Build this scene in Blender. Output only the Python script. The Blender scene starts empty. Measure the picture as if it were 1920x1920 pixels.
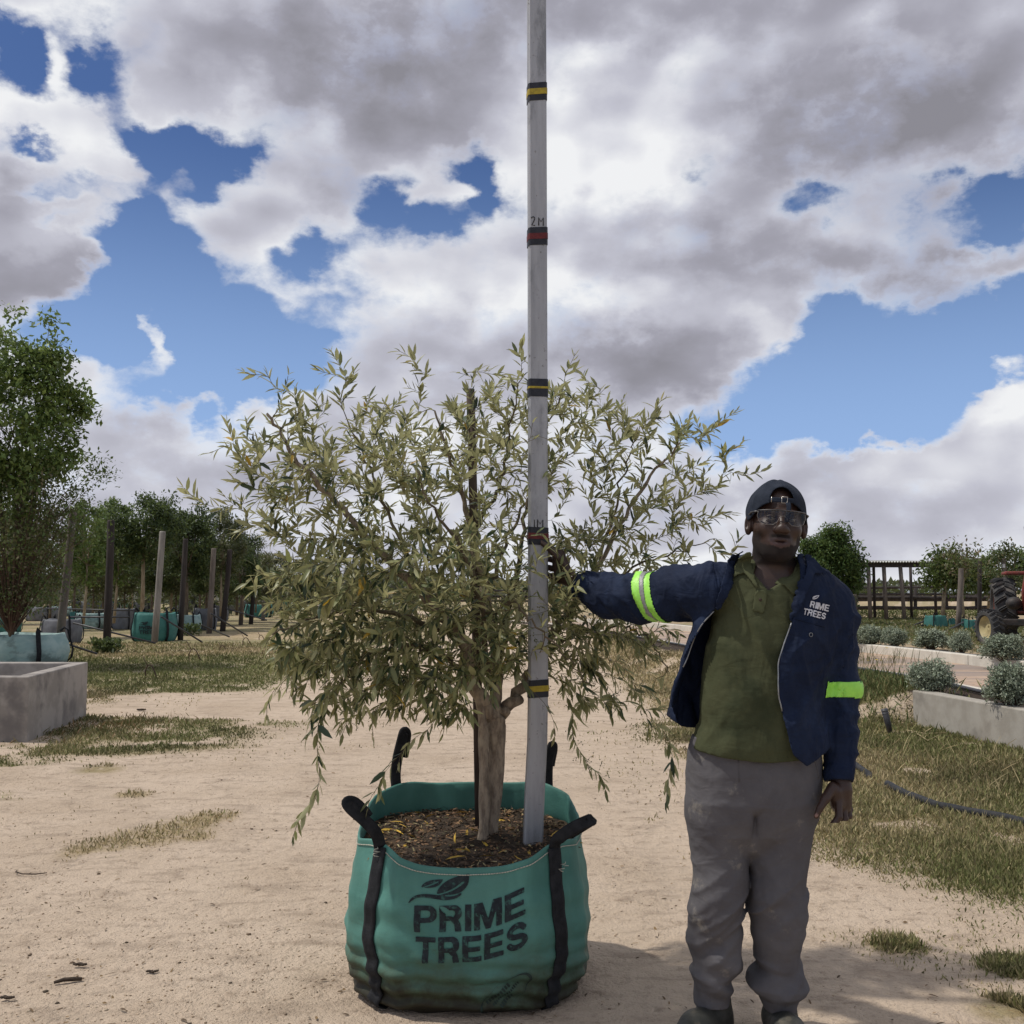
import bpy, bmesh, math, random
import numpy as np
from mathutils import Vector, Matrix, noise as mnoise
from mathutils.bvhtree import BVHTree
R = math.radians
scene = bpy.context.scene
col = scene.collection

# ------------------------------------------------------------------ camera
F = 1940.0            # focal length in photo pixels (photo 1920 x 1920)
HC = 1.35             # camera height
TH = math.atan(148 / F)
cam_d = bpy.data.cameras.new("camera")
cam_d.sensor_width = 36; cam_d.lens = 36 * F / 1920
cam_d.clip_start = 0.05; cam_d.clip_end = 3000
cam = bpy.data.objects.new("camera", cam_d)
cam.location = (0, 0, HC); cam.rotation_euler = (math.pi / 2 + TH, 0, 0)
col.objects.link(cam); scene.camera = cam

# ------------------------------------------------------------------ sun, exposure
SUN_EL, SUN_AZ = R(60), R(-84)        # azimuth from +Y towards +X
sun_dir = Vector((math.sin(SUN_AZ) * math.cos(SUN_EL), math.cos(SUN_AZ) * math.cos(SUN_EL), math.sin(SUN_EL)))
sl = bpy.data.lights.new("sun", 'SUN'); sl.energy = 3.1; sl.angle = R(1.6); sl.color = (1.0, .95, .87)
so = bpy.data.objects.new("sun", sl); so.rotation_euler = (-sun_dir).to_track_quat('-Z', 'Y').to_euler()
so.location = (0, 0, 30); col.objects.link(so)
scene.view_settings.view_transform = 'Standard'
scene.view_settings.look = 'None'
scene.view_settings.exposure = 0.0
scene.view_settings.gamma = 1.0

# ------------------------------------------------------------------ sky
def azel(px, py):
    u = (px - 960) / F; v = (960 - py) / F
    d = Vector((u, math.cos(TH) - v * math.sin(TH), math.sin(TH) + v * math.cos(TH))).normalized()
    return math.atan2(d.x, d.y), math.asin(d.z)

class NT:
    def __init__(s, tree):
        s.t = tree; s.n = tree.nodes; s.l = tree.links
    def new(s, typ, **kw):
        n = s.n.new(typ)
        for k, v in kw.items(): setattr(n, k, v)
        return n
    def put(s, sock, v):
        if v is None: return
        if isinstance(v, bpy.types.NodeSocket): s.l.new(v, sock)
        else: sock.default_value = v
    def math(s, op, a, b=None, c=None, clamp=False):
        n = s.new('ShaderNodeMath', operation=op); n.use_clamp = clamp
        s.put(n.inputs[0], a); s.put(n.inputs[1], b); s.put(n.inputs[2], c)
        return n.outputs[0]
    def vec(s, op, a, b=None, out=0):
        n = s.new('ShaderNodeVectorMath', operation=op)
        s.put(n.inputs[0], a)
        if b is not None: s.put(n.inputs[1], b)
        return n.outputs[out]
    def scale(s, a, f):
        n = s.new('ShaderNodeVectorMath', operation='SCALE'); s.put(n.inputs[0], a); s.put(n.inputs['Scale'], f)
        return n.outputs[0]
    def noise(s, v, sc, det=4, rough=.5, dist=0, out=0, lac=2.0):
        n = s.new('ShaderNodeTexNoise'); s.put(n.inputs['Vector'], v)
        n.inputs['Scale'].default_value = sc; n.inputs['Detail'].default_value = det
        n.inputs['Roughness'].default_value = rough; n.inputs['Distortion'].default_value = dist
        n.inputs['Lacunarity'].default_value = lac
        return n.outputs[out]
    def ramp(s, f, stops, interp='LINEAR'):
        n = s.new('ShaderNodeValToRGB'); n.color_ramp.interpolation = interp
        e = n.color_ramp.elements
        while len(e) < len(stops): e.new(.5)
        for k, (p, c) in enumerate(stops):
            e[k].position = p
            e[k].color = (c, c, c, 1) if isinstance(c, (int, float)) else (*c[:3], 1)
        s.put(n.inputs[0], f); return n.outputs[0]
    def smooth(s, f, a, b):
        n = s.new('ShaderNodeMapRange', interpolation_type='SMOOTHSTEP')
        s.put(n.inputs[0], f); n.inputs[1].default_value = a; n.inputs[2].default_value = b
        return n.outputs[0]
    def mix(s, f, a, b, typ='MIX'):
        n = s.new('ShaderNodeMix', data_type='RGBA', blend_type=typ)
        s.put(n.inputs[0], f)
        s.put(n.inputs[6], a if not isinstance(a, tuple) else (*a[:3], 1))
        s.put(n.inputs[7], b if not isinstance(b, tuple) else (*b[:3], 1))
        return n.outputs[2]

world = bpy.data.worlds.new("World"); scene.world = world; world.use_nodes = True
W_ = NT(world.node_tree); W_.n.clear()
wout = W_.new('ShaderNodeOutputWorld'); wbg = W_.new('ShaderNodeBackground')
wbg.inputs[1].default_value = 0.1
W_.l.new(wbg.outputs[0], wout.inputs[0])
sky = W_.new('ShaderNodeTexSky', sky_type='NISHITA'); sky.sun_disc = False
sky.sun_elevation = SUN_EL; sky.sun_rotation = SUN_AZ
sky.altitude = 100; sky.air_density = 1.0; sky.dust_density = 0.6; sky.ozone_density = 1.6
tc = W_.new('ShaderNodeTexCoord')
sep = W_.new('ShaderNodeSeparateXYZ'); W_.l.new(tc.outputs['Generated'], sep.inputs[0])
az = W_.math('ARCTAN2', sep.outputs[0], sep.outputs[1])
el = W_.math('ARCSINE', sep.outputs[2])
cmb = W_.new('ShaderNodeCombineXYZ'); W_.l.new(az, cmb.inputs[0]); W_.l.new(el, cmb.inputs[1])
P0 = cmb.outputs[0]
st = W_.vec('MULTIPLY', P0, (1.0, 1.45, 1.0))
wn1 = W_.vec('SUBTRACT', W_.noise(st, 5.0, 3, .5, out=1), (.5, .5, .5))
wn2 = W_.vec('SUBTRACT', W_.noise(st, 19.0, 5, .58, out=1), (.5, .5, .5))
Pw = W_.vec('ADD', P0, W_.vec('ADD', W_.scale(wn1, .09), W_.scale(wn2, .075)))

def blobs(tree, pos, lst, start):
    acc = start
    for (px, py, rx, ry, amp) in lst:
        a, e = azel(px, py)
        d = tree.vec('MULTIPLY', tree.vec('SUBTRACT', pos, (a, e, 0)), (F / rx, F / ry, 0))
        r2 = tree.vec('DOT_PRODUCT', d, d, out=1)
        g = tree.math('EXPONENT', tree.math('MULTIPLY', r2, -1.0))
        acc = tree.math('MULTIPLY_ADD', g, amp, acc)
    return acc
# holes of blue (negative) and cloud puffs inside them (positive)
COVER = [
 (20, 75, 60, 50, -1.7), (95, 130, 55, 30, -.5), (170, 90, 90, 32, -1.1), (225, 170, 50, 50, -1.3), (275, 240, 60, 50, -1.3), (360, 270, 90, 45, -1.2),
 (440, 290, 60, 30, -.9), (300, 330, 60, 45, -1.0), (400, 350, 50, 35, -.8), (55, 248, 50, 16, -1.0),
 (250, 480, 70, 75, -1.5), (290, 430, 40, 50, -.8), (330, 570, 150, 90, -1.7), (300, 680, 170, 60, -1.7), (420, 640, 130, 90, -1.6),
 (450, 720, 110, 50, -1.2), (330, 745, 140, 30, -1.1), (340, 500, 30, 40, -.6), (150, 440, 40, 16, -.5), (590, 640, 40, 30, -.4), (180, 610, 70, 40, -.9), (205, 520, 30, 60, -.6),
 (860, 270, 50, 45, -1.3), (895, 330, 35, 50, -1.0), (720, 385, 50, 70, -1.1), (820, 440, 70, 45, -1.5), (770, 330, 30, 60, -.6), (590, 455, 60, 35, -1.1),
 (900, 385, 60, 25, -.8), (640, 560, 60, 35, -.5),
 (1530, 350, 55, 28, -.9), (1830, 370, 110, 40, -1.0), (1900, 350, 60, 45, -.8), (1860, 430, 70, 28, -.9), (1310, 310, 40, 22, -.45),
 (1590, 700, 150, 85, -2.0), (1480, 780, 150, 70, -2.0), (1750, 680, 190, 75, -2.2), (1900, 620, 150, 60, -1.8), (1560, 620, 60, 70, -1.4), (1640, 800, 100, 50, -1.3),
 (1380, 830, 80, 45, -1.4), (1820, 560, 120, 30, -.5),
 (200, 720, 120, 32, 1.0), (295, 625, 26, 60, 1.9), (290, 680, 40, 50, 1.2), (375, 690, 50, 16, .9), (100, 85, 35, 28, 1.2), (270, 190, 60, 50, 1.2),
 (225, 300, 50, 30, .9), (350, 310, 35, 30, .5), (780, 370, 26, 60, .9), (865, 340, 20, 40, .5), (700, 250, 60, 60, .4),
 (1880, 740, 65, 60, 1.6), (1740, 850, 90, 35, .9), (1250, 700, 120, 60, .8), (1420, 600, 70, 60, .9), (1560, 870, 130, 26, .6),
 (130, 160, 90, 50, .6), (150, 340, 60, 22, -.7), (60, 350, 60, 14, -.5), (240, 400, 60, 18, -.6), (100, 400, 40, 12, -.5), (60, 480, 110, 90, .8),
]
# grey undersides (positive = darker)
SHADE = [
 (560, 90, 190, 110, .8), (740, 130, 200, 110, .9), (880, 20, 200, 80, .8), (1300, 30, 380, 60, .65), (1700, 120, 350, 110, .55), (1580, 215, 230, 85, .95), (1800, 260, 180, 90, .7),
 (1250, 420, 190, 70, .55), (1500, 480, 260, 80, .75), (1750, 500, 170, 60, .75), (1180, 650, 170, 55, .95), (1250, 700, 110, 45, .7),
 (870, 700, 130, 60, .45), (650, 350, 70, 60, .55), (760, 620, 160, 50, .25), (60, 510, 110, 55, .85), (20, 330, 60, 60, .7), (450, 500, 60, 60, .3),
 (1700, 560, 120, 30, .6), (60, 640, 90, 30, .4), (330, 860, 250, 90, .28), (1500, 960, 300, 70, .35), (1150, 340, 120, 60, -.35),
 (100, 170, 130, 90, -.45), (1230, 250, 120, 90, -.3), (1050, 230, 80, 120, -.4), (1040, 540, 200, 50, -.4), (1400, 640, 60, 60, -.4), (620, 560, 170, 70, -.3), (1900, 740, 60, 60, -.5), (300, 640, 70, 70, -.4),
 (120, 60, 130, 50, -.3),
]
cover = blobs(W_, Pw, COVER, 0.88)
fb = W_.noise(W_.vec('ADD', st, (3.1, 1.7, 0)), 8.0, 8, .62)
fl = W_.noise(W_.vec('ADD', st, (3.1, 1.7, 0)), 8.0, 2, .5)
fl2 = W_.noise(W_.vec('ADD', st, (3.1 - .02, 1.7 + .028, 0)), 8.0, 2, .5)
bil = W_.math('SUBTRACT', 1.0, W_.math('ABSOLUTE', W_.math('MULTIPLY_ADD', W_.noise(W_.vec('ADD', st, W_.scale(wn2, .04)), 15.0, 5, .55), 3.2, -1.6)))
big = W_.noise(st, 2.2, 3, .5)
cover = W_.math('ADD', cover, W_.math('MULTIPLY', W_.math('SUBTRACT', fb, .5), 2.0))
cover = W_.math('ADD', cover, W_.math('MULTIPLY', W_.math('SUBTRACT', bil, .6), .42))
# far from the view the cover is broken by a large slow noise
out_az = W_.smooth(W_.math('ABSOLUTE', az), .6, 1.1)
cover = W_.math('SUBTRACT', cover, W_.math('MULTIPLY', out_az, W_.smooth(big, .48, .6)))
mask = W_.smooth(cover, .0, .98)
shade = blobs(W_, Pw, SHADE, 0.34)
relief = W_.math('MULTIPLY', W_.math('SUBTRACT', fl, fl2), .9)
shade = W_.math('ADD', W_.math('MULTIPLY', shade, .62), W_.math('MULTIPLY', W_.math('SUBTRACT', W_.noise(st, 4.0, 3, .5), .5), .42))
shade = W_.math('ADD', W_.math('MULTIPLY', shade, .88), .05)
shade = W_.math('SUBTRACT', shade, W_.math('MULTIPLY', W_.math('SUBTRACT', bil, .6), W_.math('MULTIPLY_ADD', W_.smooth(cover, 1.5, .6), .13, .03)))
shade = W_.math('MULTIPLY', W_.smooth(cover, .25, 1.15), shade)
shade = W_.math('SUBTRACT', shade, W_.math('MULTIPLY', relief, -1.0))
cl = W_.ramp(shade, [(0.0, (.97, .98, 1.0)), (.12, (.80, .81, .87)), (.30, (.60, .605, .69)), (.6, (.405, .402, .47)), (1.0, (.29, .285, .325))])
cl10 = W_.vec('SCALE', cl); W_.n[-1].inputs['Scale'].default_value = 9.0
skyc = W_.mix(1.0, sky.outputs[0], (.42, .52, .74), 'MULTIPLY')
skyc = W_.mix(W_.math('MULTIPLY', W_.smooth(el, .44, .08), .80), skyc, (3.5, 5.3, 8.7))
# pale air near the horizon, denser cloud bank low down
low = W_.smooth(el, .34, .02)
mask = W_.math('MAXIMUM', mask, W_.math('MULTIPLY', W_.smooth(el, .09, .03), .92))
finalc = W_.mix(mask, skyc, cl10)
W_.l.new(finalc, wbg.inputs[0])

# ------------------------------------------------------------------ helpers
def Wp(px, py, Y):
    """world point on the ray of photo pixel (px,py) at distance Y along the ground"""
    u = (px - 960) / F; v = (960 - py) / F
    dy = math.cos(TH) - v * math.sin(TH); dz = math.sin(TH) + v * math.cos(TH)
    t = Y / dy
    return np.array((u * t, Y, HC + dz * t))
def Gp(px, py, z=0.0):
    v = (960 - py) / F
    dy = math.cos(TH) - v * math.sin(TH); dz = math.sin(TH) + v * math.cos(TH)
    t = (z - HC) / dz
    return np.array(((px - 960) / F * t, dy * t, z))
def srgb(r, g, b):
    f = lambda c: (c / 255 / 12.92) if c <= 10 else ((c / 255 + .055) / 1.055) ** 2.4
    return (f(r), f(g), f(b))

def tag(o, label=None, cat=None, group=None, kind=None):
    if label: o["label"] = label
    if cat: o["category"] = cat
    if group: o["group"] = group
    if kind: o["kind"] = kind
    return o
def empty(name, loc, label=None, cat=None, group=None, rz=0):
    o = bpy.data.objects.new(name, None); o.location = Vector(loc); o.rotation_euler[2] = rz
    o.empty_display_size = .1
    col.objects.link(o); return tag(o, label, cat, group)
def mesh_obj(name, V, Fc, mat=None, parent=None, smooth=True, loc=None):
    """V in parent's space (or world when no parent)"""
    me = bpy.data.meshes.new(name)
    V = np.asarray(V, dtype=np.float32).reshape(-1, 3)
    if isinstance(Fc, np.ndarray):
        n, k = Fc.shape
        me.vertices.add(len(V)); me.vertices.foreach_set('co', V.ravel())
        me.loops.add(n * k); me.loops.foreach_set('vertex_index', Fc.astype(np.int32).ravel())
        me.polygons.add(n); me.polygons.foreach_set('loop_start', np.arange(n, dtype=np.int32) * k)
        me.polygons.foreach_set('loop_total', np.full(n, k, dtype=np.int32))
        me.update(calc_edges=True); me.validate()
    else:
        me.from_pydata(V.tolist(), [], Fc); me.update()
    if smooth: me.polygons.foreach_set('use_smooth', [True] * len(me.polygons))
    if mat: me.materials.append(mat)
    o = bpy.data.objects.new(name, me); col.objects.link(o)
    if parent: o.parent = parent
    if loc is not None: o.location = Vector(loc)
    return o
def set_col(o, C, name='Col'):
    C = np.asarray(C, dtype=np.float32)
    if C.shape[1] == 3: C = np.concatenate([C, np.ones((len(C), 1), np.float32)], 1)
    a = o.data.color_attributes.new(name, 'FLOAT_COLOR', 'POINT')
    a.data.foreach_set('color', C.ravel())

class MB:
    """collects boxes, tubes and patches into one mesh"""
    def __init__(s): s.V = []; s.F = []; s.n = 0
    def add(s, V, Fc):
        V = [tuple(map(float, v)) for v in V]
        s.V += V; s.F += [tuple(i + s.n for i in f) for f in Fc]; s.n += len(V); return s
    def box(s, c, d, rot=None, bev=0.0):
        bm = bmesh.new(); bmesh.ops.create_cube(bm, size=1)
        bmesh.ops.scale(bm, vec=d, verts=bm.verts)
        if bev: bmesh.ops.bevel(bm, geom=bm.edges[:], offset=bev, segments=2, affect='EDGES', profile=.5)
        M = (rot.to_4x4() if rot else Matrix.Identity(4)); M = Matrix.Translation(Vector(c)) @ M
        bm.transform(M); bm.verts.ensure_lookup_table()
        s.add([v.co[:] for v in bm.verts], [[v.index for v in f.verts] for f in bm.faces]); bm.free(); return s
    def beam(s, a, b, w, h, bev=0.0):
        a = Vector(a); b = Vector(b); d = b - a
        q = d.to_track_quat('Y', 'Z').to_matrix()
        return s.box((a + b) / 2, (w, d.length, h), q, bev)
    def tube(s, pts, rad, n=8, cap=True, flat=None):
        """flat=(normal, ratio): squash section along normal"""
        pts = [Vector(p) for p in pts]; m = len(pts)
        if isinstance(rad, (int, float)): rad = [rad] * m
        V = []; Fc = []
        up = None
        for i, p in enumerate(pts):
            t = (pts[min(i + 1, m - 1)] - pts[max(i - 1, 0)]).normalized()
            if up is None:
                up = t.orthogonal().normalized()
            up = (up - t * up.dot(t))
            if up.length < 1e-5: up = t.orthogonal()
            up.normalize(); sd = t.cross(up)
            for k in range(n):
                a = 2 * math.pi * k / n
                V.append(p + (up * math.cos(a) + sd * math.sin(a)) * rad[i])
        for i in range(m - 1):
            for k in range(n):
                a = i * n + k; b = i * n + (k + 1) % n
                Fc.append((a, b, b + n, a + n))
        if cap:
            Fc.append(tuple(reversed(range(n)))); Fc.append(tuple(range((m - 1) * n, m * n)))
        return s.add(V, Fc)
    def ball(s, c, r, seg=8, rings=6):
        if isinstance(r, (int, float)): r = (r, r, r)
        V = [(c[0], c[1], c[2] + r[2])]; Fc = []
        for i in range(1, rings):
            ph = math.pi * i / rings
            for k in range(seg):
                a = 2 * math.pi * k / seg
                V.append((c[0] + r[0] * math.sin(ph) * math.cos(a), c[1] + r[1] * math.sin(ph) * math.sin(a), c[2] + r[2] * math.cos(ph)))
        V.append((c[0], c[1], c[2] - r[2]))
        for k in range(seg): Fc.append((0, 1 + k, 1 + (k + 1) % seg))
        for i in range(rings - 2):
            for k in range(seg):
                a = 1 + i * seg + k; b = 1 + i * seg + (k + 1) % seg
                Fc.append((a, a + seg, b + seg, b))
        l = len(V) - 1; o = 1 + (rings - 2) * seg
        for k in range(seg): Fc.append((l, o + (k + 1) % seg, o + k))
        return s.add(V, Fc)
    def build(s, name, mat, parent=None, smooth=False):
        return mesh_obj(name, s.V, s.F, mat, parent, smooth)

# numpy value noise
def _hash(ix, iy, iz, seed):
    h = (ix * 374761393 + iy * 668265263 + iz * 2147483647 + seed * 974711) & 0xffffffff
    h = ((h ^ (h >> 13)) * 1274126177) & 0xffffffff
    return ((h ^ (h >> 16)) & 0xffff) / 65535.0
def vnoise(P, sc=1.0, seed=0):
    P = np.asarray(P, dtype=np.float64) * sc
    if P.shape[-1] == 2: P = np.concatenate([P, np.zeros(P.shape[:-1] + (1,))], -1)
    i = np.floor(P).astype(np.int64); f = P - i; f = f * f * (3 - 2 * f)
    r = 0
    for dx in (0, 1):
        for dy in (0, 1):
            for dz in (0, 1):
                w = (f[..., 0] if dx else 1 - f[..., 0]) * (f[..., 1] if dy else 1 - f[..., 1]) * (f[..., 2] if dz else 1 - f[..., 2])
                r = r + w * _hash(i[..., 0] + dx, i[..., 1] + dy, i[..., 2] + dz, seed)
    return r
def fbm(P, sc=1.0, oct=4, seed=0, g=.5):
    a = 1; s_ = 0; t = 0
    for k in range(oct):
        s_ = s_ + a * vnoise(P, sc * 2 ** k, seed + k * 17); t += a; a *= g
    return s_ / t
def sst(x, a, b):
    t = np.clip((x - a) / (b - a), 0, 1); return t * t * (3 - 2 * t)

# ------------------------------------------------------------------ materials
def newmat(name):
    m = bpy.data.materials.new(name); m.use_nodes = True
    t = NT(m.node_tree); t.n.clear()
    o = t.new('ShaderNodeOutputMaterial'); b = t.new('ShaderNodeBsdfPrincipled')
    t.l.new(b.outputs[0], o.inputs[0]); return m, t, b, o
def mat(name, c1, c2=None, sc=8, rough=.8, bump=0.0, bsc=60, metal=0.0, fold=0.0, spec=.3, det=5, stretch=None, c3=None, sc3=2, coord='Object', bdist=.01, lo=.35, hi=.65):
    m, t, b, o = newmat(name)
    co = t.new('ShaderNodeTexCoord').outputs[coord]
    if stretch: co = t.vec('MULTIPLY', co, stretch)
    c2 = c2 or tuple(c * .75 for c in c1)
    f = t.noise(co, sc, det, .6)
    c = t.mix(t.smooth(f, lo, hi), c1, c2)
    if c3: c = t.mix(t.smooth(t.noise(co, sc3, 4, .6), .52, .68), c, c3)
    t.put(b.inputs['Base Color'], c)
    b.inputs['Roughness'].default_value = rough; b.inputs['Metallic'].default_value = metal
    b.inputs['Specular IOR Level'].default_value = spec
    if bump:
        bn = t.new('ShaderNodeBump'); bn.inputs['Strength'].default_value = bump; bn.inputs['Distance'].default_value = bdist
        t.put(bn.inputs['Height'], t.noise(co, bsc, 6, .65)); t.l.new(bn.outputs[0], b.inputs['Normal'])
        if fold:
            b2 = t.new('ShaderNodeBump'); b2.inputs['Strength'].default_value = .9; b2.inputs['Distance'].default_value = fold
            hh = t.math('ADD', t.noise(t.vec('MULTIPLY', co, (1.3, 1, .6)), 11, 2, .5, .9), t.math('MULTIPLY', t.noise(t.vec('MULTIPLY', co, (.7, 1, 1.6)), 20, 2, .5, .7), .3))
            t.put(b2.inputs['Height'], hh); t.l.new(b2.outputs[0], bn.inputs['Normal'])
    return m
def leafmat(name, rough=.5, back=(.30, .31, .18), backmix=.75, trans=.25, spec=.4):
    """leaf colour from the mesh attribute, paler silvery underside"""
    m, t, b, o = newmat(name)
    at = t.new('ShaderNodeAttribute', attribute_name='Col')
    geo = t.new('ShaderNodeNewGeometry')
    c = t.mix(t.math('MULTIPLY', geo.outputs['Backfacing'], backmix), at.outputs[0], back)
    t.put(b.inputs['Base Color'], c); b.inputs['Roughness'].default_value = rough
    b.inputs['Specular IOR Level'].default_value = spec
    tr = t.new('ShaderNodeBsdfTranslucent'); t.put(tr.inputs[0], c)
    mx = t.new('ShaderNodeMixShader'); mx.inputs[0].default_value = trans
    t.l.new(b.outputs[0], mx.inputs[1]); t.l.new(tr.outputs[0], mx.inputs[2]); t.l.new(mx.outputs[0], o.inputs[0])
    return m

# ================================================================== GROUND
EY = [0, 5, 8.8, 10.5, 12.7, 16, 19, 25, 33, 45, 80]
EX = [5.4, 4.95, 4.37, 4.1, 4.05, 3.5, 2.6, 1.9, 0.4, -4, -20]
def edge_x(y): return np.interp(y, EY, EX)
def ground_h(x, y):
    e = x - edge_x(y)
    wall = sst(e, 0.03, 0.09); bank = sst(e, -1.0, 0.15)
    w = sst(y, 10.4, 10.9)
    h = 0.30 * (wall * (1 - w) + bank * w)
    h = h * sst(-x, -60, 10) if False else h
    P = np.stack([x, y], -1)
    near = 1 - sst(y, 25, 60)
    h = h + (fbm(P, .35, 3, 5) - .5) * .05 * near * (1 - sst(e, -.6, 0))
    h = h + (fbm(P, 2.2, 4, 9) - .5) * .022 * (1 - sst(y, 10, 20)) * (1 - sst(e, -.3, 0))
    # flat trodden spots under bag and man
    for (cx, cy, r) in ((-.15, 3.78, .6), (.8, 3.2, .55)):
        k = np.exp(-(((x - cx) ** 2 + (y - cy) ** 2) / r ** 2) ** 2); h = h * (1 - k)
    return h
XR = ([2, 3.5, 4.0, 4.6, 5.5, 7, 9, 14, 20, 30, 50], [2.6, 2.35, 2.0, 1.75, 1.55, 1.4, 1.35, 1.25, 1.5, 2.0, -2])
XL = ([0, 7.7, 8.1, 9, 10.8, 11.6, 13.6, 14.3, 18, 24, 32, 60], [-40, -9, -3.4, -2.2, -2.3, -4.9, -5.0, -3.2, -2.7, -2.9, -2, 3])
def grass_d(x, y):
    P = np.stack([x, y], -1)
    n = (fbm(P, .9, 4, 3) - .5) * 1.3; n2 = fbm(P, 2.6, 4, 21)
    r = sst(x - np.interp(y, *XR) + n * .8, -.05, .55)
    l = sst(np.interp(y, *XL) - x + n, -.1, .7)
    l = l * 1.0; far_l = l * sst(y, 19, 23) * (.62 + .5 * (n2 - .5))
    m = np.maximum(r * sst(n2 + .05 + .17 * sst(y, 3.8, 6), .36, .66), np.maximum(l * sst(n2 + .10 + .16 * sst(y, 13.5, 15), .36, .68), far_l))
    e = x - edge_x(y)
    m = m * (1 - sst(e, .0, .1) * (1 - sst(e, 2.9, 3.6)))
    # a low tuft line in the bare sand, left
    a = Gp(185, 1592)[:2]; b = Gp(400, 1535)[:2]
    d = b - a; t = np.clip(((x - a[0]) * d[0] + (y - a[1]) * d[1]) / d.dot(d), 0, 1)
    q = np.hypot(x - a[0] - t * d[0], y - a[1] - t * d[1])
    m = np.maximum(m, (1 - sst(q, .05, .30)) * sst(n2, .38, .55))
    for (px, py, rr) in ((365, 1567, .12), (250, 1488, .14), (185, 1445, .2), (340, 1395, .3), (1680, 1767, .12), (1905, 1808, .14), (1890, 1890, .14), (60, 1490, .22), (1640, 1560, .4)):
        c = Gp(px, py)[:2]
        m = np.maximum(m, (1 - sst(np.hypot(x - c[0], y - c[1]), rr * .4, rr * 1.2)) * sst(n2, .3, .5))
    return m
def green_d(x, y):
    P = np.stack([x, y], -1)
    g = fbm(P, .5, 3, 77)
    lawn = sst(-x, 1.5, 3) * sst(y, 13.5, 14.5) * (1 - sst(y, 20.5, 22.5))
    right = sst(x, 1.2, 2.2) * (1 - sst(y, 5.5, 7)) * .35 + sst(x, 2.6, 3.6) * sst(y, 5, 7) * (1 - sst(y, 12.5, 14)) * .55
    lawn = lawn + .45 * sst(-x, -2, 0) * sst(y, 22, 26) * (1 - sst(y, 70, 90))
    brown = sst(x, .8, 1.6) * (1 - sst(x, 2.9, 3.4)) * sst(y, 8, 10) * .35
    return np.clip((g - .5) * 2.2 + .32 + lawn * .75 + right - brown, 0, 1)

ys = np.concatenate([[-60, -30, -10, -3, 0, 1.0, 1.6, 2.0], np.geomspace(2.15, 70, 620), [90, 120, 170, 260, 400, 700, 1200, 2000]])
ts = np.concatenate([[-30, -8, -3, -1.6, -1.0], np.linspace(-.62, .62, 500), [1.0, 1.6, 3, 8, 30]])
YY, TT = np.meshgrid(ys, ts, indexing='ij')
XX = TT * np.maximum(np.abs(YY), 2.5)
ZZ = ground_h(XX, YY)
nr, nc = XX.shape
I = np.arange(nr * nc).reshape(nr, nc)
Fq = np.stack([I[:-1, :-1], I[:-1, 1:], I[1:, 1:], I[1:, :-1]], -1).reshape(-1, 4)
gcol = np.stack([grass_d(XX, YY), green_d(XX, YY), sst(XX - edge_x(YY), .02, .1) * (1 - sst(XX - edge_x(YY), .75, .9)) * (1 - sst(YY, 60, 80))], -1).reshape(-1, 3)

m_ground, t, b, o = newmat("sandy ground")
at = t.new('ShaderNodeAttribute', attribute_name='Col'); sp = t.new('ShaderNodeSeparateColor'); t.l.new(at.outputs[0], sp.inputs[0])
co = t.new('ShaderNodeTexCoord').outputs['Object']
n1 = t.noise(co, 1.1, 6, .62); n2 = t.noise(co, 14, 6, .7); n3 = t.noise(co, 90, 3, .6); n4 = t.noise(t.vec('MULTIPLY', co, (1, 2.2, 1)), 3.2, 6, .65, .4)
sand = t.mix(t.smooth(n1, .35, .68), (.56, .45, .345), (.47, .37, .275))
sand = t.mix(t.math('MULTIPLY', t.smooth(n4, .50, .66), .6), sand, (.31, .24, .18))
sand = t.mix(t.math('MULTIPLY', t.smooth(n2, .52, .68), .6), sand, (.27, .20, .145))
sand = t.mix(t.math('MULTIPLY', t.smooth(n3, .5, .75), .35), sand, (.56, .46, .34))
vor = t.new('ShaderNodeTexVoronoi'); vor.inputs['Scale'].default_value = 34; t.put(vor.inputs['Vector'], t.vec('ADD', co, t.scale(t.noise(co, 8, 3, .5, out=1), .06)))
speck = t.math('LESS_THAN', vor.outputs['Distance'], t.math('MULTIPLY_ADD', t.smooth(n1, .5, .75), .16, .08))
sand = t.mix(t.math('MULTIPLY', speck, .55), sand, (.17, .12, .085))
gcl = t.mix(sp.outputs[1], (.36, .28, .165), (.175, .18, .08))
gcl = t.mix(t.smooth(n2, .4, .7), gcl, (.30, .225, .12))
c = t.mix(t.math('MULTIPLY', sp.outputs[0], t.smooth(t.noise(co, 9, 5, .7), .25, .55)), sand, gcl)
c = t.mix(sp.outputs[2], c, (.055, .04, .03))
t.put(b.inputs['Base Color'], c); b.inputs['Roughness'].default_value = .95; b.inputs['Specular IOR Level'].default_value = .15
bn = t.new('ShaderNodeBump'); bn.inputs['Strength'].default_value = 1.0; bn.inputs['Distance'].default_value = .035
hgt = t.math('ADD', t.math('MULTIPLY', n2, 1.0), t.math('MULTIPLY', n3, .35)); hgt = t.math('ADD', hgt, t.math('MULTIPLY', n4, .8))
sxy = t.new('ShaderNodeSeparateXYZ'); t.l.new(co, sxy.inputs[0])
xx = t.math('ADD', sxy.outputs[0], t.math('MULTIPLY', t.math('SINE', t.math('MULTIPLY', sxy.outputs[1], .35)), .35))
trk = None
for x0 in (-1.05, .55, -1.75, 1.15):
    g_ = t.math('EXPONENT', t.math('MULTIPLY', t.math('POWER', t.math('ABSOLUTE', t.math('DIVIDE', t.math('SUBTRACT', xx, x0), .13)), 4.0), -1.0)); trk = g_ if trk is None else t.math('ADD', trk, g_)
trk = t.math('MULTIPLY', trk, t.smooth(n1, .42, .58))
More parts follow.
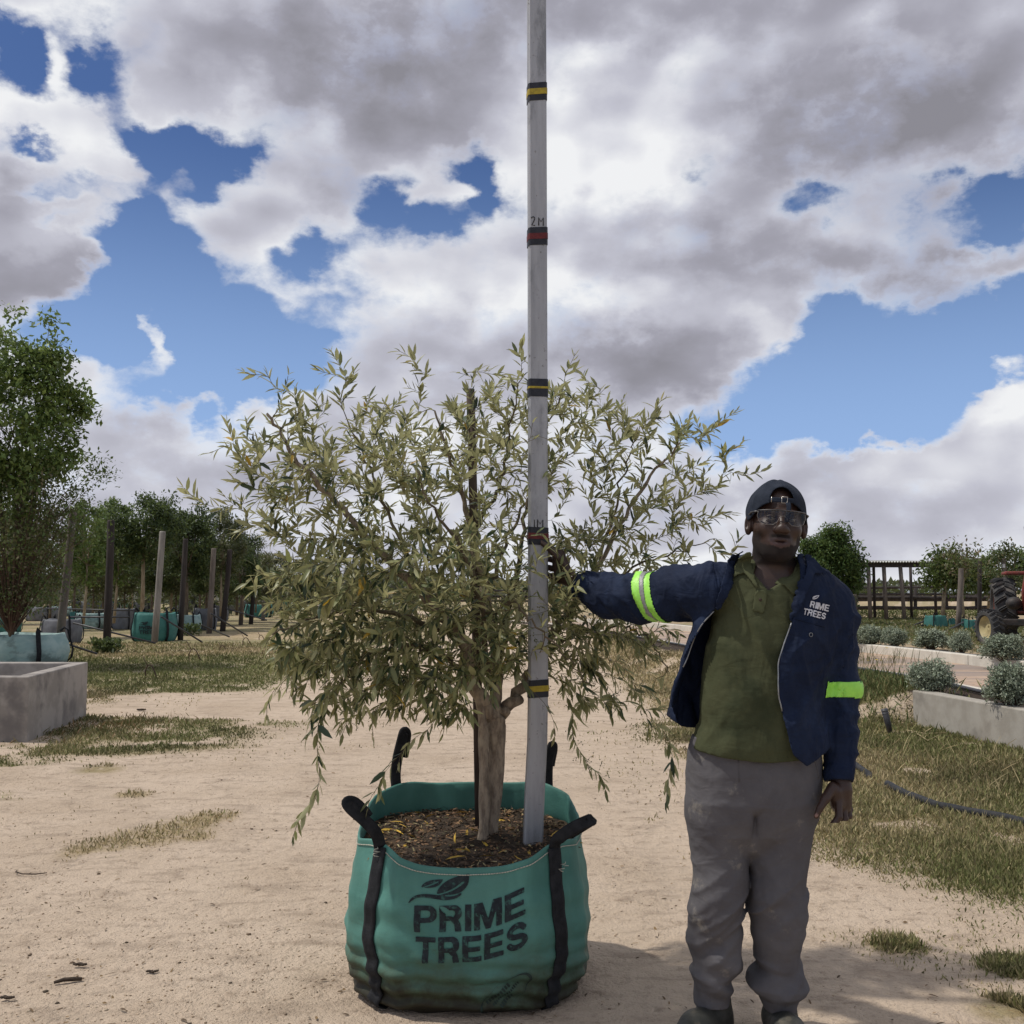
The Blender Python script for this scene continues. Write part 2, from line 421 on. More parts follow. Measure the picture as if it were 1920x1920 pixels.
rip = t.math('SINE', t.math('ADD', t.math('MULTIPLY', sxy.outputs[1], 62.0), t.math('MULTIPLY', t.math('ABSOLUTE', xx), 14.0)))
hgt = t.math('ADD', hgt, t.math('MULTIPLY', trk, t.math('MULTIPLY_ADD', rip, .22, -.35)))
c = t.mix(t.math('MULTIPLY', trk, .22), c, (.60, .49, .38)); t.put(b.inputs['Base Color'], c)
t.put(bn.inputs['Height'], hgt); t.l.new(bn.outputs[0], b.inputs['Normal'])
ground = mesh_obj("ground", np.stack([XX, YY, ZZ], -1).reshape(-1, 3), Fq, m_ground)
set_col(ground, gcol); tag(ground, kind="structure")

# ---------------------------------------------------------------- leaf/blade generator
def leaves_mesh(P, D, N, L, Wd, bend=.15, fold=.25, simple=False):
    """P base, D direction, N normal, L length, Wd half width"""
    D = D / np.linalg.norm(D, axis=1, keepdims=True)
    S = np.cross(D, N); S /= (np.linalg.norm(S, axis=1, keepdims=True) + 1e-9)
    N = np.cross(S, D)
    L = L[:, None]; Wd = Wd[:, None]
    if simple:
        V = np.stack([P, P + D * L * .5 + S * Wd, P + D * L, P + D * L * .5 - S * Wd], 1)
        n = len(P); b_ = np.arange(n)[:, None] * 4
        return V.reshape(-1, 3), b_ + np.array([[0, 1, 2, 3]]), 4
    bd = bend if not isinstance(bend, (int, float)) else np.full((len(P), 1), bend)
    pts = [P,
           P + D * L * .28 + S * Wd * .85 + N * (fold * Wd - bd * L * .08),
           P + D * L * .28 - N * bd * L * .08,
           P + D * L * .28 - S * Wd * .85 + N * (fold * Wd - bd * L * .08),
           P + D * L * .65 + S * Wd * .8 + N * (fold * Wd - bd * L * .42),
           P + D * L * .65 - N * bd * L * .42,
           P + D * L * .65 - S * Wd * .8 + N * (fold * Wd - bd * L * .42),
           P + D * L - N * bd * L]
    V = np.stack(pts, 1); n = len(P); b_ = np.arange(n)[:, None, None] * 8
    tri = np.array([[0, 1, 2], [0, 2, 3], [1, 4, 2], [2, 4, 5], [2, 5, 3], [3, 5, 6], [4, 7, 5], [5, 7, 6]])
    return V.reshape(-1, 3), (b_ + tri[None]).reshape(-1, 3), 8

rng = np.random.default_rng(7)
m_grass = leafmat("grass blades", .7, back=(.2, .18, .08), backmix=.2, trans=.2, spec=.2)
def grass_patch(name, n, y0, y1, x0f, x1f, label, hmul=1.0, dens=lambda x, y: 1.0):
    y = np.exp(rng.uniform(math.log(y0), math.log(y1), n))
    x = rng.uniform(0, 1, n); x = x0f(y) + x * (x1f(y) - x0f(y))
    d = np.maximum(grass_d(x, y), .03 * (fbm(np.stack([x, y], -1), 2, 3, 14) > .52)) * dens(x, y)
    k = rng.uniform(0, 1, n) < d; x, y, d = x[k], y[k], d[k]
    m = len(x)
    z = ground_h(x, y) - .004
    g = green_d(x, y)
    lean = rng.normal(0, .55, (m, 2))
    D = np.stack([lean[:, 0], lean[:, 1], np.ones(m)], -1)
    N = rng.normal(0, 1, (m, 3))
    L = (.018 + .035 * rng.random(m) ** 2) * (1 + .04 * y) * hmul * .8 * (.6 + .6 * d)
    Wd = .0013 + .00042 * y
    V, Fc, kk = leaves_mesh(np.stack([x, y, z], -1), D, N, L, Wd * (.7 + .6 * rng.random(m)), simple=True)
    grn = np.array([.165, .185, .065]); dry = np.array([.47, .38, .22]); drk = np.array([.045, .065, .022])
    gg = np.clip(g + .10 + rng.normal(0, .33, m), 0, 1)[:, None]
    C = dry * (1 - gg) + grn * gg
    big_n = fbm(np.stack([x, y], -1), 1.3, 3, 88)[:, None]; C = C * (1 - sst(big_n, .5, .7) * .35) * (1 - .45 * (rng.random(m) < .25)[:, None]) * (.75 + .5 * rng.random((m, 1)))
    ob = mesh_obj(name, V, Fc, m_grass, smooth=False); set_col(ob, np.repeat(C, kk, 0))
    return tag(ob, label, "grass", kind="stuff")
grass_patch("grass", 230000, 3.2, 11.5, lambda y: np.interp(y, *XR) - .7, lambda y: np.minimum(.60 * y, edge_x(y)),
            "short patchy green and straw grass on the bank right of the man", 1.15)
grass_patch("grass", 110000, 7.2, 27, lambda y: -.52 * y, lambda y: np.interp(y, *XL) + 1.2,
            "dry lawn round the concrete planter on the left")
grass_patch("grass", 16000, 4.2, 7.2, lambda y: -.5 * y, lambda y: -.2 * y, "low tufts of green grass in bare sand on the left", .9)
grass_patch("grass", 50000, 11.5, 30, lambda y: np.interp(y, *XR) - 1, lambda y: edge_x(y) + .1,
            "brown dry grass beside the sandy track behind the olive tree", 1.1)

# tall weeds with dry stalks on the bank at the near corner of the kerb wall
def weeds(name, n, c, sx, sy, h, label, colr, cat="weeds", w=.006, dens_l=.5):
    P = np.stack([rng.normal(c[0], sx, n), rng.normal(c[1], sy, n)], -1)
    z = ground_h(P[:, 0], P[:, 1]); Pp = np.column_stack([P, z])
    D = np.column_stack([rng.normal(0, dens_l, n), rng.normal(0, dens_l, n), np.ones(n)])
    L = h * (.25 + .75 * rng.random(n) ** 1.5)
    V, Fc, kk = leaves_mesh(Pp, D, rng.normal(0, 1, (n, 3)), L, w * (.6 + rng.random(n)), bend=.3)
    C = np.array(colr)[rng.integers(0, len(colr), n)] * (.6 + .7 * rng.random((n, 1)))
    ob = mesh_obj(name, V, Fc, m_grass, smooth=False); set_col(ob, np.repeat(C, kk, 0))
    return tag(ob, label, cat, kind="stuff")
gA = Gp(1660, 1345)
weeds("weeds", 5200, gA + (-.1, .9, 0), .33, .8, .17, "rank green weeds against the end of the low concrete wall", [(.07, .11, .03), (.10, .13, .045), (.16, .15, .06), (.2, .19, .08)], w=.0055)
weeds("weeds", 260, Gp(1635, 1290) + (0, .2, 0), .35, .6, .36, "thin straw stalks of flowering weeds beside the brick path", [(.2, .18, .09), (.12, .13, .06)], w=.0035, dens_l=.25)
weeds("weeds", 500, Gp(1760, 1440), .55, 1.0, .24, "long dry grass stems over the turf in front of the low wall", [(.38, .31, .17), (.30, .23, .12)], w=.0025, dens_l=.8)
weeds("weeds", 500, Gp(205, 1365) , .35, .5, .12, "dry brown herbs at the foot of the concrete planter", [(.22, .14, .07), (.13, .11, .05)], w=.004, dens_l=.9)
# flower heads
fl = MB()
for k in range(18):
    p = Gp(1635, 1290) + np.array((rng.normal(0, .3), rng.normal(.2, .5), .2 + .3 * rng.random()))
    p[2] += .05
    for q in range(5):
        a = q * 1.257; fl.ball(p + np.array((math.cos(a) * .010, math.sin(a) * .010, 0)), (.009, .009, .004), 5, 4)
m_yel = mat("yellow petals", (.62, .46, .03), (.5, .33, .02), rough=.6)
tag(fl.build("wildflowers", m_yel), "tiny yellow wildflowers among weeds beside the brick path", "wildflowers", kind="stuff")

# stones, clods and litter on the sand
def clods(name, n, y0, y1, smin, smax, colr, label, xspan=.56, filt=None):
    ico = bmesh.new(); bmesh.ops.create_icosphere(ico, subdivisions=1, radius=1); ico.verts.ensure_lookup_table()
    bv = np.array([v.co[:] for v in ico.verts]); bf = np.array([[v.index for v in f.verts] for f in ico.faces]); ico.free()
    y = np.exp(rng.uniform(math.log(y0), math.log(y1), n)); x = rng.uniform(-xspan, xspan, n) * y
    k = rng.random(n) < np.clip(fbm(np.stack([x, y], -1), .8, 3, 4) * 3 - 1.0, .08, 1); x, y = x[k], y[k]; n = len(x)
    s = smin + (smax - smin) * rng.random(n) ** 4
    V = bv[None] * (s[:, None, None] * (.6 + .8 * rng.random((n, len(bv), 1)))) * np.array([1.2, 1, .6])
    a = rng.uniform(0, 6.28, n); ca, sa = np.cos(a)[:, None], np.sin(a)[:, None]
    Vx = V[..., 0] * ca - V[..., 1] * sa; Vy = V[..., 0] * sa + V[..., 1] * ca
    V = np.stack([Vx + x[:, None], Vy + y[:, None], V[..., 2] + (ground_h(x, y) + s * .2)[:, None]], -1)
    Fc = (np.arange(n)[:, None, None] * len(bv) + bf[None]).reshape(-1, 3)
    ob = mesh_obj(name, V.reshape(-1, 3), Fc, m_clod, smooth=False)
    C = np.array(colr)[rng.integers(0, len(colr), n)] * (.7 + .5 * rng.random((n, 1)))
    set_col(ob, np.repeat(C, len(bv), 0)); return tag(ob, label, "gravel", kind="stuff")
m_clod, t, b, o = newmat("clods"); at = t.new('ShaderNodeAttribute', attribute_name='Col'); t.l.new(at.outputs[0], b.inputs['Base Color']); b.inputs['Roughness'].default_value = .95
clods("gravel", 26000, 3.0, 10, .0014, .0055, [(.46, .36, .26), (.34, .25, .17), (.24, .17, .11), (.5, .41, .3)], "small stones and clods scattered over the sandy track")
clods("debris", 700, 3.0, 9, .003, .010, [(.10, .075, .05), (.16, .11, .07)], "dark crumbs of dung and bark scattered on the sand")
# dry leaves fallen round
n = 700; y = np.exp(rng.uniform(math.log(3.1), math.log(8), n)); x = rng.uniform(-.5, .5, n) * y
Pp = np.stack([x, y, ground_h(x, y) + .006], -1)
V, Fc, kk = leaves_mesh(Pp, np.column_stack([rng.normal(0, 1, (n, 2)), rng.normal(0, .12, n)]), np.tile([0, 0, 1.], (n, 1)) + rng.normal(0, .3, (n, 3)), .012 + .03 * rng.random(n) ** 2, .0015 + .004 * rng.random(n))
lit = mesh_obj("leaf_litter", V, Fc, m_clod, smooth=False); set_col(lit, np.repeat(np.array([(.13, .085, .045), (.2, .13, .06), (.09, .06, .035)])[rng.integers(0, 3, n)], kk, 0))
tag(lit, "dry leaf scraps strewn over the sandy ground", "leaves", kind="stuff")
def ground_piece(name, px, py, pts, rad, m, label, cat):
    g = Gp(px, py); q = MB(); q.tube([g + np.array(p) + (0, 0, ground_h(g[0:1], g[1:2])[0]) for p in pts], rad, 8)
    return tag(q.build(name, m, smooth=True), label, cat)
m_dark = mat("dark bark", (.035, .025, .018), (.07, .05, .035), 40, .9, .5)
ground_piece("stick", 125, 1840, [(-.04, -.01, .008), (-.01, 0, .014), (.02, .012, .012), (.045, .02, .009)], [.005, .007, .008, .006], m_dark, "short black stick lying on the bare sand, lower left", "stick")
ground_piece("twig", 55, 1640, [(-.09, .06, .01), (-.08, .03, .012), (-.03, -.005, .012), (.03, 0, .01), (.07, .03, .008)], [.002, .003, .003, .003, .002], m_dark, "thin curved twig on the sand near the left edge", "twig")
for (px, py, s_, lb) in ((150, 1810, .014, "lumpy dark dung clod on the sand above the short stick"), (285, 1823, .012, "dark dung clod on the sand to the right of the short stick"),
                   (14, 1872, .013, "reddish brown lump at the lower left edge"), (408, 1372, .030, "dark clod in the dry grass right of the planter"), (265, 1332, .03, "dark rag of litter on the sand strip behind the dry grass")):
    g = Gp(px, py); q = MB()
    for k in range(7): q.ball(g + np.array(((k - 3) * s_ * .45, rng.normal(0, s_ * .25), s_ * .3)), (s_ * .6, s_ * .5, s_ * .45 * (1 - .1 * abs(k - 3))), 7, 5)
    tag(q.build("clod", m_dark, smooth=True), lb, "clod")

# ================================================================== PATH, KERB, WALL, PLANTER
KY = np.array([5, 8, 13.4, 16.2, 18, 23, 30, 36, 44]); KX = np.array([6.9, 6.8, 6.63, 6.3, 5.95, 5.3, 4.0, 1.6, -4])
m_conc = mat("concrete", (.36, .335, .29), (.29, .265, .225), 5, .9, .25, 50, c3=(.22, .20, .17), sc3=2.2, bdist=.004)
m_kerb = mat("kerb concrete", (.60, .56, .48), (.52, .48, .41), 6, .85, .2, 60, bdist=.004)
m_path, t, b, o = newmat("brick paving")
co = t.new('ShaderNodeTexCoord').outputs['Object']
bk = t.new('ShaderNodeTexBrick'); t.put(bk.inputs['Vector'], t.vec('MULTIPLY', co, (1, 1, 0)))
bk.inputs['Scale'].default_value = 1; bk.inputs['Brick Width'].default_value = .22; bk.inputs['Row Height'].default_value = .11; bk.inputs['Mortar Size'].default_value = .006
bk.inputs['Color1'].default_value = (.44, .29, .19, 1); bk.inputs['Color2'].default_value = (.34, .25, .19, 1); bk.inputs['Mortar'].default_value = (.2, .16, .12, 1)
c = t.mix(t.smooth(t.noise(t.vec('MULTIPLY', co, (.6, 1.6, 1)), 2.0, 4, .6), .4, .62), bk.outputs[0], (.42, .31, .22))
c = t.mix(t.smooth(t.noise(t.vec('MULTIPLY', co, (.4, 2.2, 1)), 1.3, 4, .6), .48, .6), c, (.24, .19, .16))
t.put(b.inputs['Base Color'], c); b.inputs['Roughness'].default_value = .9
yv = np.linspace(5, 44, 80); xl_ = edge_x(yv) + .92; xr_ = np.interp(yv, KY, KX)
V = np.concatenate([np.stack([xl_, yv, np.full(80, .306)], -1), np.stack([xr_, yv, np.full(80, .306)], -1)])
path = mesh_obj("path", V, [(k, k + 80, k + 81, k + 1) for k in range(79)], m_path, smooth=False); tag(path, kind="structure")
# verge beyond the kerb (bare dry soil, raised a kerb's height)
m_soil = mat("dry verge soil", (.36, .27, .18), (.27, .21, .12), 3, .95, .5, 20, c3=(.17, .17, .07), sc3=1.2)
V = np.concatenate([np.stack([xr_ + .14, yv, np.full(80, .40)], -1), np.stack([xr_ + 60, yv + 2, np.full(80, .40)], -1)])
vg = mesh_obj("verge", V, [(k, k + 80, k + 81, k + 1) for k in range(79)], m_soil, smooth=False); tag(vg, kind="structure")
kb = MB()
yk = np.arange(5, 44, .98)
for k in range(len(yk) - 1):
    a = (np.interp(yk[k], KY, KX) + .07, yk[k] + .006, .36); b_ = (np.interp(yk[k + 1], KY, KX) + .07, yk[k + 1] - .006, .36)
    kb.beam(a, b_, .14, .17, .012)
tag(kb.build("kerb", m_kerb), kind="structure")
ke = MB(); 
for k in range(len(yk) - 1):
    ke.beam((edge_x(yk[k]) + .88, yk[k] + .003, .285), (edge_x(yk[k + 1]) + .88, yk[k + 1] - .003, .285), .08, .07, .006)
tag(ke.build("kerb", m_kerb), kind="structure")
# low retaining wall
q = MB(); wy = [4.2, 6, 8, 9.4, 10.55]
pr = []
for yy in wy:
    e = edge_x(yy); pr.append([(e - .06, yy, -.15), (e - .06, yy, .352), (e + .10, yy, .352), (e + .10, yy, -.15)])
V = [p for r_ in pr for p in r_]; Fc = []
for k in range(len(wy) - 1):
    for j in range(4): Fc.append((k * 4 + j, k * 4 + (j + 1) % 4, k * 4 + 4 + (j + 1) % 4, k * 4 + 4 + j))
Fc += [(3, 2, 1, 0), tuple((len(wy) - 1) * 4 + j for j in range(4))]
q.add(V, Fc)
ow = q.build("retaining_wall", m_conc)
bv = ow.modifiers.new("bevel", 'BEVEL'); bv.width = .012; bv.segments = 2
tag(ow, "low weathered concrete wall holding up the bed right of the man", "wall")
# drip pipes
m_pipe = mat("black plastic pipe", (.022, .022, .024), (.035, .035, .04), 20, .45, .1, spec=.5)
q = MB(); q.tube([(edge_x(y_) + .66 + .03 * math.sin(y_ * 2.3), y_, .335) for y_ in np.arange(5, 26, .4)], .022, 8)
tag(q.build("drip_pipe", m_pipe, smooth=True), "black drip pipe lying along the bed between low wall and brick path", "pipe")
q = MB(); q.tube([(np.interp(y_, KY, KX) + .22 + .02 * math.sin(y_ * 1.9), y_, .425) for y_ in np.arange(6, 30, .5)], .02, 8)
tag(q.build("drip_pipe", m_pipe, smooth=True), "black drip pipe behind the white kerb", "pipe")
m_hose = mat("grey black hose", (.022, .024, .027), (.04, .04, .042), 30, .75, .15, spec=.2)
hp = [(1560, 1395), (1600, 1438), (1635, 1462), (1665, 1478), (1700, 1498), (1760, 1518), (1820, 1530), (1880, 1540), (1960, 1560), (2080, 1600)]
q = MB(); pts = []
for k in range(len(hp) - 1):
    for s_ in np.linspace(0, 1, 6, endpoint=False):
        px = hp[k][0] * (1 - s_) + hp[k + 1][0] * s_; py = hp[k][1] * (1 - s_) + hp[k + 1][1] * s_
        g = Gp(px, py); sink = .030 if not (1632 < px < 1662) else -.03
        pts.append((g[0], g[1], float(ground_h(g[0:1], g[1:2])[0]) + sink))
q.tube(pts, .024, 10); tag(q.build("hose", m_hose, smooth=True), "thick black hose snaking through the grass right of the man", "hose")
# sprinkler body
g = Gp(1668, 1378); q = MB(); q.tube([g + np.array(p) for p in ((.01, 0, 0), (-.01, 0, .1), (-.045, 0, .24))], [.022, .028, .030], 12)
spk = q.build("sprinkler", m_pipe, smooth=True); tag(spk, "black pop-up sprinkler leaning in the weeds before the low wall", "sprinkler")
q = MB()
for z_ in (.20, .225): q.tube([g + np.array(p) for p in ((-.033 - (z_ - .2) * .25, 0, z_), (-.035 - (z_ - .2) * .25, 0, z_ + .008))], .0325, 12)
q.build("cap_ring", mat("grey plastic", (.12, .12, .13)), spk, True)
g = Gp(1745, 1362); q = MB(); q.tube([g + np.array(p) for p in ((.02, 0, 0), (0, 0, .08), (-.02, 0, .13))], [.022, .024, .022], 12)
tag(q.build("pipe_stub", mat("grey pvc", (.10, .11, .13), (.16, .16, .18)), smooth=True), "short grey pipe stub poking up at the foot of the low wall", "pipe")
# stray straw
q = MB(); m_straw = mat("straw", (.48, .40, .24), (.38, .3, .17), 20, .8)
for pts in ([(1700, 1375), (1735, 1382), (1775, 1380)], [(1735, 1378), (1770, 1358), (1795, 1372)], [(1720, 1382), (1740, 1395), (1760, 1385)]):
    q.tube([Gp(*p) + (0, 0, .03) for p in pts], .005, 5)
tag(q.build("dead_stalks", m_straw, smooth=True), "pale dead stalks lying at the foot of the low wall", "stalks", kind="stuff")

# planter
A = Gp(50, 1393); Bp = Gp(162, 1344); hz = .585; th_ = .14
d1 = (Bp - A); d1 = d1 / np.linalg.norm(d1); L1 = np.linalg.norm(Bp - A); d2 = np.array((-1, .03, 0.)); d2 /= np.linalg.norm(d2); L2 = 2.3
def rectpts(inset, z):
    a = A + d1 * inset + d2 * inset; 
    return [tuple(a + (0, 0, z)), tuple(a + d1 * (L1 - 2 * inset) + (0, 0, z)), tuple(a + d1 * (L1 - 2 * inset) + d2 * (L2 - 2 * inset) + np.array((0, 0, z))), tuple(a + d2 * (L2 - 2 * inset) + (0, 0, z))]
V = rectpts(0, -.1) + rectpts(0, hz) + rectpts(th_, hz) + rectpts(th_ + .02, .12)
Fc = []
for r_ in range(3):
    for k in range(4): Fc.append((r_ * 4 + k, r_ * 4 + (k + 1) % 4, r_ * 4 + 4 + (k + 1) % 4, r_ * 4 + 4 + k))
Fc.append((12, 13, 14, 15))
m_plant = mat("planter concrete", (.33, .30, .27), (.26, .235, .21), 3.5, .9, .35, 30, c3=(.17, .155, .145), sc3=2.4, bdist=.006, lo=.42, hi=.58)
pl = mesh_obj("planter", V, Fc, m_plant, smooth=False); bv = pl.modifiers.new("bevel", 'BEVEL'); bv.width = .012; bv.segments = 2
tag(pl, "large square raw concrete planter box at the left edge", "planter")

# ================================================================== BAG OF THE OLIVE TREE
BX, BY = -.152, 3.78
SE = 2.7
def bag_r(z, c, s_):
    a = np.interp(z, [0, .015, .05, .12, .22, .34, .44, .50, .60], [.355, .385, .402, .416, .424, .418, .400, .388, .384])
    return a / (np.abs(c) ** SE + np.abs(s_) ** SE) ** (1 / SE)
def bag_rim(th):
    s_ = np.sin(th)
    corner = np.abs(np.sin(2 * th)) ** 6
    return .532 + .060 * s_ + .028 * corner - .014 * np.clip(-s_, 0, 1) * (1 - corner)
def bag_disp(th, z):
    c, s_ = np.cos(th), np.sin(th)
    P = np.stack([c * .5, s_ * .5, z], -1)
    d = (fbm(P, 5, 3, 61) - .5) * .034
    low = sst(-z, -.26, -.03)
    ph = z * 120 + 3.5 * fbm(P * np.array([1, 1, .3]), 6, 2, 4) * 3 + 2.2 * np.cos(th * 2 + 1)
    d = d + .0090 * low * np.sin(ph)
    d = d + .0035 * np.sin(z * 60 + 9 * fbm(P, 4, 2, 8) + 4 * c) * sst(-z, -.5, -.2)
    # tension folds running down from the strap corners
    d = d - .012 * np.exp(-((np.abs(np.sin(2 * th)) - 1) / .05) ** 2) * sst(z, .02, .1)
    d = d + .006 * np.exp(-((np.abs(np.sin(2 * th)) - .86) / .05) ** 2)
    return d
def bag_pt(th, z, off=0.0):
    th = np.asarray(th, float); z = np.asarray(z, float)
    c, s_ = np.cos(th), np.sin(th)
    r = bag_r(z, c, s_) + bag_disp(th, z) + off
    return np.stack([BX + r * c, BY + r * s_, z], -1)
m_bag, t, b, o = newmat("teal woven bag")
co = t.new('ShaderNodeTexCoord').outputs['Object']; spx = t.new('ShaderNodeSeparateXYZ'); t.l.new(co, spx.inputs[0])
base = t.mix(t.smooth(t.noise(co, 4.0, 5, .6), .35, .65), (.056, .168, .140), (.078, .21, .175))
pale = t.mix(t.smooth(t.noise(t.vec('MULTIPLY', co, (1, 1, .35)), 5, 4, .6), .5, .75), base, (.10, .27, .225))
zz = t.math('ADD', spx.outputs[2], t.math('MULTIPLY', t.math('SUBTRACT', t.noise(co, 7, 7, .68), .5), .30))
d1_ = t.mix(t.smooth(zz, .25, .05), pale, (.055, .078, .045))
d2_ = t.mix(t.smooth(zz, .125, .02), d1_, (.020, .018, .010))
st_ = t.smooth(t.noise(t.vec('MULTIPLY', co, (1, 1, 3.5)), 8, 7, .72), .56, .72)
d3_ = t.mix(t.math('MULTIPLY', st_, t.math('MULTIPLY', t.smooth(spx.outputs[2], .42, .1), .85)), d2_, (.05, .055, .03))
t.put(b.inputs['Base Color'], d3_); b.inputs['Roughness'].default_value = .62; b.inputs['Specular IOR Level'].default_value = .3
wv = t.math('MULTIPLY', t.math('SINE', t.math('MULTIPLY', spx.outputs[2], 1500.0)), t.math('SINE', t.math('MULTIPLY', spx.outputs[0], 1500.0)))
bn = t.new('ShaderNodeBump'); bn.inputs['Strength'].default_value = .35; bn.inputs['Distance'].default_value = .006
t.put(bn.inputs['Height'], t.math('ADD', t.noise(t.vec('MULTIPLY', co, (1, 1, 2)), 16, 6, .65), t.math('MULTIPLY', wv, .06))); t.l.new(bn.outputs[0], b.inputs['Normal'])

bag = empty("planting_bag", (BX, BY, 0), "big teal woven planting bag with black straps, holding the tall olive tree", "planting bag")
def local(V, o): return np.asarray(V, float).reshape(-1, 3) - np.array(o.location)
NTH = 220
th = np.linspace(0, 2 * np.pi, NTH, endpoint=False)
rows = []
for k in range(7): rows.append(np.stack([BX + bag_r(0, np.cos(th), np.sin(th)) * k / 6.2 * np.cos(th), BY + bag_r(0, np.cos(th), np.sin(th)) * k / 6.2 * np.sin(th), np.full(NTH, .004)], -1)) if k else None
for s_ in np.linspace(0, 1, 90): rows.append(bag_pt(th, s_ * bag_rim(th) + .002))
rim = bag_rim(th)
rows.append(bag_pt(th, rim, -.002) + (0, 0, .006)); rows.append(bag_pt(th, rim, -.006) + (0, 0, .007)); rows.append(bag_pt(th, rim, -.010))
for s_ in np.linspace(0, 1, 12)[1:]: rows.append(bag_pt(th, rim * (1 - s_) + .30 * s_, -.011 - .004 * s_))
Vb = np.concatenate(rows); nrow = len(rows)
I = np.arange(nrow * NTH).reshape(nrow, NTH); J = np.roll(I, -1, 1)
Fb = np.stack([I[:-1], J[:-1], J[1:], I[1:]], -1).reshape(-1, 4)
mesh_obj("bag_fabric", local(Vb, bag), Fb, m_bag, bag)
# white stitching just below the rim
m_st = mat("pale thread", (.52, .50, .42), (.4, .4, .33), 60, .8)
q = MB()
for k in range(0, 300):
    a0 = 2 * math.pi * k / 300; tt = np.linspace(a0, a0 + .018, 3)
    q.tube(local(bag_pt(tt, bag_rim(tt) - .012, .003), bag), .0018, 5)
q.build("stitching", m_st, bag, True)
# straps
m_strap = mat("black webbing", (.012, .013, .015), (.022, .023, .026), 30, .8, .5, 160, spec=.2, bdist=.004)
def ribbon(pts, wid, thick, nrm, seed=0):
    """flat webbing band along pts, nrm = outward direction per point"""
    pts = np.asarray(pts, float); m = len(pts); q = MB(); V = []; Fc = []
    for i in range(m):
        tn = pts[min(i + 1, m - 1)] - pts[max(i - 1, 0)]; tn = tn / np.linalg.norm(tn)
        nn = np.asarray(nrm[i] if np.ndim(nrm) > 1 else nrm, float); nn = nn - tn * nn.dot(tn); nn /= np.linalg.norm(nn); sd = np.cross(tn, nn)
        for (u, v) in ((-1, -.6), (-1, .6), (-.55, 1.2), (0, .35), (.55, 1.2), (1, .6), (1, -.6)):
            V.append(pts[i] + sd * u * wid / 2 + nn * v * thick)
    for i in range(m - 1):
        for k in range(7):
            a = i * 7 + k; b_ = i * 7 + (k + 1) % 7; Fc.append((a, b_, b_ + 7, a + 7))
    Fc += [tuple(reversed(range(7))), tuple(range((m - 1) * 7, m * 7))]
    return q.add(V, Fc)
def bag_strap(thc, loop, name="strap", wv_=.02, zend=.004):
    zs = np.linspace(zend, float(bag_rim(np.array(thc))) - .004, 40)
    wob = .030 * np.sin(zs * 21 + thc * 3) * wv_ / .02 * (1 - zs) ** 2
    tha = thc + wob
    pts = bag_pt(tha, zs, .006); nr = np.stack([np.cos(tha), np.sin(tha), 0 * tha], -1)
    return pts, nr
for (thc, loop, lb) in ((R(-132.5), [(-.012, -.02, .05), (-.045, -.045, .095), (-.085, -.06, .135), (-.100, -.055, .155), (-.080, -.04, .150), (-.045, -.025, .11), (0, -.005, .03)], 1),
                    (R(-47.5), [(.012, -.015, .03), (.045, -.03, .06), (.085, -.045, .085), (.118, -.05, .10), (.110, -.035, .092), (.06, -.01, .055), (0, 0, .02)], 2),
                    (R(136), [(-.004, .01, .05), (.004, .012, .11), (.018, .014, .17), (.028, .016, .205), (.034, .030, .19), (.022, .034, .12), (.002, .028, .03)], 3),
                    (R(45), [(.0, .01, .04), (.003, .01, .09), (.014, .012, .135), (.020, .018, .150), (.020, .032, .13), (.010, .034, .08), (.0, .026, .02)], 4)):
    pts, nr = bag_strap(thc, loop)
    top = pts[-1]
    lp = [top + np.array(p) for p in loop]
    # smooth loop
    from_pts = [pts[-1]] + lp
    cc = []
    P_ = [pts[-2]] + from_pts + [from_pts[-1] + (from_pts[-1] - from_pts[-2])]
    for k in range(1, len(P_) - 2):
        for s_ in np.linspace(0, 1, 6, endpoint=False):
            p0, p1, p2, p3 = P_[k - 1], P_[k], P_[k + 1], P_[k + 2]
            cc.append(.5 * ((2 * p1) + (-p0 + p2) * s_ + (2 * p0 - 5 * p1 + 4 * p2 - p3) * s_ ** 2 + (-p0 + 3 * p1 - 3 * p2 + p3) * s_ ** 3))
    st_o = ribbon(local(pts, bag), .054, .0040, nr).build("strap", m_strap, bag, True)
    n0 = np.array((math.cos(thc), math.sin(thc), 0))
    lo = ribbon(local(cc[:-4], bag), .040, .0040, (n0[0] * .3 + .2, n0[1], .5) if lb < 3 else (0.3, -1, .2)).build("lifting_loop", m_strap, st_o, True)
    q = MB()  # frayed white stitches where the loop is sewn on
    for k in range(1):
        p = local([top + n0 * .012 + np.array((rng.normal(0, .012), 0, rng.normal(-.01, .02)))], bag)[0]
        q.tube([p + np.array((rng.normal(0, .008), -.004 * (j % 2), -.004 * j)) for j in range(9)], .0013, 4)
    q.build("frayed_thread", m_st, st_o, True)


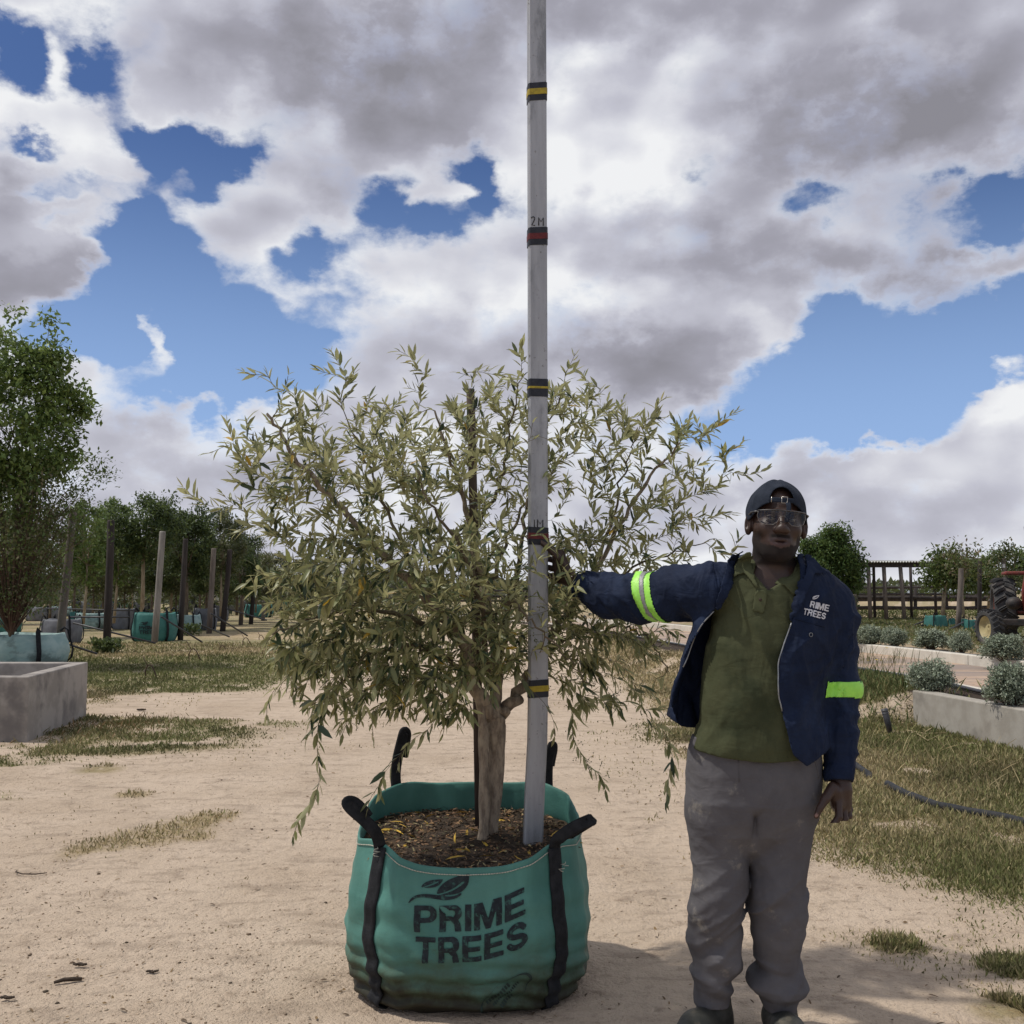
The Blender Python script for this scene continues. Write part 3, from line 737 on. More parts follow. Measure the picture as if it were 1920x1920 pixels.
# ---------------------------------------------------------------- flat glyphs from 2-D distance fields
def seg2(P, a, b, r):
    a = np.array(a, float); b = np.array(b, float); d = b - a
    t_ = np.clip(((P - a) @ d) / max(d @ d, 1e-12), 0, 1)
    return np.linalg.norm(P - a - t_[..., None] * d, axis=-1) - r
def box2(P, x0, y0, x1, y1):
    c = np.array(((x0 + x1) / 2, (y0 + y1) / 2)); h = np.array(((x1 - x0) / 2, (y1 - y0) / 2))
    q = np.abs(P - c) - h
    return np.linalg.norm(np.maximum(q, 0), axis=-1) + np.minimum(q.max(-1), 0)
def rbox2(P, x0, y0, x1, y1, r):
    return box2(P, x0 + r, y0 + r, x1 - r, y1 - r) - r
def poly2(P, pts):
    pts = np.array(pts, float); d = np.full(P.shape[:-1], 1e9); s = np.ones(P.shape[:-1])
    n = len(pts)
    for i in range(n):
        a = pts[i]; b = pts[i - 1]; e = b - a; w = P - a
        t_ = np.clip((w @ e) / max(e @ e, 1e-12), 0, 1); q = w - t_[..., None] * e
        d = np.minimum(d, (q ** 2).sum(-1))
        c1 = P[..., 1] >= a[1]; c2 = P[..., 1] < b[1]; c3 = e[0] * w[..., 1] > e[1] * w[..., 0]
        s = np.where((c1 & c2 & c3) | (~c1 & ~c2 & ~c3), -s, s)
    return s * np.sqrt(d)
def curve2(P, pts, r):
    d = np.full(P.shape[:-1], 1e9)
    for k in range(len(pts) - 1): d = np.minimum(d, seg2(P, pts[k], pts[k + 1], r))
    return d
def glyph(ch, P):
    """capital on a box of its own width by 1 high"""
    w = .225
    if ch == 'I': return box2(P, 0, 0, w, 1)
    if ch == 'T': return np.minimum(box2(P, 0, 1 - w * .85, .80, 1), box2(P, .40 - w / 2, 0, .40 + w / 2, 1))
    if ch == 'E':
        d = box2(P, 0, 0, w, 1)
        for (y0, y1, x1) in ((0, .19, .74), (.41, .59, .68), (.81, 1, .72)): d = np.minimum(d, box2(P, 0, y0, x1, y1))
        return d
    if ch in 'PR':
        lo = .36 if ch == 'P' else .40
        ring = np.maximum(rbox2(P, -.3, lo, .80, 1, .27), -rbox2(P, .0, lo + .18, .57, 1 - .18, .12))
        ring = np.maximum(ring, -P[..., 0] + .05)
        d = np.minimum(ring, box2(P, 0, 0, w, 1))
        if ch == 'R': d = np.minimum(d, poly2(P, [(.42, .45), (.66, .45), (.74, .30), (.80, 0), (.56, 0), (.53, .25), (.42, .36)]))
        return d
    if ch == 'M': return poly2(P, [(0, 0), (0, 1), (.31, 1), (.50, .36), (.69, 1), (1.0, 1), (1.0, 0), (.79, 0), (.79, .66), (.59, 0), (.41, 0), (.21, .66), (.21, 0)])
    if ch == 'S':
        c = []
        for a in np.linspace(20, 270, 16): c.append((.40 + .285 * math.cos(R(a)), .70 + .195 * math.sin(R(a))))
        for a in np.linspace(90, -160, 16): c.append((.40 + .295 * math.cos(R(a)), .305 + .20 * math.sin(R(a))))
        return curve2(P, c, .105)
GW = {'I': .225, 'T': .80, 'E': .74, 'P': .80, 'R': .82, 'M': 1.0, 'S': .80}
def word(P, txt, x0, y0, W, H, gap=.10):
    tot = sum(GW[c] for c in txt) + gap * (len(txt) - 1); sx = W / tot
    d = np.full(P.shape[:-1], 1e9); x = x0
    for c in txt:
        q = np.stack([(P[..., 0] - x) / sx, (P[..., 1] - y0) / H], -1)
        d = np.minimum(d, glyph(c, q) * min(sx, H)); x += (GW[c] + gap) * sx
    return d
def quadb(p0, p1, p2, n=12): return [tuple((1 - s) ** 2 * np.array(p0) + 2 * s * (1 - s) * np.array(p1) + s ** 2 * np.array(p2)) for s in np.linspace(0, 1, n)]
def emblem(P, x0, y0, W, H):
    """two leaves over a curling stem"""
    q = np.stack([(P[..., 0] - x0) / W, (P[..., 1] - y0) / H], -1); s = min(W, H)
    big = quadb((.46, .30), (.48, .82), (1.0, 1.0)) + quadb((1.0, 1.0), (1.04, .12), (.46, .30))[1:-1]
    small = quadb((.20, .56), (.24, .84), (.56, .82)) + quadb((.56, .82), (.52, .46), (.20, .56))[1:-1]
    d = np.minimum(poly2(q, big), poly2(q, small))
    d = np.maximum(d, -curve2(q, quadb((.44, .30), (.72, .34), (.90, .70)), .022))
    d = np.maximum(d, -curve2(q, quadb((.18, .53), (.34, .60), (.48, .74)), .018))
    stem = quadb((0, .02), (.10, .30), (.28, .27)) + quadb((.28, .27), (.48, .22), (.60, .17)) + quadb((.60, .17), (.78, .14), (.86, .30))
    dd = np.full(P.shape[:-1], 1e9)
    for k in range(len(stem) - 1):
        f_ = k / len(stem); dd = np.minimum(dd, seg2(q, stem[k], stem[k + 1], .012 + .055 * math.sin(math.pi * min(1, f_ * 1.02)) ** .8))
    return np.minimum(d, dd) * s
def glyph_mesh(fn, x0, y0, x1, y1, h):
    nx = int((x1 - x0) / h) + 2; ny = int((y1 - y0) / h) + 2
    X, Y = np.meshgrid(x0 + np.arange(nx) * h, y0 + np.arange(ny) * h, indexing='ij'); P = np.stack([X, Y], -1)
    D = fn(P); ins = D < 0
    e = h * .25
    for _ in range(2):
        gx = (fn(P + (e, 0)) - fn(P - (e, 0))) / (2 * e); gy = (fn(P + (0, e)) - fn(P - (0, e))) / (2 * e)
        g2 = gx ** 2 + gy ** 2 + 1e-9; Dn = fn(P)
        near = (~ins) & (np.abs(D) < 1.5 * h)
        mvx = -Dn * gx / g2; mvy = -Dn * gy / g2
        P = P + np.where(near[..., None], np.clip(np.stack([mvx, mvy], -1), -1.2 * h, 1.2 * h), 0)
    idx = np.arange(nx * ny).reshape(nx, ny)
    cnt = ins[:-1, :-1].astype(int) + ins[1:, :-1] + ins[1:, 1:] + ins[:-1, 1:]
    k = cnt >= 2
    Fc = np.stack([idx[:-1, :-1], idx[1:, :-1], idx[1:, 1:], idx[:-1, 1:]], -1)[k]
    used = np.unique(Fc); mp = np.full(nx * ny, -1); mp[used] = np.arange(len(used))
    return P.reshape(-1, 2)[used], mp[Fc]

def leaf_poly(p0, p1, bulge, n=14):
    p0 = np.array(p0, float); p1 = np.array(p1, float); d = p1 - p0; nrm = np.array((-d[1], d[0]))
    t_ = np.linspace(0, 1, n); w = np.sin(np.pi * t_ ** .8) ** .9
    return [tuple(p0 + d * a + nrm * bulge[0] * ww) for a, ww in zip(t_, w)] + [tuple(p0 + d * a - nrm * bulge[1] * ww) for a, ww in list(zip(t_, w))[::-1][1:-1]]
def merge(parts):
    V = []; Fc = []
    for v, f in parts:
        Fc += [tuple(i + len(V) for i in ff) for ff in f]; V += [tuple(x) for x in v]
    return np.array(V), Fc
def logo_field(P, u=1.0, words=("PRIME", "TREES"), leaf=True):
    d = np.minimum(word(P, words[0], 0.0 if len(words[0]) == 5 else .085 * u, .100 * u, (.372 if len(words[0]) == 5 else .30) * u, .085 * u), word(P, words[1], .004 * u, 0, .372 * u, .085 * u))
    if leaf:
        d = np.minimum(d, emblem(P, -.018 * u, .192 * u, .200 * u, .090 * u))
        d = np.maximum(d, -poly2(P, leaf_poly((.084 * u, .183 * u), (.135 * u, .145 * u), (.15, .12), 9)))
    return d
def on_bag(uv, off=.0025):
    """u = X offset from bag axis, v = height -> point on the front cloth"""
    u = uv[:, 0]; z = uv[:, 1]
    a = np.interp(z, [0, .015, .05, .12, .22, .34, .44, .50, .60], [.355, .385, .402, .416, .424, .418, .400, .388, .384])
    yy = -(np.maximum(a ** SE - np.abs(u) ** SE, 1e-6)) ** (1 / SE)
    return bag_pt(np.arctan2(yy, u), z, off)
m_ink = mat("dark ink", (.014, .018, .022), (.024, .034, .038), 40, .7, spec=.2, c3=(.04, .10, .085), sc3=70)
V, Fc = glyph_mesh(lambda P: logo_field(P, .95), -.03, -.01, .38, .345, .0019)
V = V + (-.158, .182)
V[:, 1] += .55 * np.clip(V[:, 0] - .02, 0, 1) ** 1.5 + .03 * V[:, 0]
mesh_obj("printed_letters", local(on_bag(V), bag), Fc, m_ink, bag)
# oval stamp
V = []; Fc = []; n = 60; c0 = np.array((.130, .077)); ax = np.array((math.cos(R(40)), math.sin(R(40)))); ay = np.array((-ax[1], ax[0]))
for k in range(n):
    a = 2 * math.pi * k / n
    for rr in (1.0, .91): V.append(c0 + ax * math.cos(a) * .098 * rr + ay * math.sin(a) * (.038 * rr + (.003 if rr < 1 else 0)))
for k in range(n): Fc.append((2 * k, 2 * k + 1, (2 * k + 3) % (2 * n), (2 * k + 2) % (2 * n)))
m_ink2 = mat("faded ink", (.018, .028, .022), (.026, .045, .036), 30, .8)
parts = [(np.array(V), Fc)]
for (ln, off_, x0, x1) in ((9, .016, -.062, .035), (14, .0, -.05, .06), (6, -.017, -.035, .02)):   # rows of worn, unreadable small print
    for k in range(ln):
        xa = x0 + (x1 - x0) * k / ln; w_ = (x1 - x0) / ln * .62; h_ = .004 if off_ == 0 else .006
        hh = h_ * (.7 + .5 * rng.random())
        p = [c0 + ax * a_ + ay * b_ for (a_, b_) in ((xa, off_ - hh), (xa + w_, off_ - hh), (xa + w_, off_ + hh), (xa, off_ + hh))]
        parts.append((np.array(p), [(0, 1, 2, 3)]))
v, f = merge(parts)
mesh_obj("printed_stamp", local(on_bag(v, .0050), bag), f, m_ink2, bag)

# ---------------------------------------------------------------- soil in the bag
SZ = .472
rr = np.linspace(0, 1, 50); TH_, RR = np.meshgrid(np.linspace(0, 2 * np.pi, 120, endpoint=False), rr)
a = .385 / (np.abs(np.cos(TH_)) ** SE + np.abs(np.sin(TH_)) ** SE) ** (1 / SE)
X = BX + a * RR * np.cos(TH_); Y = BY + a * RR * np.sin(TH_)
Pn = np.stack([X, Y], -1)
def soil_z(x, y):
    P = np.stack([x, y], -1)
    return SZ + (fbm(P, 9, 4, 12) - .5) * .030 + (fbm(P, 40, 3, 13) - .5) * .016 + .018 * (y - BY) / .35 + .02 * np.exp(-((x - BX - .08) ** 2 + (y - BY) ** 2) / .01)
Z = soil_z(X, Y)
Vs = np.stack([X, Y, Z], -1).reshape(-1, 3); I = np.arange(50 * 120).reshape(50, 120); J = np.roll(I, -1, 1)
m_psoil = mat("potting soil", (.028, .020, .014), (.055, .038, .024), 30, .95, .8, 120, c3=(.085, .055, .03), sc3=14)
so_ = mesh_obj("potting_soil", Vs, np.stack([I[:-1], J[:-1], J[1:], I[1:]], -1).reshape(-1, 4), m_psoil)
tag(so_, "dark potting soil filling the big teal bag", "soil", kind="stuff")
n = 2600; rr = .37 * np.sqrt(rng.random(n)); aa = rng.uniform(0, 6.283, n)
k_ = 1 / (np.abs(np.cos(aa)) ** SE + np.abs(np.sin(aa)) ** SE) ** (1 / SE)
x = BX + rr * k_ * np.cos(aa); y = BY + rr * k_ * np.sin(aa)
Pp = np.stack([x, y, soil_z(x, y) + .004 + .006 * rng.random(n)], -1)
Dn = np.column_stack([rng.normal(0, 1, (n, 2)), rng.normal(0, .25, n)])
L = .008 + .028 * rng.random(n) ** 1.5
kind = rng.random(n); pal = np.array([(.10, .065, .04), (.17, .095, .05), (.055, .038, .025), (.26, .155, .07), (.33, .27, .14), (.48, .31, .05), (.13, .14, .06)])
ci = np.searchsorted([.34, .6, .8, .90, .955, .975, 1.0], kind)
big = ci == 5; L[big] = .04 + .03 * rng.random(big.sum())
V, Fc, kk = leaves_mesh(Pp, Dn, np.tile([0, 0, 1.], (n, 1)) + rng.normal(0, .5, (n, 3)), L, np.where(big, .006, .0012 + .0035 * rng.random(n)), bend=.2)
lo_ = mesh_obj("leaf_litter", V, Fc, m_clod, smooth=False); set_col(lo_, np.repeat(pal[ci] * (.7 + .6 * rng.random((n, 1))), kk, 0))
tag(lo_, "yellow and brown fallen leaves and bark on the soil in the big bag", "leaves", kind="stuff")

# ================================================================== MEASURING STAFF
RY = 3.72
m_alu, t, b, o = newmat("weathered aluminium")
co = t.new('ShaderNodeTexCoord').outputs['Object']
c = t.mix(t.smooth(t.noise(t.vec('MULTIPLY', co, (1, 1, .12)), 22, 6, .65), .35, .68), (.38, .385, .40), (.30, .305, .32))
c = t.mix(t.smooth(t.noise(co, 45, 4, .7), .62, .70), c, (.16, .15, .14))
c = t.mix(t.smooth(t.noise(t.vec('MULTIPLY', co, (3, 3, 1)), 3, 6, .7), .50, .66), c, (.22, .225, .235))
t.put(b.inputs['Base Color'], c); b.inputs['Metallic'].default_value = .35; b.inputs['Roughness'].default_value = .55
staff_pts = [(1000, 1577), (1004, 1480), (1008.5, 1390), (1010, 1290), (1010, 1100), (1009.5, 800), (1008.5, 400), (1007.5, 100), (1007, -60), (1007, -260)]
stf = empty("measuring_staff", Wp(1000, 1577, RY), "tall grey aluminium measuring staff with black, yellow and red tape bands", "measuring staff")
def staff_at(py):
    pys = [p[1] for p in staff_pts][::-1]; pxs = [p[0] for p in staff_pts][::-1]
    return Wp(np.interp(py, pys, pxs) - 1, py, RY)
def staff_section(py0, py1, w, d, n=2, slant=0.0, name=None, m=None, parent=stf, rows_=None):
    q = MB(); V = []; Fc = []
    pys = np.linspace(py0, py1, n) if rows_ is None else rows_
    ca, sa = math.cos(R(8)), math.sin(R(8)); c_ = .006
    sec = [(-w / 2 + c_, -d / 2), (w / 2 - c_, -d / 2), (w / 2, -d / 2 + c_), (w / 2, d / 2), (-w / 2, d / 2), (-w / 2, -d / 2 + c_)]
    for py in pys:
        p = staff_at(py) - np.array(stf.location)
        for (u, v) in sec:
            V.append((p[0] + u * ca - v * sa, p[1] + u * sa + v * ca, p[2] + slant * u / w))
    m_ = len(pys); k6 = len(sec)
    for i in range(m_ - 1):
        for k in range(k6): Fc.append((i * k6 + k, i * k6 + (k + 1) % k6, (i + 1) * k6 + (k + 1) % k6, (i + 1) * k6 + k))
    Fc += [tuple(reversed(range(k6))), tuple(range((m_ - 1) * k6, m_ * k6))]
    q.add(V, Fc); return q.build(name, m, parent)
staff_section(0, 0, .068, .036, name="bar", m=m_alu, rows_=[1590, 1540, 1480, 1435, 1390, 1340, 1290, 1100, 800, 400, 100, -60, -260])
m_tb = mat("black tape", (.016, .018, .024), (.026, .028, .036), 40, .5, .2, 60)
m_ty = mat("yellow tape", (.42, .32, .03), (.30, .23, .03), 50, .6, .2, 60)
m_tr = mat("dark red tape", (.14, .022, .022), (.09, .015, .018), 50, .6, .2, 60)
for (pc, colr, sl_) in ((1290, m_ty, .004), (1005, m_tr, -.003), (728, m_ty, .0), (445, m_tr, .006), (175, m_ty, .010)):
    tb = staff_section(pc - 16, pc + 17, .072, .040, 2, sl_, "tape_band", m_tb)
    staff_section(pc - (5 if pc != 728 else 2), pc + (6 if pc != 728 else 2), .0738, .0418, 2, sl_, "tape_stripe", colr, tb)
    tb.data.polygons.foreach_set('use_smooth', [False] * len(tb.data.polygons))
m_mark = mat("black marker", (.03, .03, .034), (.06, .06, .065), 60, .7)
def marker(name, strokes, pyc, s_=.0022, h=.034):
    q = MB(); p0 = staff_at(pyc) - np.array(stf.location); ca, sa = math.cos(R(8)), math.sin(R(8))
    for stx in strokes:
        q.tube([(p0[0] + u * h * ca + .0205 * sa, p0[1] + u * h * sa - .0200 * ca + 0.0015, p0[2] + v * h) for (u, v) in stx], s_, 5)
    q.build(name, m_mark, stf, True)
two = [(-.75, .35), (-.68, .48), (-.52, .52), (-.38, .40), (-.42, .18), (-.70, -.40), (-.34, -.42)]
M_ = [(.05, -.42), (.05, .45), (.30, .02), (.55, .45), (.55, -.42)]
marker("height_mark", [two, M_], 419)
marker("height_mark", [[(-.5, .4), (-.48, -.42)], [(-.15, -.42), (-.15, .4), (.12, -.05), (.42, .4), (.42, -.42)]], 982)

# ================================================================== OLIVE TREE
olive = empty("olive_tree", Wp(918, 1592, 3.77), "bushy silver-leaved olive tree with drooping shoots, planted in the big teal bag", "tree")
OL = np.array(olive.location)
r2 = np.random.default_rng(11)
def smooth_path(P_, n=7):
    P_ = [np.asarray(p, float) for p in P_]; P_ = [2 * P_[0] - P_[1]] + P_ + [2 * P_[-1] - P_[-2]]; out = []
    for k in range(1, len(P_) - 2):
        for s_ in np.linspace(0, 1, n, endpoint=False):
            p0, p1, p2, p3 = P_[k - 1], P_[k], P_[k + 1], P_[k + 2]
            out.append(.5 * ((2 * p1) + (-p0 + p2) * s_ + (2 * p0 - 5 * p1 + 4 * p2 - p3) * s_ ** 2 + (-p0 + 3 * p1 - 3 * p2 + p3) * s_ ** 3))
    out.append(P_[-2]); return out
m_bark, t, b, o = newmat("olive bark")
co = t.new('ShaderNodeTexCoord').outputs['Object']
cs = t.vec('MULTIPLY', co, (1, 1, .30))
f1 = t.noise(cs, 55, 6, .65); f2 = t.noise(co, 9, 4, .6)
c = t.mix(t.smooth(f1, .35, .65), (.33, .27, .20), (.15, .115, .085)); c = t.mix(t.smooth(f2, .5, .68), c, (.36, .30, .22))
t.put(b.inputs['Base Color'], c); b.inputs['Roughness'].default_value = .95
bn = t.new('ShaderNodeBump'); bn.inputs['Strength'].default_value = .8; bn.inputs['Distance'].default_value = .01
t.put(bn.inputs['Height'], f1); t.l.new(bn.outputs[0], b.inputs['Normal'])
LIMBS = [
 ([(925, 1350, 3.77), (895, 1290, 3.74), (866, 1200, 3.68), (805, 1130, 3.60), (720, 1045, 3.52), (640, 955, 3.46), (560, 865, 3.42), (500, 775, 3.40)], .030, .006),
 ([(925, 1340, 3.78), (930, 1250, 3.84), (910, 1120, 3.92), (885, 1000, 3.95), (850, 880, 3.95), (815, 770, 3.95)], .027, .005),
 ([(930, 1352, 3.77), (962, 1312, 3.82), (1000, 1245, 3.92), (1060, 1150, 4.0), (1120, 1060, 4.02), (1200, 920, 3.98), (1275, 830, 3.95)], .026, .005),
 ([(932, 1260, 3.84), (960, 1110, 3.95), (990, 960, 4.0), (1015, 830, 4.02), (1055, 730, 4.02)], .018, .004),
 ([(866, 1200, 3.68), (770, 1160, 3.55), (660, 1140, 3.45), (570, 1170, 3.40), (510, 1190, 3.36)], .014, .004),
 ([(985, 1270, 3.88), (1060, 1200, 3.98), (1140, 1170, 4.0), (1210, 1195, 3.95), (1250, 1260, 3.90)], .015, .004),
 ([(915, 1290, 3.76), (905, 1160, 3.60), (875, 1050, 3.48), (820, 960, 3.40), (780, 880, 3.36)], .017, .004),
 ([(910, 1120, 3.92), (950, 1020, 4.10), (1000, 920, 4.22), (1080, 840, 4.26)], .014, .004),
 ([(1060, 1150, 4.0), (1150, 1090, 3.98), (1250, 1040, 3.92), (1340, 1010, 3.86)], .010, .003),
 ([(895, 1290, 3.74), (830, 1230, 3.60), (750, 1210, 3.48), (670, 1240, 3.40), (630, 1300, 3.36)], .012, .003),
 ([(805, 1130, 3.60), (740, 990, 3.66), (690, 880, 3.72), (640, 760, 3.75)], .012, .003),
 ([(1120, 1060, 4.02), (1150, 960, 4.08), (1180, 860, 4.1), (1200, 800, 4.1)], .010, .003),
 ([(885, 1000, 3.95), (940, 900, 3.85), (960, 800, 3.80), (978, 690, 3.80)], .012, .003),
 ([(905, 1160, 3.60), (960, 1130, 3.48), (990, 1160, 3.42), (1060, 1230, 3.45), (1110, 1290, 3.5)], .009, .003),
]
nodes = []; nrad = []; ndir = []
trunk = MB(); br = MB()
tp = smooth_path([Wp(912, 1602, 3.77), Wp(917, 1560, 3.77), Wp(925, 1500, 3.775), Wp(931, 1430, 3.775), Wp(932, 1385, 3.77), Wp(928, 1335, 3.78)], 6)
tr_ = np.interp(np.linspace(0, 1, len(tp)), [0, .12, .3, .7, .9, 1], [.044, .029, .0255, .026, .031, .020])
V = []; Fc = []; nn_ = 28
for i, p in enumerate(tp):
    for k in range(nn_):
        a = 2 * math.pi * k / nn_
        rr_ = tr_[i] * (1 + .10 * math.sin(2 * a + .8 + i * .03) + .07 * math.sin(5 * a + i * .22) + .045 * math.sin(9 * a - i * .17) + .03 * math.sin(14 * a + i * .3)) * (1 + .06 * float(fbm(np.array([[math.cos(a), math.sin(a), i * .2]]), 2, 2, 3)[0] - .5))
        V.append(p - OL + np.array((math.cos(a) * rr_, math.sin(a) * rr_ * .85, 0)))
for i in range(len(tp) - 1):
    for k in range(nn_): Fc.append((i * nn_ + k, i * nn_ + (k + 1) % nn_, (i + 1) * nn_ + (k + 1) % nn_, (i + 1) * nn_ + k))
Fc.append(tuple(range((len(tp) - 1) * nn_, len(tp) * nn_)))
trunk.add(V, Fc)
# second stem fused to the main one
t2 = smooth_path([Wp(903, 1600, 3.745), Wp(908, 1540, 3.74), Wp(907, 1450, 3.735), Wp(905, 1360, 3.74), Wp(896, 1290, 3.745)], 6)
trunk.tube([p - OL for p in t2], [.021 - .006 * k / len(t2) + .002 * math.sin(k * .9) for k in range(len(t2))], 14)
# the fork's limbs
for (pl_, ra, rb) in LIMBS:
    P3 = smooth_path([Wp(*p) for p in pl_], 8)
    for i in range(1, len(P3) - 1): P3[i] = P3[i] + r2.normal(0, .006, 3)
    rr_ = (np.linspace(ra, rb, len(P3)) if ra > .02 else np.linspace(ra, rb, len(P3)) * .75) * np.linspace(1, .7, len(P3)) * (1 + .06 * np.sin(np.arange(len(P3)) * 1.3))
    (trunk if ra > .02 else br).tube([p - OL for p in P3], list(rr_), 12 if ra > .02 else 8)
    for i in range(3, len(P3)):
        nodes.append(P3[i]); nrad.append(rr_[i]); ndir.append((P3[i] - P3[i - 1]) / np.linalg.norm(P3[i] - P3[i - 1]))
trunk.build("trunk", m_bark, olive, True)
# target tips: silhouette shoots seen in the photo, then a volume fill
TIPS = [(345, 915, 3.35), (385, 850, 3.38), (365, 935, 3.36), (425, 790, 3.38), (460, 698, 3.40), (500, 700, 3.42), (540, 705, 3.5), (622, 662, 3.72), (592, 690, 3.75), (655, 715, 3.75), (690, 740, 3.8), (745, 655, 3.9),
        (775, 665, 3.9), (858, 698, 3.9), (915, 725, 3.8), (980, 640, 3.8), (965, 655, 3.8), (1078, 662, 4.0), (1060, 700, 4.0), (1105, 725, 4.05), (1140, 745, 4.05), (1170, 745, 4.1), (1250, 742, 3.95),
        (1295, 780, 3.95), (1345, 800, 3.92), (1385, 765, 3.9), (1392, 830, 3.9), (1438, 878, 3.88), (1330, 880, 3.9), (1370, 965, 3.88), (1385, 1010, 3.88), (1350, 960, 3.9), (1375, 1035, 3.86),
        (400, 960, 3.36), (440, 1000, 3.34), (455, 1095, 3.3), (478, 1060, 3.3), (500, 1130, 3.3), (470, 985, 3.38), (1180, 800, 4.05), (1225, 790, 4.0), (440, 900, 3.4), (480, 830, 3.4)]
DROOP = [(548, 1572, 3.3), (590, 1495, 3.3), (598, 1440, 3.32), (520, 1300, 3.32), (500, 1350, 3.3), (690, 1520, 3.42), (712, 1500, 3.45), (640, 1380, 3.4), (745, 1440, 3.5), (790, 1390, 3.5), (830, 1380, 3.45), (700, 1380, 3.4), (660, 1340, 3.4),
         (1040, 1380, 3.6), (1075, 1390, 3.9), (1110, 1455, 3.9), (1135, 1495, 3.92), (1190, 1300, 3.9), (1215, 1380, 3.88), (1250, 1510, 3.86), (1248, 1400, 3.86), (1165, 1330, 3.9), (1260, 1340, 3.84), (560, 1260, 3.35), (600, 1330, 3.36),
         (1095, 1330, 3.95), (1020, 1330, 3.95), (860, 1360, 3.4), (1230, 1240, 3.9), (1275, 1200, 3.88), (615, 1200, 3.4), (540, 1230, 3.35), (770, 1330, 3.45), (730, 1290, 3.42), (575, 1380, 3.3), (885, 1330, 3.35)]
tips = [(Wp(*p), 0) for p in TIPS] + [(Wp(p[0] + (925 - p[0]) * a_ + b_, p[1] + (1000 - p[1]) * a_ + c_, p[2]), 0) for p in TIPS for (a_, b_, c_) in ((.10, 12, 0), (.18, -14, 6))] + [(Wp(*p), 1) for p in DROOP]
# fill volume in crown-shaped ellipsoids (centre px, centre depth, radii in px, depth radius, count, droop chance)
FILL = [(640, 900, 3.55, 190, 150, .30, 75, 0), (560, 880, 3.45, 150, 150, .2, 34, 0), (800, 880, 3.8, 190, 160, .40, 66, 0), (960, 820, 3.95, 150, 140, .40, 55, 0), (1080, 820, 4.0, 130, 120, .3, 42, 0),
        (1220, 880, 3.95, 150, 110, .2, 34, 0), (1200, 1010, 3.92, 160, 90, .2, 34, 0), (760, 1080, 3.55, 230, 120, .38, 150, .2), (960, 1080, 3.8, 180, 130, .45, 105, .1), (1110, 1080, 3.98, 130, 110, .2, 42, .2),
        (600, 1100, 3.4, 130, 100, .2, 48, .4), (680, 1230, 3.45, 160, 80, .2, 60, .7), (860, 1220, 3.65, 180, 80, .35, 90, .5), (1020, 1200, 3.85, 150, 70, .25, 50, .5), (1150, 1200, 3.9, 110, 70, .12, 36, .8),
        (640, 1300, 3.4, 110, 70, .15, 26, 1), (800, 1310, 3.45, 130, 50, .2, 26, 1), (1130, 1290, 3.92, 110, 70, .1, 22, 1), (560, 1230, 3.38, 70, 60, .12, 20, .8)]
for (cx, cy, Yc, rx, ry, dY, cnt, dr) in FILL:
    for _ in range(int(cnt * 2.6)):
        while True:
            u, v, w = r2.uniform(-1, 1, 3)
            if u * u + v * v + w * w < 1: break
        tips.append((Wp(cx + u * rx, cy + v * ry, Yc + w * dY), 1 if r2.random() < dr else 0))
root = Wp(925, 1330, 3.78)
tips.sort(key=lambda q_: np.linalg.norm(q_[0] - root))
NP = [np.array(n_) for n_ in nodes]; ND = list(ndir); NR = list(nrad)
LP = []; LD = []; LN = []; LL = []; LW = []; LC = []
berries = MB(); nb = 0
CF = np.array([(.21, .235, .12), (.28, .295, .16), (.14, .175, .09), (.36, .365, .20), (.06, .095, .055), (.04, .07, .045), (.48, .32, .05), (.46, .45, .27)])
CP = np.array([.24, .22, .17, .13, .10, .06, .012, .068]); CP = CP / CP.sum()
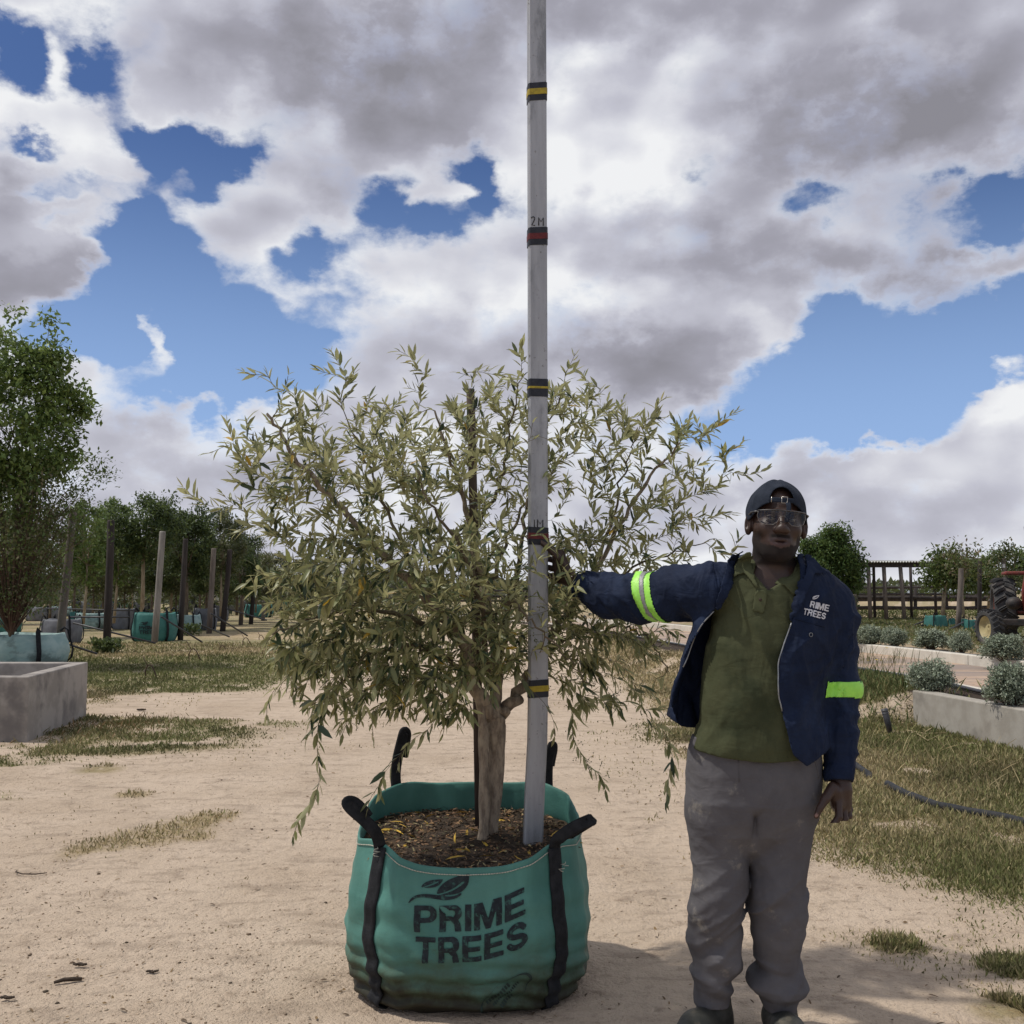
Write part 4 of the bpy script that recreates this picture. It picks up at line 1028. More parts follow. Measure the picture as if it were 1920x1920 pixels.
for (tip, droop) in tips:
    A_ = np.array(NP); d = np.linalg.norm(A_ - tip, axis=1)
    # prefer attaching to nodes nearer the root than the tip
    rd = np.linalg.norm(A_ - root, axis=1); cost = d + .35 * np.maximum(rd - np.linalg.norm(tip - root) + .03, 0) + r2.uniform(0, .05, len(d))
    if droop: cost = cost + .8 * np.maximum(tip[2] + .05 - A_[:, 2], 0)
    i = int(np.argmin(cost)); p0 = A_[i]; dd = ND[i]; L_ = np.linalg.norm(tip - p0)
    if L_ < .03: continue
    c1 = p0 + dd * L_ * .35 + np.array((0, 0, .06 * L_)) + r2.normal(0, .03 * L_ + .004, 3)
    if droop: c2 = tip + np.array((r2.normal(0, .02), r2.normal(0, .02), min(.5 * L_, .22)))
    else: c2 = tip - np.array((dd[0] * .3, dd[1] * .3, .35)) * L_ * .45 + r2.normal(0, .05 * L_, 3)
    n = max(4, int(L_ / .035)); ts_ = np.linspace(0, 1, n + 1)
    path_ = [(1 - s_) ** 3 * p0 + 3 * s_ * (1 - s_) ** 2 * c1 + 3 * s_ ** 2 * (1 - s_) * c2 + s_ ** 3 * tip for s_ in ts_]
    r0 = min(NR[i] * .7, .0018 + .0048 * L_); rr_ = np.linspace(r0, .0010, n + 1)
    br.tube([p - OL for p in path_], list(rr_), 5, cap=False)
    for k in range(1, n):
        NP.append(path_[k]); ND.append((path_[k] - path_[k - 1]) / (np.linalg.norm(path_[k] - path_[k - 1]) + 1e-9)); NR.append(rr_[k])
    # leaves in opposite pairs along the outer part
    arc = np.concatenate([[0], np.cumsum([np.linalg.norm(path_[k + 1] - path_[k]) for k in range(n)])]); tot = arc[-1]
    leafy = min(tot * .9, .30 + .1 * r2.random()); s0 = tot - leafy
    dist = s0; az_ = r2.uniform(0, 6.28)
    scale_ = r2.uniform(.75, 1.15) if not droop else r2.uniform(.8, 1.2)
    berry_shoot = r2.random() < .22
    while dist < tot + .003:
        k = min(int(np.searchsorted(arc, min(dist, tot - 1e-6))), n); k = max(k, 1)
        f_ = (dist - arc[k - 1]) / (arc[k] - arc[k - 1] + 1e-9); p = path_[k - 1] * (1 - f_) + path_[k] * f_
        tn = path_[k] - path_[k - 1]; tn = tn / (np.linalg.norm(tn) + 1e-9)
        s1 = np.cross(tn, (0, 0, 1.0)) if abs(tn[2]) < .95 else np.cross(tn, (0, 1.0, 0)); s1 = s1 / np.linalg.norm(s1); s2 = np.cross(tn, s1)
        age = 1 - (tot - dist) / (leafy + 1e-9)
        for sgn in (1, -1):
            if r2.random() < (.16 if droop else .10): continue
            sd = (s1 * math.cos(az_) + s2 * math.sin(az_)) * sgn
            sp_ = .55 + .35 * r2.random()
            dr_ = tn * (1.0 - .3 * sp_) + sd * sp_ * (1.0 - .55 * max(age, 0)) + r2.normal(0, .16, 3)
            if droop: dr_ = dr_ + np.array((0, 0, -.45))
            L1 = scale_ * (.036 + .036 * r2.random()) * (1 - .35 * max(age, 0) ** 3)
            LP.append(p); LD.append(dr_); LN.append(sd * -.4 + np.array((0, 0, 1.0)) + r2.normal(0, .45, 3)); LL.append(L1); LW.append(L1 * r2.uniform(.10, .155))
            cidx = r2.choice(len(CF), p=CP); LC.append(CF[cidx] * (1.0, .98, .74) * r2.uniform(.58, 1.15))
        if berry_shoot and r2.random() < .5 and nb < 1500:
            st0 = p; dirb = (s1 * math.cos(az_ + 1.5) + s2 * math.sin(az_ + 1.5)) + np.array((0, 0, .2)); dirb /= np.linalg.norm(dirb); stl = .035 + .02 * r2.random()
            berries.tube([st0 - OL, st0 + dirb * stl - OL], .0007, 3, cap=False)
            for q_ in range(4):
                e = st0 + dirb * stl * r2.uniform(.4, 1.0) + r2.normal(0, .008, 3)
                berries.ball(e - OL, .0026, 5, 4); nb += 1
        dist += r2.uniform(.014, .025) * (1.25 if droop else 1.0); az_ += 1.57 + r2.normal(0, .25)
LP, LD, LN, LL, LW, LC = map(np.array, (LP, LD, LN, LL, LW, LC))
LD = LD / np.linalg.norm(LD, axis=1, keepdims=True)
# keep the face of the staff and the man's sleeve mostly clear
def proj(P):
    x, y, z = P[:, 0], P[:, 1], P[:, 2] - HC
    d = y * math.cos(TH) + z * math.sin(TH); v = -y * math.sin(TH) + z * math.cos(TH)
    return 960 + F * x / d, 960 - F * v / d
px_, py_ = proj(LP + LD * LL[:, None] * .5)
infront = (LP[:, 1] < RY + .05) & (px_ > 975) & (px_ < 1042)
keep = ~(infront & (r2.random(len(LP)) < np.where((py_ > 1000) & (py_ < 1300), .6, .72)))
keep &= ~((px_ > 1100) & (px_ < 1290) & (py_ > 1060) & (py_ < 1180) & (LP[:, 1] < 3.78))
LP, LD, LN, LL, LW, LC = LP[keep], LD[keep], LN[keep], LL[keep], LW[keep], LC[keep]
print("olive leaves", len(LP))
V, Fc, kk = leaves_mesh(LP - OL, LD, LN, LL, LW, bend=r2.normal(.12, .16, (len(LP), 1)), fold=.3)
m_olive = leafmat("olive leaves", .42, back=(.42, .415, .215), backmix=.8, trans=.38, spec=.55)
fo = mesh_obj("foliage", V, Fc, m_olive, olive, smooth=True); set_col(fo, np.repeat(LC, kk, 0))
m_twig = mat("olive twigs", (.13, .10, .065), (.085, .07, .042), 12, .85, .2, 60)
br.build("branches", m_twig, olive, True)
m_berry = mat("green olives", (.06, .085, .03), (.13, .12, .04), 30, .4, spec=.5)
berries.build("olives", m_berry, olive, True)
# dark timber stake behind the stem
m_stake = mat("dark stake timber", (.050, .036, .030), (.095, .07, .055), 14, .9, .5, 70, stretch=(1, 1, .2), bdist=.006)
q = MB(); a = Wp(900, 1555, 3.90); b_ = Wp(882, 730, 3.98)
q.tube([a, a * .5 + b_ * .5 + (.003, 0, 0), b_], [.019, .0175, .0165], 12)
tag(q.build("stake", m_stake, smooth=True), "dark round timber stake standing in the big bag behind the olive trunk", "stake")

# ================================================================== THE MAN
class Grid:
    def __init__(s, lo, hi, h):
        s.lo = np.array(lo, float); s.h = h; s.n = (np.ceil((np.array(hi) - s.lo) / h)).astype(int) + 1
        s.D = np.full(s.n, .06, np.float32)
    def sub(s, lo, hi):
        i0 = np.clip(np.floor((np.array(lo) - s.lo) / s.h).astype(int), 0, s.n); i1 = np.clip(np.ceil((np.array(hi) - s.lo) / s.h).astype(int) + 1, 0, s.n)
        sl_ = tuple(slice(a, b) for a, b in zip(i0, i1))
        ax = [s.lo[k] + s.h * np.arange(i0[k], i1[k]) for k in range(3)]
        return sl_, np.meshgrid(*ax, indexing='ij')
    def add(s, fn, lo, hi, k=.01, mode='u'):
        sl_, (x, y, z) = s.sub(np.array(lo) - k - 3 * s.h, np.array(hi) + k + 3 * s.h)
        if x.size == 0: return
        d = fn(x, y, z); D = s.D[sl_]
        if mode == 'u':
            h_ = np.maximum(k - np.abs(D - d), 0) / k; s.D[sl_] = np.minimum(D, d) - h_ * h_ * k * .25
        elif mode == 's':
            d = -d; h_ = np.maximum(k - np.abs(D - d), 0) / k; s.D[sl_] = np.maximum(D, d) + h_ * h_ * k * .25
        elif mode == 'i':
            s.D[sl_] = np.maximum(D, d)
    def cone(s, a, b, ra, rb, k=.01, mode='u', fl=None):
        a = np.array(a, float); b = np.array(b, float); r = max(ra, rb)
        lo = np.minimum(a, b) - r; hi = np.maximum(a, b) + r; d_ = b - a; L2_ = max(d_ @ d_, 1e-9)
        def fn(x, y, z):
            px, py, pz = x - a[0], y - a[1], z - a[2]
            t_ = np.clip((px * d_[0] + py * d_[1] + pz * d_[2]) / L2_, 0, 1)
            ex, ey, ez = px - t_ * d_[0], py - t_ * d_[1], pz - t_ * d_[2]
            if fl: ey = ey * fl
            return np.sqrt(ex ** 2 + ey ** 2 + ez ** 2) - (ra + (rb - ra) * t_)
        s.add(fn, lo, hi, k, mode)
    def chain(s, pts, rad, k=.01, mode='u', fl=None):
        for i in range(len(pts) - 1): s.cone(pts[i], pts[i + 1], rad[i], rad[i + 1], k, mode, fl)
    def ell(s, c, r, k=.01, mode='u', M=None):
        c = np.array(c, float); r = np.array(r, float); R_ = r.max()
        def fn(x, y, z):
            p = [x - c[0], y - c[1], z - c[2]]
            if M is not None: p = [M[0][j] * p[0] + M[1][j] * p[1] + M[2][j] * p[2] for j in range(3)]
            q = np.sqrt((p[0] / r[0]) ** 2 + (p[1] / r[1]) ** 2 + (p[2] / r[2]) ** 2) + 1e-9
            q2 = np.sqrt((p[0] / r[0] ** 2) ** 2 + (p[1] / r[1] ** 2) ** 2 + (p[2] / r[2] ** 2) ** 2) + 1e-9
            return q * (q - 1) / q2
        s.add(fn, c - R_, c + R_, k, mode)
    def mesh(s):
        D = s.D; ins = D < 0; nx, ny, nz = D.shape
        cnt = np.zeros((nx - 1, ny - 1, nz - 1), np.int8)
        for dx in (0, 1):
            for dy in (0, 1):
                for dz in (0, 1): cnt += ins[dx:nx - 1 + dx, dy:ny - 1 + dy, dz:nz - 1 + dz]
        act = np.argwhere((cnt > 0) & (cnt < 8)); m = len(act)
        idx = np.full((nx - 1, ny - 1, nz - 1), -1, np.int32); idx[tuple(act.T)] = np.arange(m)
        acc = np.zeros((m, 3)); num = np.zeros(m)
        C = [(0, 0, 0), (1, 0, 0), (0, 1, 0), (1, 1, 0), (0, 0, 1), (1, 0, 1), (0, 1, 1), (1, 1, 1)]
        vals = np.stack([D[act[:, 0] + c[0], act[:, 1] + c[1], act[:, 2] + c[2]] for c in C], 1)
        for (i, j) in ((0, 1), (2, 3), (4, 5), (6, 7), (0, 2), (1, 3), (4, 6), (5, 7), (0, 4), (1, 5), (2, 6), (3, 7)):
            a, b = vals[:, i], vals[:, j]; cr = (a < 0) != (b < 0)
            t_ = np.where(cr, a / np.where(cr, a - b, 1), 0)
            p = np.array(C[i]) + t_[:, None] * (np.array(C[j]) - np.array(C[i])); acc += np.where(cr[:, None], p, 0); num += cr
        V = s.lo + (act + acc / num[:, None]) * s.h
        Fs = []
        def quads(axis):
            a = [slice(None)] * 3; b = [slice(None)] * 3; a[axis] = slice(0, -1); b[axis] = slice(1, None)
            A, B = ins[tuple(a)], ins[tuple(b)]; e = np.argwhere(A != B)
            o1, o2 = [k for k in range(3) if k != axis]
            ok = (e[:, o1] > 0) & (e[:, o2] > 0) & (e[:, o1] < D.shape[o1] - 1) & (e[:, o2] < D.shape[o2] - 1); e = e[ok]
            u = np.zeros(3, int); u[o1] = 1; v = np.zeros(3, int); v[o2] = 1
            q = np.stack([idx[tuple((e - u - v).T)], idx[tuple((e - v).T)], idx[tuple(e.T)], idx[tuple((e - u).T)]], 1)
            flip = A[tuple(e.T)]
            if axis == 1: flip = ~flip
            q[~flip] = q[~flip][:, ::-1]
            return q
        return V, np.concatenate([quads(0), quads(1), quads(2)])
def smooth_mesh(V, Fq, it=2, lam=.5):
    E_ = np.concatenate([Fq[:, [0, 1]], Fq[:, [1, 2]], Fq[:, [2, 3]], Fq[:, [3, 0]]])
    n = len(V)
    for _ in range(it):
        acc = np.zeros_like(V); c = np.bincount(E_.ravel(), minlength=n)[:, None]
        for k in range(3):
            acc[:, k] = np.bincount(E_[:, 0], V[E_[:, 1], k], n) + np.bincount(E_[:, 1], V[E_[:, 0], k], n)
        V = V + lam * (acc / np.maximum(c, 1) - V)
    return V

YM = 3.25
man = empty("person", (float(Wp(1405, 1940, YM)[0]), YM, 0), "man in navy jacket, olive polo, backwards cap and glasses, arm outstretched to the staff", "person")
ML = np.array(man.location)
def X_(px, py, Y=YM): return Wp(px, py, Y)[0]
def Z_(py, Y=YM): return Wp(960, py, Y)[2]
def prof(tab, off=0.0):
    """tab: (py, xl, xr, half depth, centre Y) -> arrays over z"""
    tab = sorted(tab, key=lambda r: -r[0])
    z = np.array([Z_(r[0]) for r in tab]); xl = np.array([X_(r[1], r[0]) for r in tab]); xr = np.array([X_(r[2], r[0]) for r in tab])
    b = np.array([r[3] for r in tab]); cy = np.array([r[4] for r in tab])
    return z, (xl + xr) / 2, (xr - xl) / 2 + off, b + off, cy
def lin_s(z, zs, v):
    return np.interp(z, zs, v)
def loft(pf, fold=None, ex=2.3):
    zs, cx, a, b, cy = pf
    def fn(x, y, z):
        zz = z[0, 0, :]; CX, A_, B_, CY = (np.interp(zz, zs, v)[None, None, :] for v in (cx, a, b, cy))
        u = np.abs((x - CX) / A_); v = np.abs((y - CY) / B_)
        q = (u ** ex + v ** ex) ** (1 / ex)
        d = (q - 1) * np.minimum(A_, B_) * np.where(q > 1, 1, 1)
        # correct for stretched ellipse: scale by local radius
        rr = np.sqrt((x - CX) ** 2 + (y - CY) ** 2) + 1e-9
        d = rr * (1 - 1 / np.maximum(q, 1e-3)); d = np.clip(d, -.1, .1)
        d = np.maximum(d, np.maximum(z - zs[-1], zs[0] - z))
        if fold is not None: d = d - fold(x, y, z)
        return d
    lo = ((cx - a).min(), (cy - b).min(), zs[0]); hi = ((cx + a).max(), (cy + b).max(), zs[-1])
    return fn, lo, hi
def front_y(pf, x, z, off=0.0, ex=2.3):
    zs, cx, a, b, cy = pf
    CX, A_, B_, CY = (np.interp(z, zs, v) for v in (cx, a, b, cy))
    u = np.clip(np.abs((x - CX) / A_), 0, .995)
    return CY - B_ * (1 - u ** ex) ** (1 / ex) - off
def ridged(x, y, z, sx, sy, sz, seed, pw=2.0):
    n_ = vnoise(np.stack([x * sx, y * sy, z * sz], -1), 1, seed)
    n2_ = vnoise(np.stack([x * sx, y * sy, z * sz], -1), 2.1, seed + 5)
    v = n_ * .7 + n2_ * .3
    return (1 - np.abs(2 * v - 1)) ** pw
JK = prof([(1048, 1392, 1510, .075, 3.27), (1062, 1366, 1535, .095, 3.27), (1085, 1340, 1560, .112, 3.27), (1120, 1322, 1576, .128, 3.27), (1170, 1308, 1572, .140, 3.27), (1210, 1298, 1560, .146, 3.27), (1250, 1284, 1554, .150, 3.27),
           (1300, 1268, 1551, .152, 3.27), (1345, 1259, 1548, .160, 3.265), (1400, 1262, 1548, .170, 3.262), (1432, 1262, 1548, .172, 3.262)])
PO = prof([(1060, 1388, 1512, .070, 3.27), (1085, 1362, 1530, .094, 3.27), (1120, 1350, 1545, .108, 3.27), (1170, 1338, 1543, .120, 3.27), (1210, 1327, 1538, .126, 3.27), (1300, 1320, 1530, .128, 3.265), (1360, 1317, 1530, .130, 3.265), (1395, 1306, 1530, .138, 3.265), (1426, 1294, 1534, .138, 3.268)])
TR = prof([(1380, 1300, 1536, .118, 3.27), (1410, 1292, 1541, .124, 3.27), (1450, 1289, 1543, .130, 3.27), (1500, 1287, 1540, .134, 3.27), (1535, 1288, 1534, .124, 3.27), (1560, 1298, 1520, .110, 3.27), (1590, 1325, 1490, .075, 3.27), (1612, 1370, 1440, .035, 3.27)])

# ---- head frame
HCt = np.array(Wp(1456, 980, 3.235))
RM = (Matrix.Rotation(R(4.5), 3, 'Y') @ Matrix.Rotation(R(-5), 3, 'Z') @ Matrix.Rotation(R(-3), 3, 'X'))
RMn = np.array(RM)
def hd(p): return HCt + RMn @ np.array(p, float)
G = Grid((.10, 2.98, .66), (1.13, 3.80, 1.70), .0032)
def hell(c, r, k, mode='u'): G.ell(hd(c), r, k, mode, RMn)
def hcone(a, b, ra, rb, k, mode='u'): G.cone(hd(a), hd(b), ra, rb, k, mode)
hell((0, .018, .030), (.076, .096, .092), .02)
hell((0, -.016, -.026), (.066, .078, .082), .028)
hell((0, -.032, -.080), (.043, .054, .042), .028)
hcone((0, -.070, -.104), (0, -.066, -.104), .023, .022, .025)          # chin
for s_ in (1, -1):
    hcone((.043 * s_, -.058, -.028), (.049 * s_, -.030, -.026), .021, .021, .02)   # cheekbones
    hcone((.050 * s_, -.005, -.062), (.026 * s_, -.048, -.098), .019, .018, .028)    # jaw
    hell((.031 * s_, -.103, .002), (.021, .020, .014), .012, 's')       # sockets
    hcone((.012 * s_, -.088, .020), (.044 * s_, -.080, .022), .009, .008, .012)     # brow
    hell((.085 * s_, .004, -.012), (.013, .016, .034), .008)            # ears
    hell((.091 * s_, -.006, -.008), (.006, .008, .018), .004, 's')
    hell((.0150 * s_, -.102, -.036), (.0110, .012, .0100), .007)        # nostril wings
    hell((.009 * s_, -.110, -.047), (.0055, .007, .005), .003, 's')
hcone((0, -.090, .010), (0, -.111, -.028), .0075, .0120, .014)          # nose
hell((0, -.112, -.034), (.0135, .011, .011), .01)
hell((0, -.058, -.070), (.036, .033, .028), .02)
hcone((-.012, -.088, -.063), (.012, -.088, -.063), .0062, .0062, .007); hcone((-.028, -.079, -.068), (-.010, -.088, -.063), .004, .0062, .007); hcone((.028, -.079, -.068), (.010, -.088, -.063), .004, .0062, .007)
hcone((-.026, -.079, -.073), (-.008, -.087, -.079), .005, .0078, .007); hcone((.026, -.079, -.073), (.008, -.087, -.079), .005, .0078, .007); hcone((-.008, -.087, -.079), (.008, -.087, -.079), .0078, .0078, .007)
hell((0, -.098, -.0706), (.021, .012, .0022), .003, 's')                # parted mouth
hcone((0, .022, -.070), (0, .034, -.125), .056, .060, .03)              # neck
NK = Wp(1455, 1092, 3.27)
G.cone(hd((0, .030, -.110)), NK, .058, .066, .03)
# ---- trunk and arms under the clothes
BODY = (PO[0], PO[1], PO[2] - .016, PO[3] - .018, PO[4])
f_, lo_, hi_ = loft(BODY); G.add(f_, lo_, hi_, .03)
G.cone(Wp(1410, 1098, 3.27), Wp(1500, 1100, 3.27), .050, .050, .04)
SH_R = Wp(1352, 1108, 3.27); EL_R = Wp(1205, 1122, 3.46); WR_R = Wp(1080, 1092, 3.68)
SH_L = Wp(1556, 1140, 3.27); EL_L = Wp(1572, 1300, 3.29); WR_L = Wp(1577, 1462, 3.20)
G.chain([SH_R, EL_R, WR_R], [.052, .040, .026], .02); G.chain([SH_L, EL_L, WR_L], [.052, .040, .026], .02)
G.cone(Wp(1500, 1100, 3.27), SH_L, .045, .050, .03)
# hanging hand
G.chain([WR_L, Wp(1577, 1480, 3.195), Wp(1577, 1506, 3.20)], [.026, .031, .033], .012, fl=1.15)
G.cone(Wp(1566, 1484, 3.175), Wp(1572, 1508, 3.18), .021, .020, .01)
def fing(pts, rr): G.chain([Wp(*p) for p in pts], rr, .0035)
fing([(1572, 1503, 3.168), (1573, 1532, 3.150), (1560, 1549, 3.146), (1545, 1553, 3.150)], [.0125, .0108, .0098, .0078])
fing([(1580, 1505, 3.190), (1584, 1536, 3.174), (1570, 1555, 3.170), (1553, 1560, 3.173)], [.0125, .0108, .0098, .0078])
fing([(1586, 1502, 3.213), (1592, 1530, 3.200), (1580, 1549, 3.196), (1565, 1556, 3.198)], [.012, .0102, .0092, .0075])
fing([(1589, 1497, 3.235), (1594, 1519, 3.226), (1587, 1535, 3.221), (1576, 1543, 3.220)], [.011, .009, .008, .0068])
fing([(1562, 1476, 3.172), (1548, 1497, 3.152), (1538, 1514, 3.142), (1531, 1530, 3.140)], [.017, .0145, .0108, .0085])
# hand on the staff
G.chain([WR_R, Wp(1064, 1082, 3.705), Wp(1052, 1060, 3.725), Wp(1050, 1040, 3.735)], [.027, .028, .026, .020], .014)
G.cone(Wp(1050, 1084, 3.715), Wp(1046, 1050, 3.73), .021, .020, .01)
for k in range(4):
    y0 = 1030 + 16 * k; xs = (3, 0, 1, 5)[k]
    fing([(1048, y0 + 6, 3.748), (1022, y0 + 1, 3.765), (995 + xs, y0, 3.762), (985 + xs, y0 + 2, 3.738), (984 + xs, y0 + 3, 3.718)], [.0115, .0105, .0095, .009, .0078])
fing([(1060, 1070, 3.700), (1046, 1046, 3.682), (1030, 1028, 3.676), (1014, 1017, 3.684)], [.0150, .0135, .0110, .0090])
Vm, Fm = G.mesh(); Vm = smooth_mesh(Vm, Fm, 1, .35)
m_skin, t, b, o = newmat("skin")
at = t.new('ShaderNodeAttribute', attribute_name='Col'); co = t.new('ShaderNodeTexCoord').outputs['Object']
c = t.mix(t.math('MULTIPLY', t.noise(co, 60, 4, .6), .35), at.outputs[0], (.035, .016, .011), 'MIX'); t.put(b.inputs['Base Color'], c)
t.put(b.inputs['Roughness'], t.ramp(at.outputs[0], [(0.0, .95), (.010, .9), (.018, .46), (1, .46)])); b.inputs['Specular IOR Level'].default_value = .42
b.inputs['Subsurface Weight'].default_value = .04; b.inputs['Subsurface Radius'].default_value = (.01, .004, .002)
bn = t.new('ShaderNodeBump'); bn.inputs['Strength'].default_value = .25; bn.inputs['Distance'].default_value = .001
t.put(bn.inputs['Height'], t.noise(co, 420, 3, .6)); t.l.new(bn.outputs[0], b.inputs['Normal'])
body = mesh_obj("body", Vm - ML, Fm, m_skin, man)
lp = (Vm - HCt) @ RMn
C = np.tile(np.array((.042, .022, .0155)), (len(Vm), 1))
x, y, z = lp[:, 0], lp[:, 1], lp[:, 2]
ishead = (np.linalg.norm(lp - (0, 0, -.03), axis=1) < .2) & (z > -.15)
nz_ = fbm(lp, 90, 3, 31)
beard = sst(-z + .30 * np.abs(x) - .0 + (nz_ - .5) * .014, .084, .094) * sst(-y, -.035, .0) * sst(z, -.150, -.128)
tash = sst(z, -.062, -.056) * (1 - sst(z, -.050, -.044)) * (1 - sst(np.abs(x), .030, .038)) * sst(-y, .08, .09)
side = sst(np.abs(x), .048, .058) * (1 - sst(z, -.02, .0)) * sst(-z + .0, .03, .055) * sst(-y, -.01, .02)
bm_ = np.clip(np.maximum(np.maximum(beard, tash), side * .9), 0, 1) * ishead
lips = ((np.abs(x) < .030) & (z > -.090 + 1.2 * np.abs(x) * .3) & (z < -.057 - .15 * np.abs(x)) & (y < -.082)) * ishead
brow_ = (np.abs(np.abs(x) - .030) < .020) & (np.abs(z - .024 + .15 * np.abs(np.abs(x) - .03)) < .0045) & (y < -.07) & ishead
C = C * (1 - bm_[:, None]) + np.array((.006, .005, .005)) * bm_[:, None]
C[lips & (z < -.0725)] = (.058, .028, .026); C[lips & (z >= -.0725)] = (.042, .022, .020)
C[brow_] = (.010, .008, .008)
nail = np.linalg.norm(Vm - Wp(1530, 1529, 3.133), axis=1) < .006; C[nail] = (.26, .15, .12)
set_col(body, C)
# eyes
m_eye = mat("eye white", (.16, .13, .11), (.13, .11, .09), 60, .3, spec=.6); m_iris = mat("iris", (.018, .010, .007), (.01, .006, .005), 60, .2, spec=.6)
for s_ in (1, -1):
    q = MB(); q.ball(hd((.031 * s_, -.0795, .001)) - ML, .0118, 14, 10); ey = q.build("eye", m_eye, body, True)
    q = MB(); q.ball(hd((.031 * s_ - .001, -.0865, .000)) - ML, (.0058, .0052, .0058), 12, 8); q.build("iris", m_iris, ey, True)
    q = MB()   # upper lid
    q.tube([hd((.031 * s_ + u, -.0885 + .45 * abs(u) ** 1.3, .0075 - 14 * u * u)) - ML for u in np.linspace(-.0145, .0145, 9)], [.002, .0035, .0045, .005, .005, .005, .0045, .0035, .002], 8)
    q.tube([hd((.031 * s_ + u, -.0870 + .45 * abs(u) ** 1.3, -.0085 + 10 * u * u)) - ML for u in np.linspace(-.0145, .0145, 9)], [.0015, .003, .0035, .0035, .0035, .0035, .0035, .003, .0015], 8)
    q.build("eyelid", mat("lid skin", (.036, .019, .013), (.03, .016, .011), 60, .5), ey, True)

# ---- cap, worn backwards
m_cap = mat("cap cloth", (.014, .019, .030), (.022, .028, .042), 30, .85, .5, 260, spec=.15, bdist=.002)
Gc = Grid(HCt - (.13, .15, .08), HCt + (.13, .22, .17), .0026)
def cap_fn(x, y, z):
    p = np.stack([x, y, z], -1) - HCt; p = p @ RMn; X, Y, Z = p[..., 0], p[..., 1], p[..., 2]
    c_ = np.array((0, .014, .020)); r_ = np.array((.0905, .112, .112))
    q = np.sqrt(((X - c_[0]) / r_[0]) ** 2 + ((Y - c_[1]) / r_[1]) ** 2 + ((Z - c_[2]) / r_[2]) ** 2)
    an = np.arctan2(X, -(Y - c_[1]))
    wob = .0022 * np.sin(an * 6) * sst(Z, .0, .1) + (vnoise(p, 26, 3) - .5) * .006
    d = (q - 1) * .10 - wob; d = np.abs(d) - .0028
    seam = .0012 * (np.abs(np.mod(an / (np.pi / 3) + .5, 1) - .5) < .03)
    low = .047 - .052 * sst(np.abs(an), .25, 1.35) - .0 + .004 * np.abs(np.sin(an))
    d = np.maximum(d - seam, low - Z)
    arch = np.sqrt((X / .037) ** 2 + (np.maximum(Z - .052, 0) / .050) ** 2) - 1
    arch = np.maximum(arch * .03, Y + .02)
    return np.maximum(d, -arch)
Gc.add(cap_fn, Gc.lo, HCt + (.13, .22, .17), .002)
Gc.D[0] = .05
V, Fc = Gc.mesh(); V = smooth_mesh(V, Fc, 1, .5)
cap = mesh_obj("cap", V - ML, Fc, m_cap, man)
q = MB(); pts = [hd((x_, -.0985 + 5.0 * x_ * x_, .057)) - ML for x_ in np.linspace(-.038, .038, 9)]
ribbon(pts, .015, .0014, [RMn @ np.array((0, -1, .1))] * 9).build("strap", m_cap, cap, True)
pts = [hd(p_) - ML for p_ in ((.012, -.101, .056), (.017, -.107, .040), (.016, -.114, .020), (.013, -.117, .000), (.012, -.117, -.012))]
ribbon(pts, .014, .0012, [RMn @ np.array((0, -1, 0))] * 5).build("strap_end", m_cap, cap, True)
m_steel = mat("buckle steel", (.55, .52, .47), (.42, .40, .36), 30, .3, metal=.9)
q = MB(); bc = [(-.0085, .0095), (.0085, .0095), (.0085, -.0095), (-.0085, -.0095), (-.0085, .0095)]
q.tube([hd((.004 + u, -.1035, .057 + v)) - ML for u, v in bc], .0013, 6); q.build("buckle", m_steel, cap, True)
q = MB(); q.tube([hd((-.034, -.097, .066)) - ML, hd((-.034, -.097, .048)) - ML], .0010, 6); q.build("rivet_bar", m_steel, cap, True)
# visor at the back
V = []; Fc = []
for i, s_ in enumerate(np.linspace(0, 1, 7)):
    for j, a in enumerate(np.linspace(-1, 1, 13)):
        V.append(hd((a * (.072 - .02 * s_ * s_), .105 - .05 * a * a + s_ * .065 * math.sqrt(max(0, 1 - .8 * a * a)), .004 - .012 * a * a - s_ * .018)) - ML)
for i in range(6):
    for j in range(12): Fc.append((i * 13 + j, i * 13 + j + 1, i * 13 + 14 + j, i * 13 + 13 + j))
vz = mesh_obj("visor", V, Fc, m_cap, cap); sm = vz.modifiers.new("s", 'SOLIDIFY'); sm.thickness = .003

# ---- safety glasses
m_lens, t, b, o = newmat("clear lens")
tr = t.new('ShaderNodeBsdfTransparent'); tr.inputs[0].default_value = (.86, .87, .86, 1); gl = t.new('ShaderNodeBsdfGlossy'); gl.inputs['Roughness'].default_value = .06
fr = t.new('ShaderNodeFresnel'); fr.inputs[0].default_value = 1.5; mx = t.new('ShaderNodeMixShader')
t.put(mx.inputs[0], t.math('MULTIPLY_ADD', fr.outputs[0], .35, .015)); t.l.new(tr.outputs[0], mx.inputs[1]); t.l.new(gl.outputs[0], mx.inputs[2]); t.l.new(mx.outputs[0], o.inputs[0])
m_frame = mat("smoke frame", (.030, .028, .028), (.05, .045, .045), 30, .35, spec=.5); m_rimc = mat("clear rim plastic", (.15, .135, .125), (.12, .11, .1), 30, .25, spec=.6)
gls = empty("safety_glasses", hd((0, -.10, .005)) - ML, rz=0); gls.parent = man; GL = np.array(gls.location)
def gsurf(x, z): return hd((x, -.118 + 5.6 * x * x + 20 * abs(x) ** 3 * .6, z)) - ML - GL
outl = [(-.070, .021), (-.0725, .006), (-.066, -.013), (-.050, -.0215), (-.028, -.022), (-.016, -.013), (-.010, .001), (0, .006), (.010, .001), (.016, -.013), (.028, -.022), (.050, -.0215), (.066, -.013), (.0725, .006), (.070, .021)]
V, Fc = glyph_mesh(lambda P: poly2(P, outl), -.08, -.03, .08, .03, .0035)
mesh_obj("lens", [gsurf(*v) for v in V], Fc, m_lens, gls)
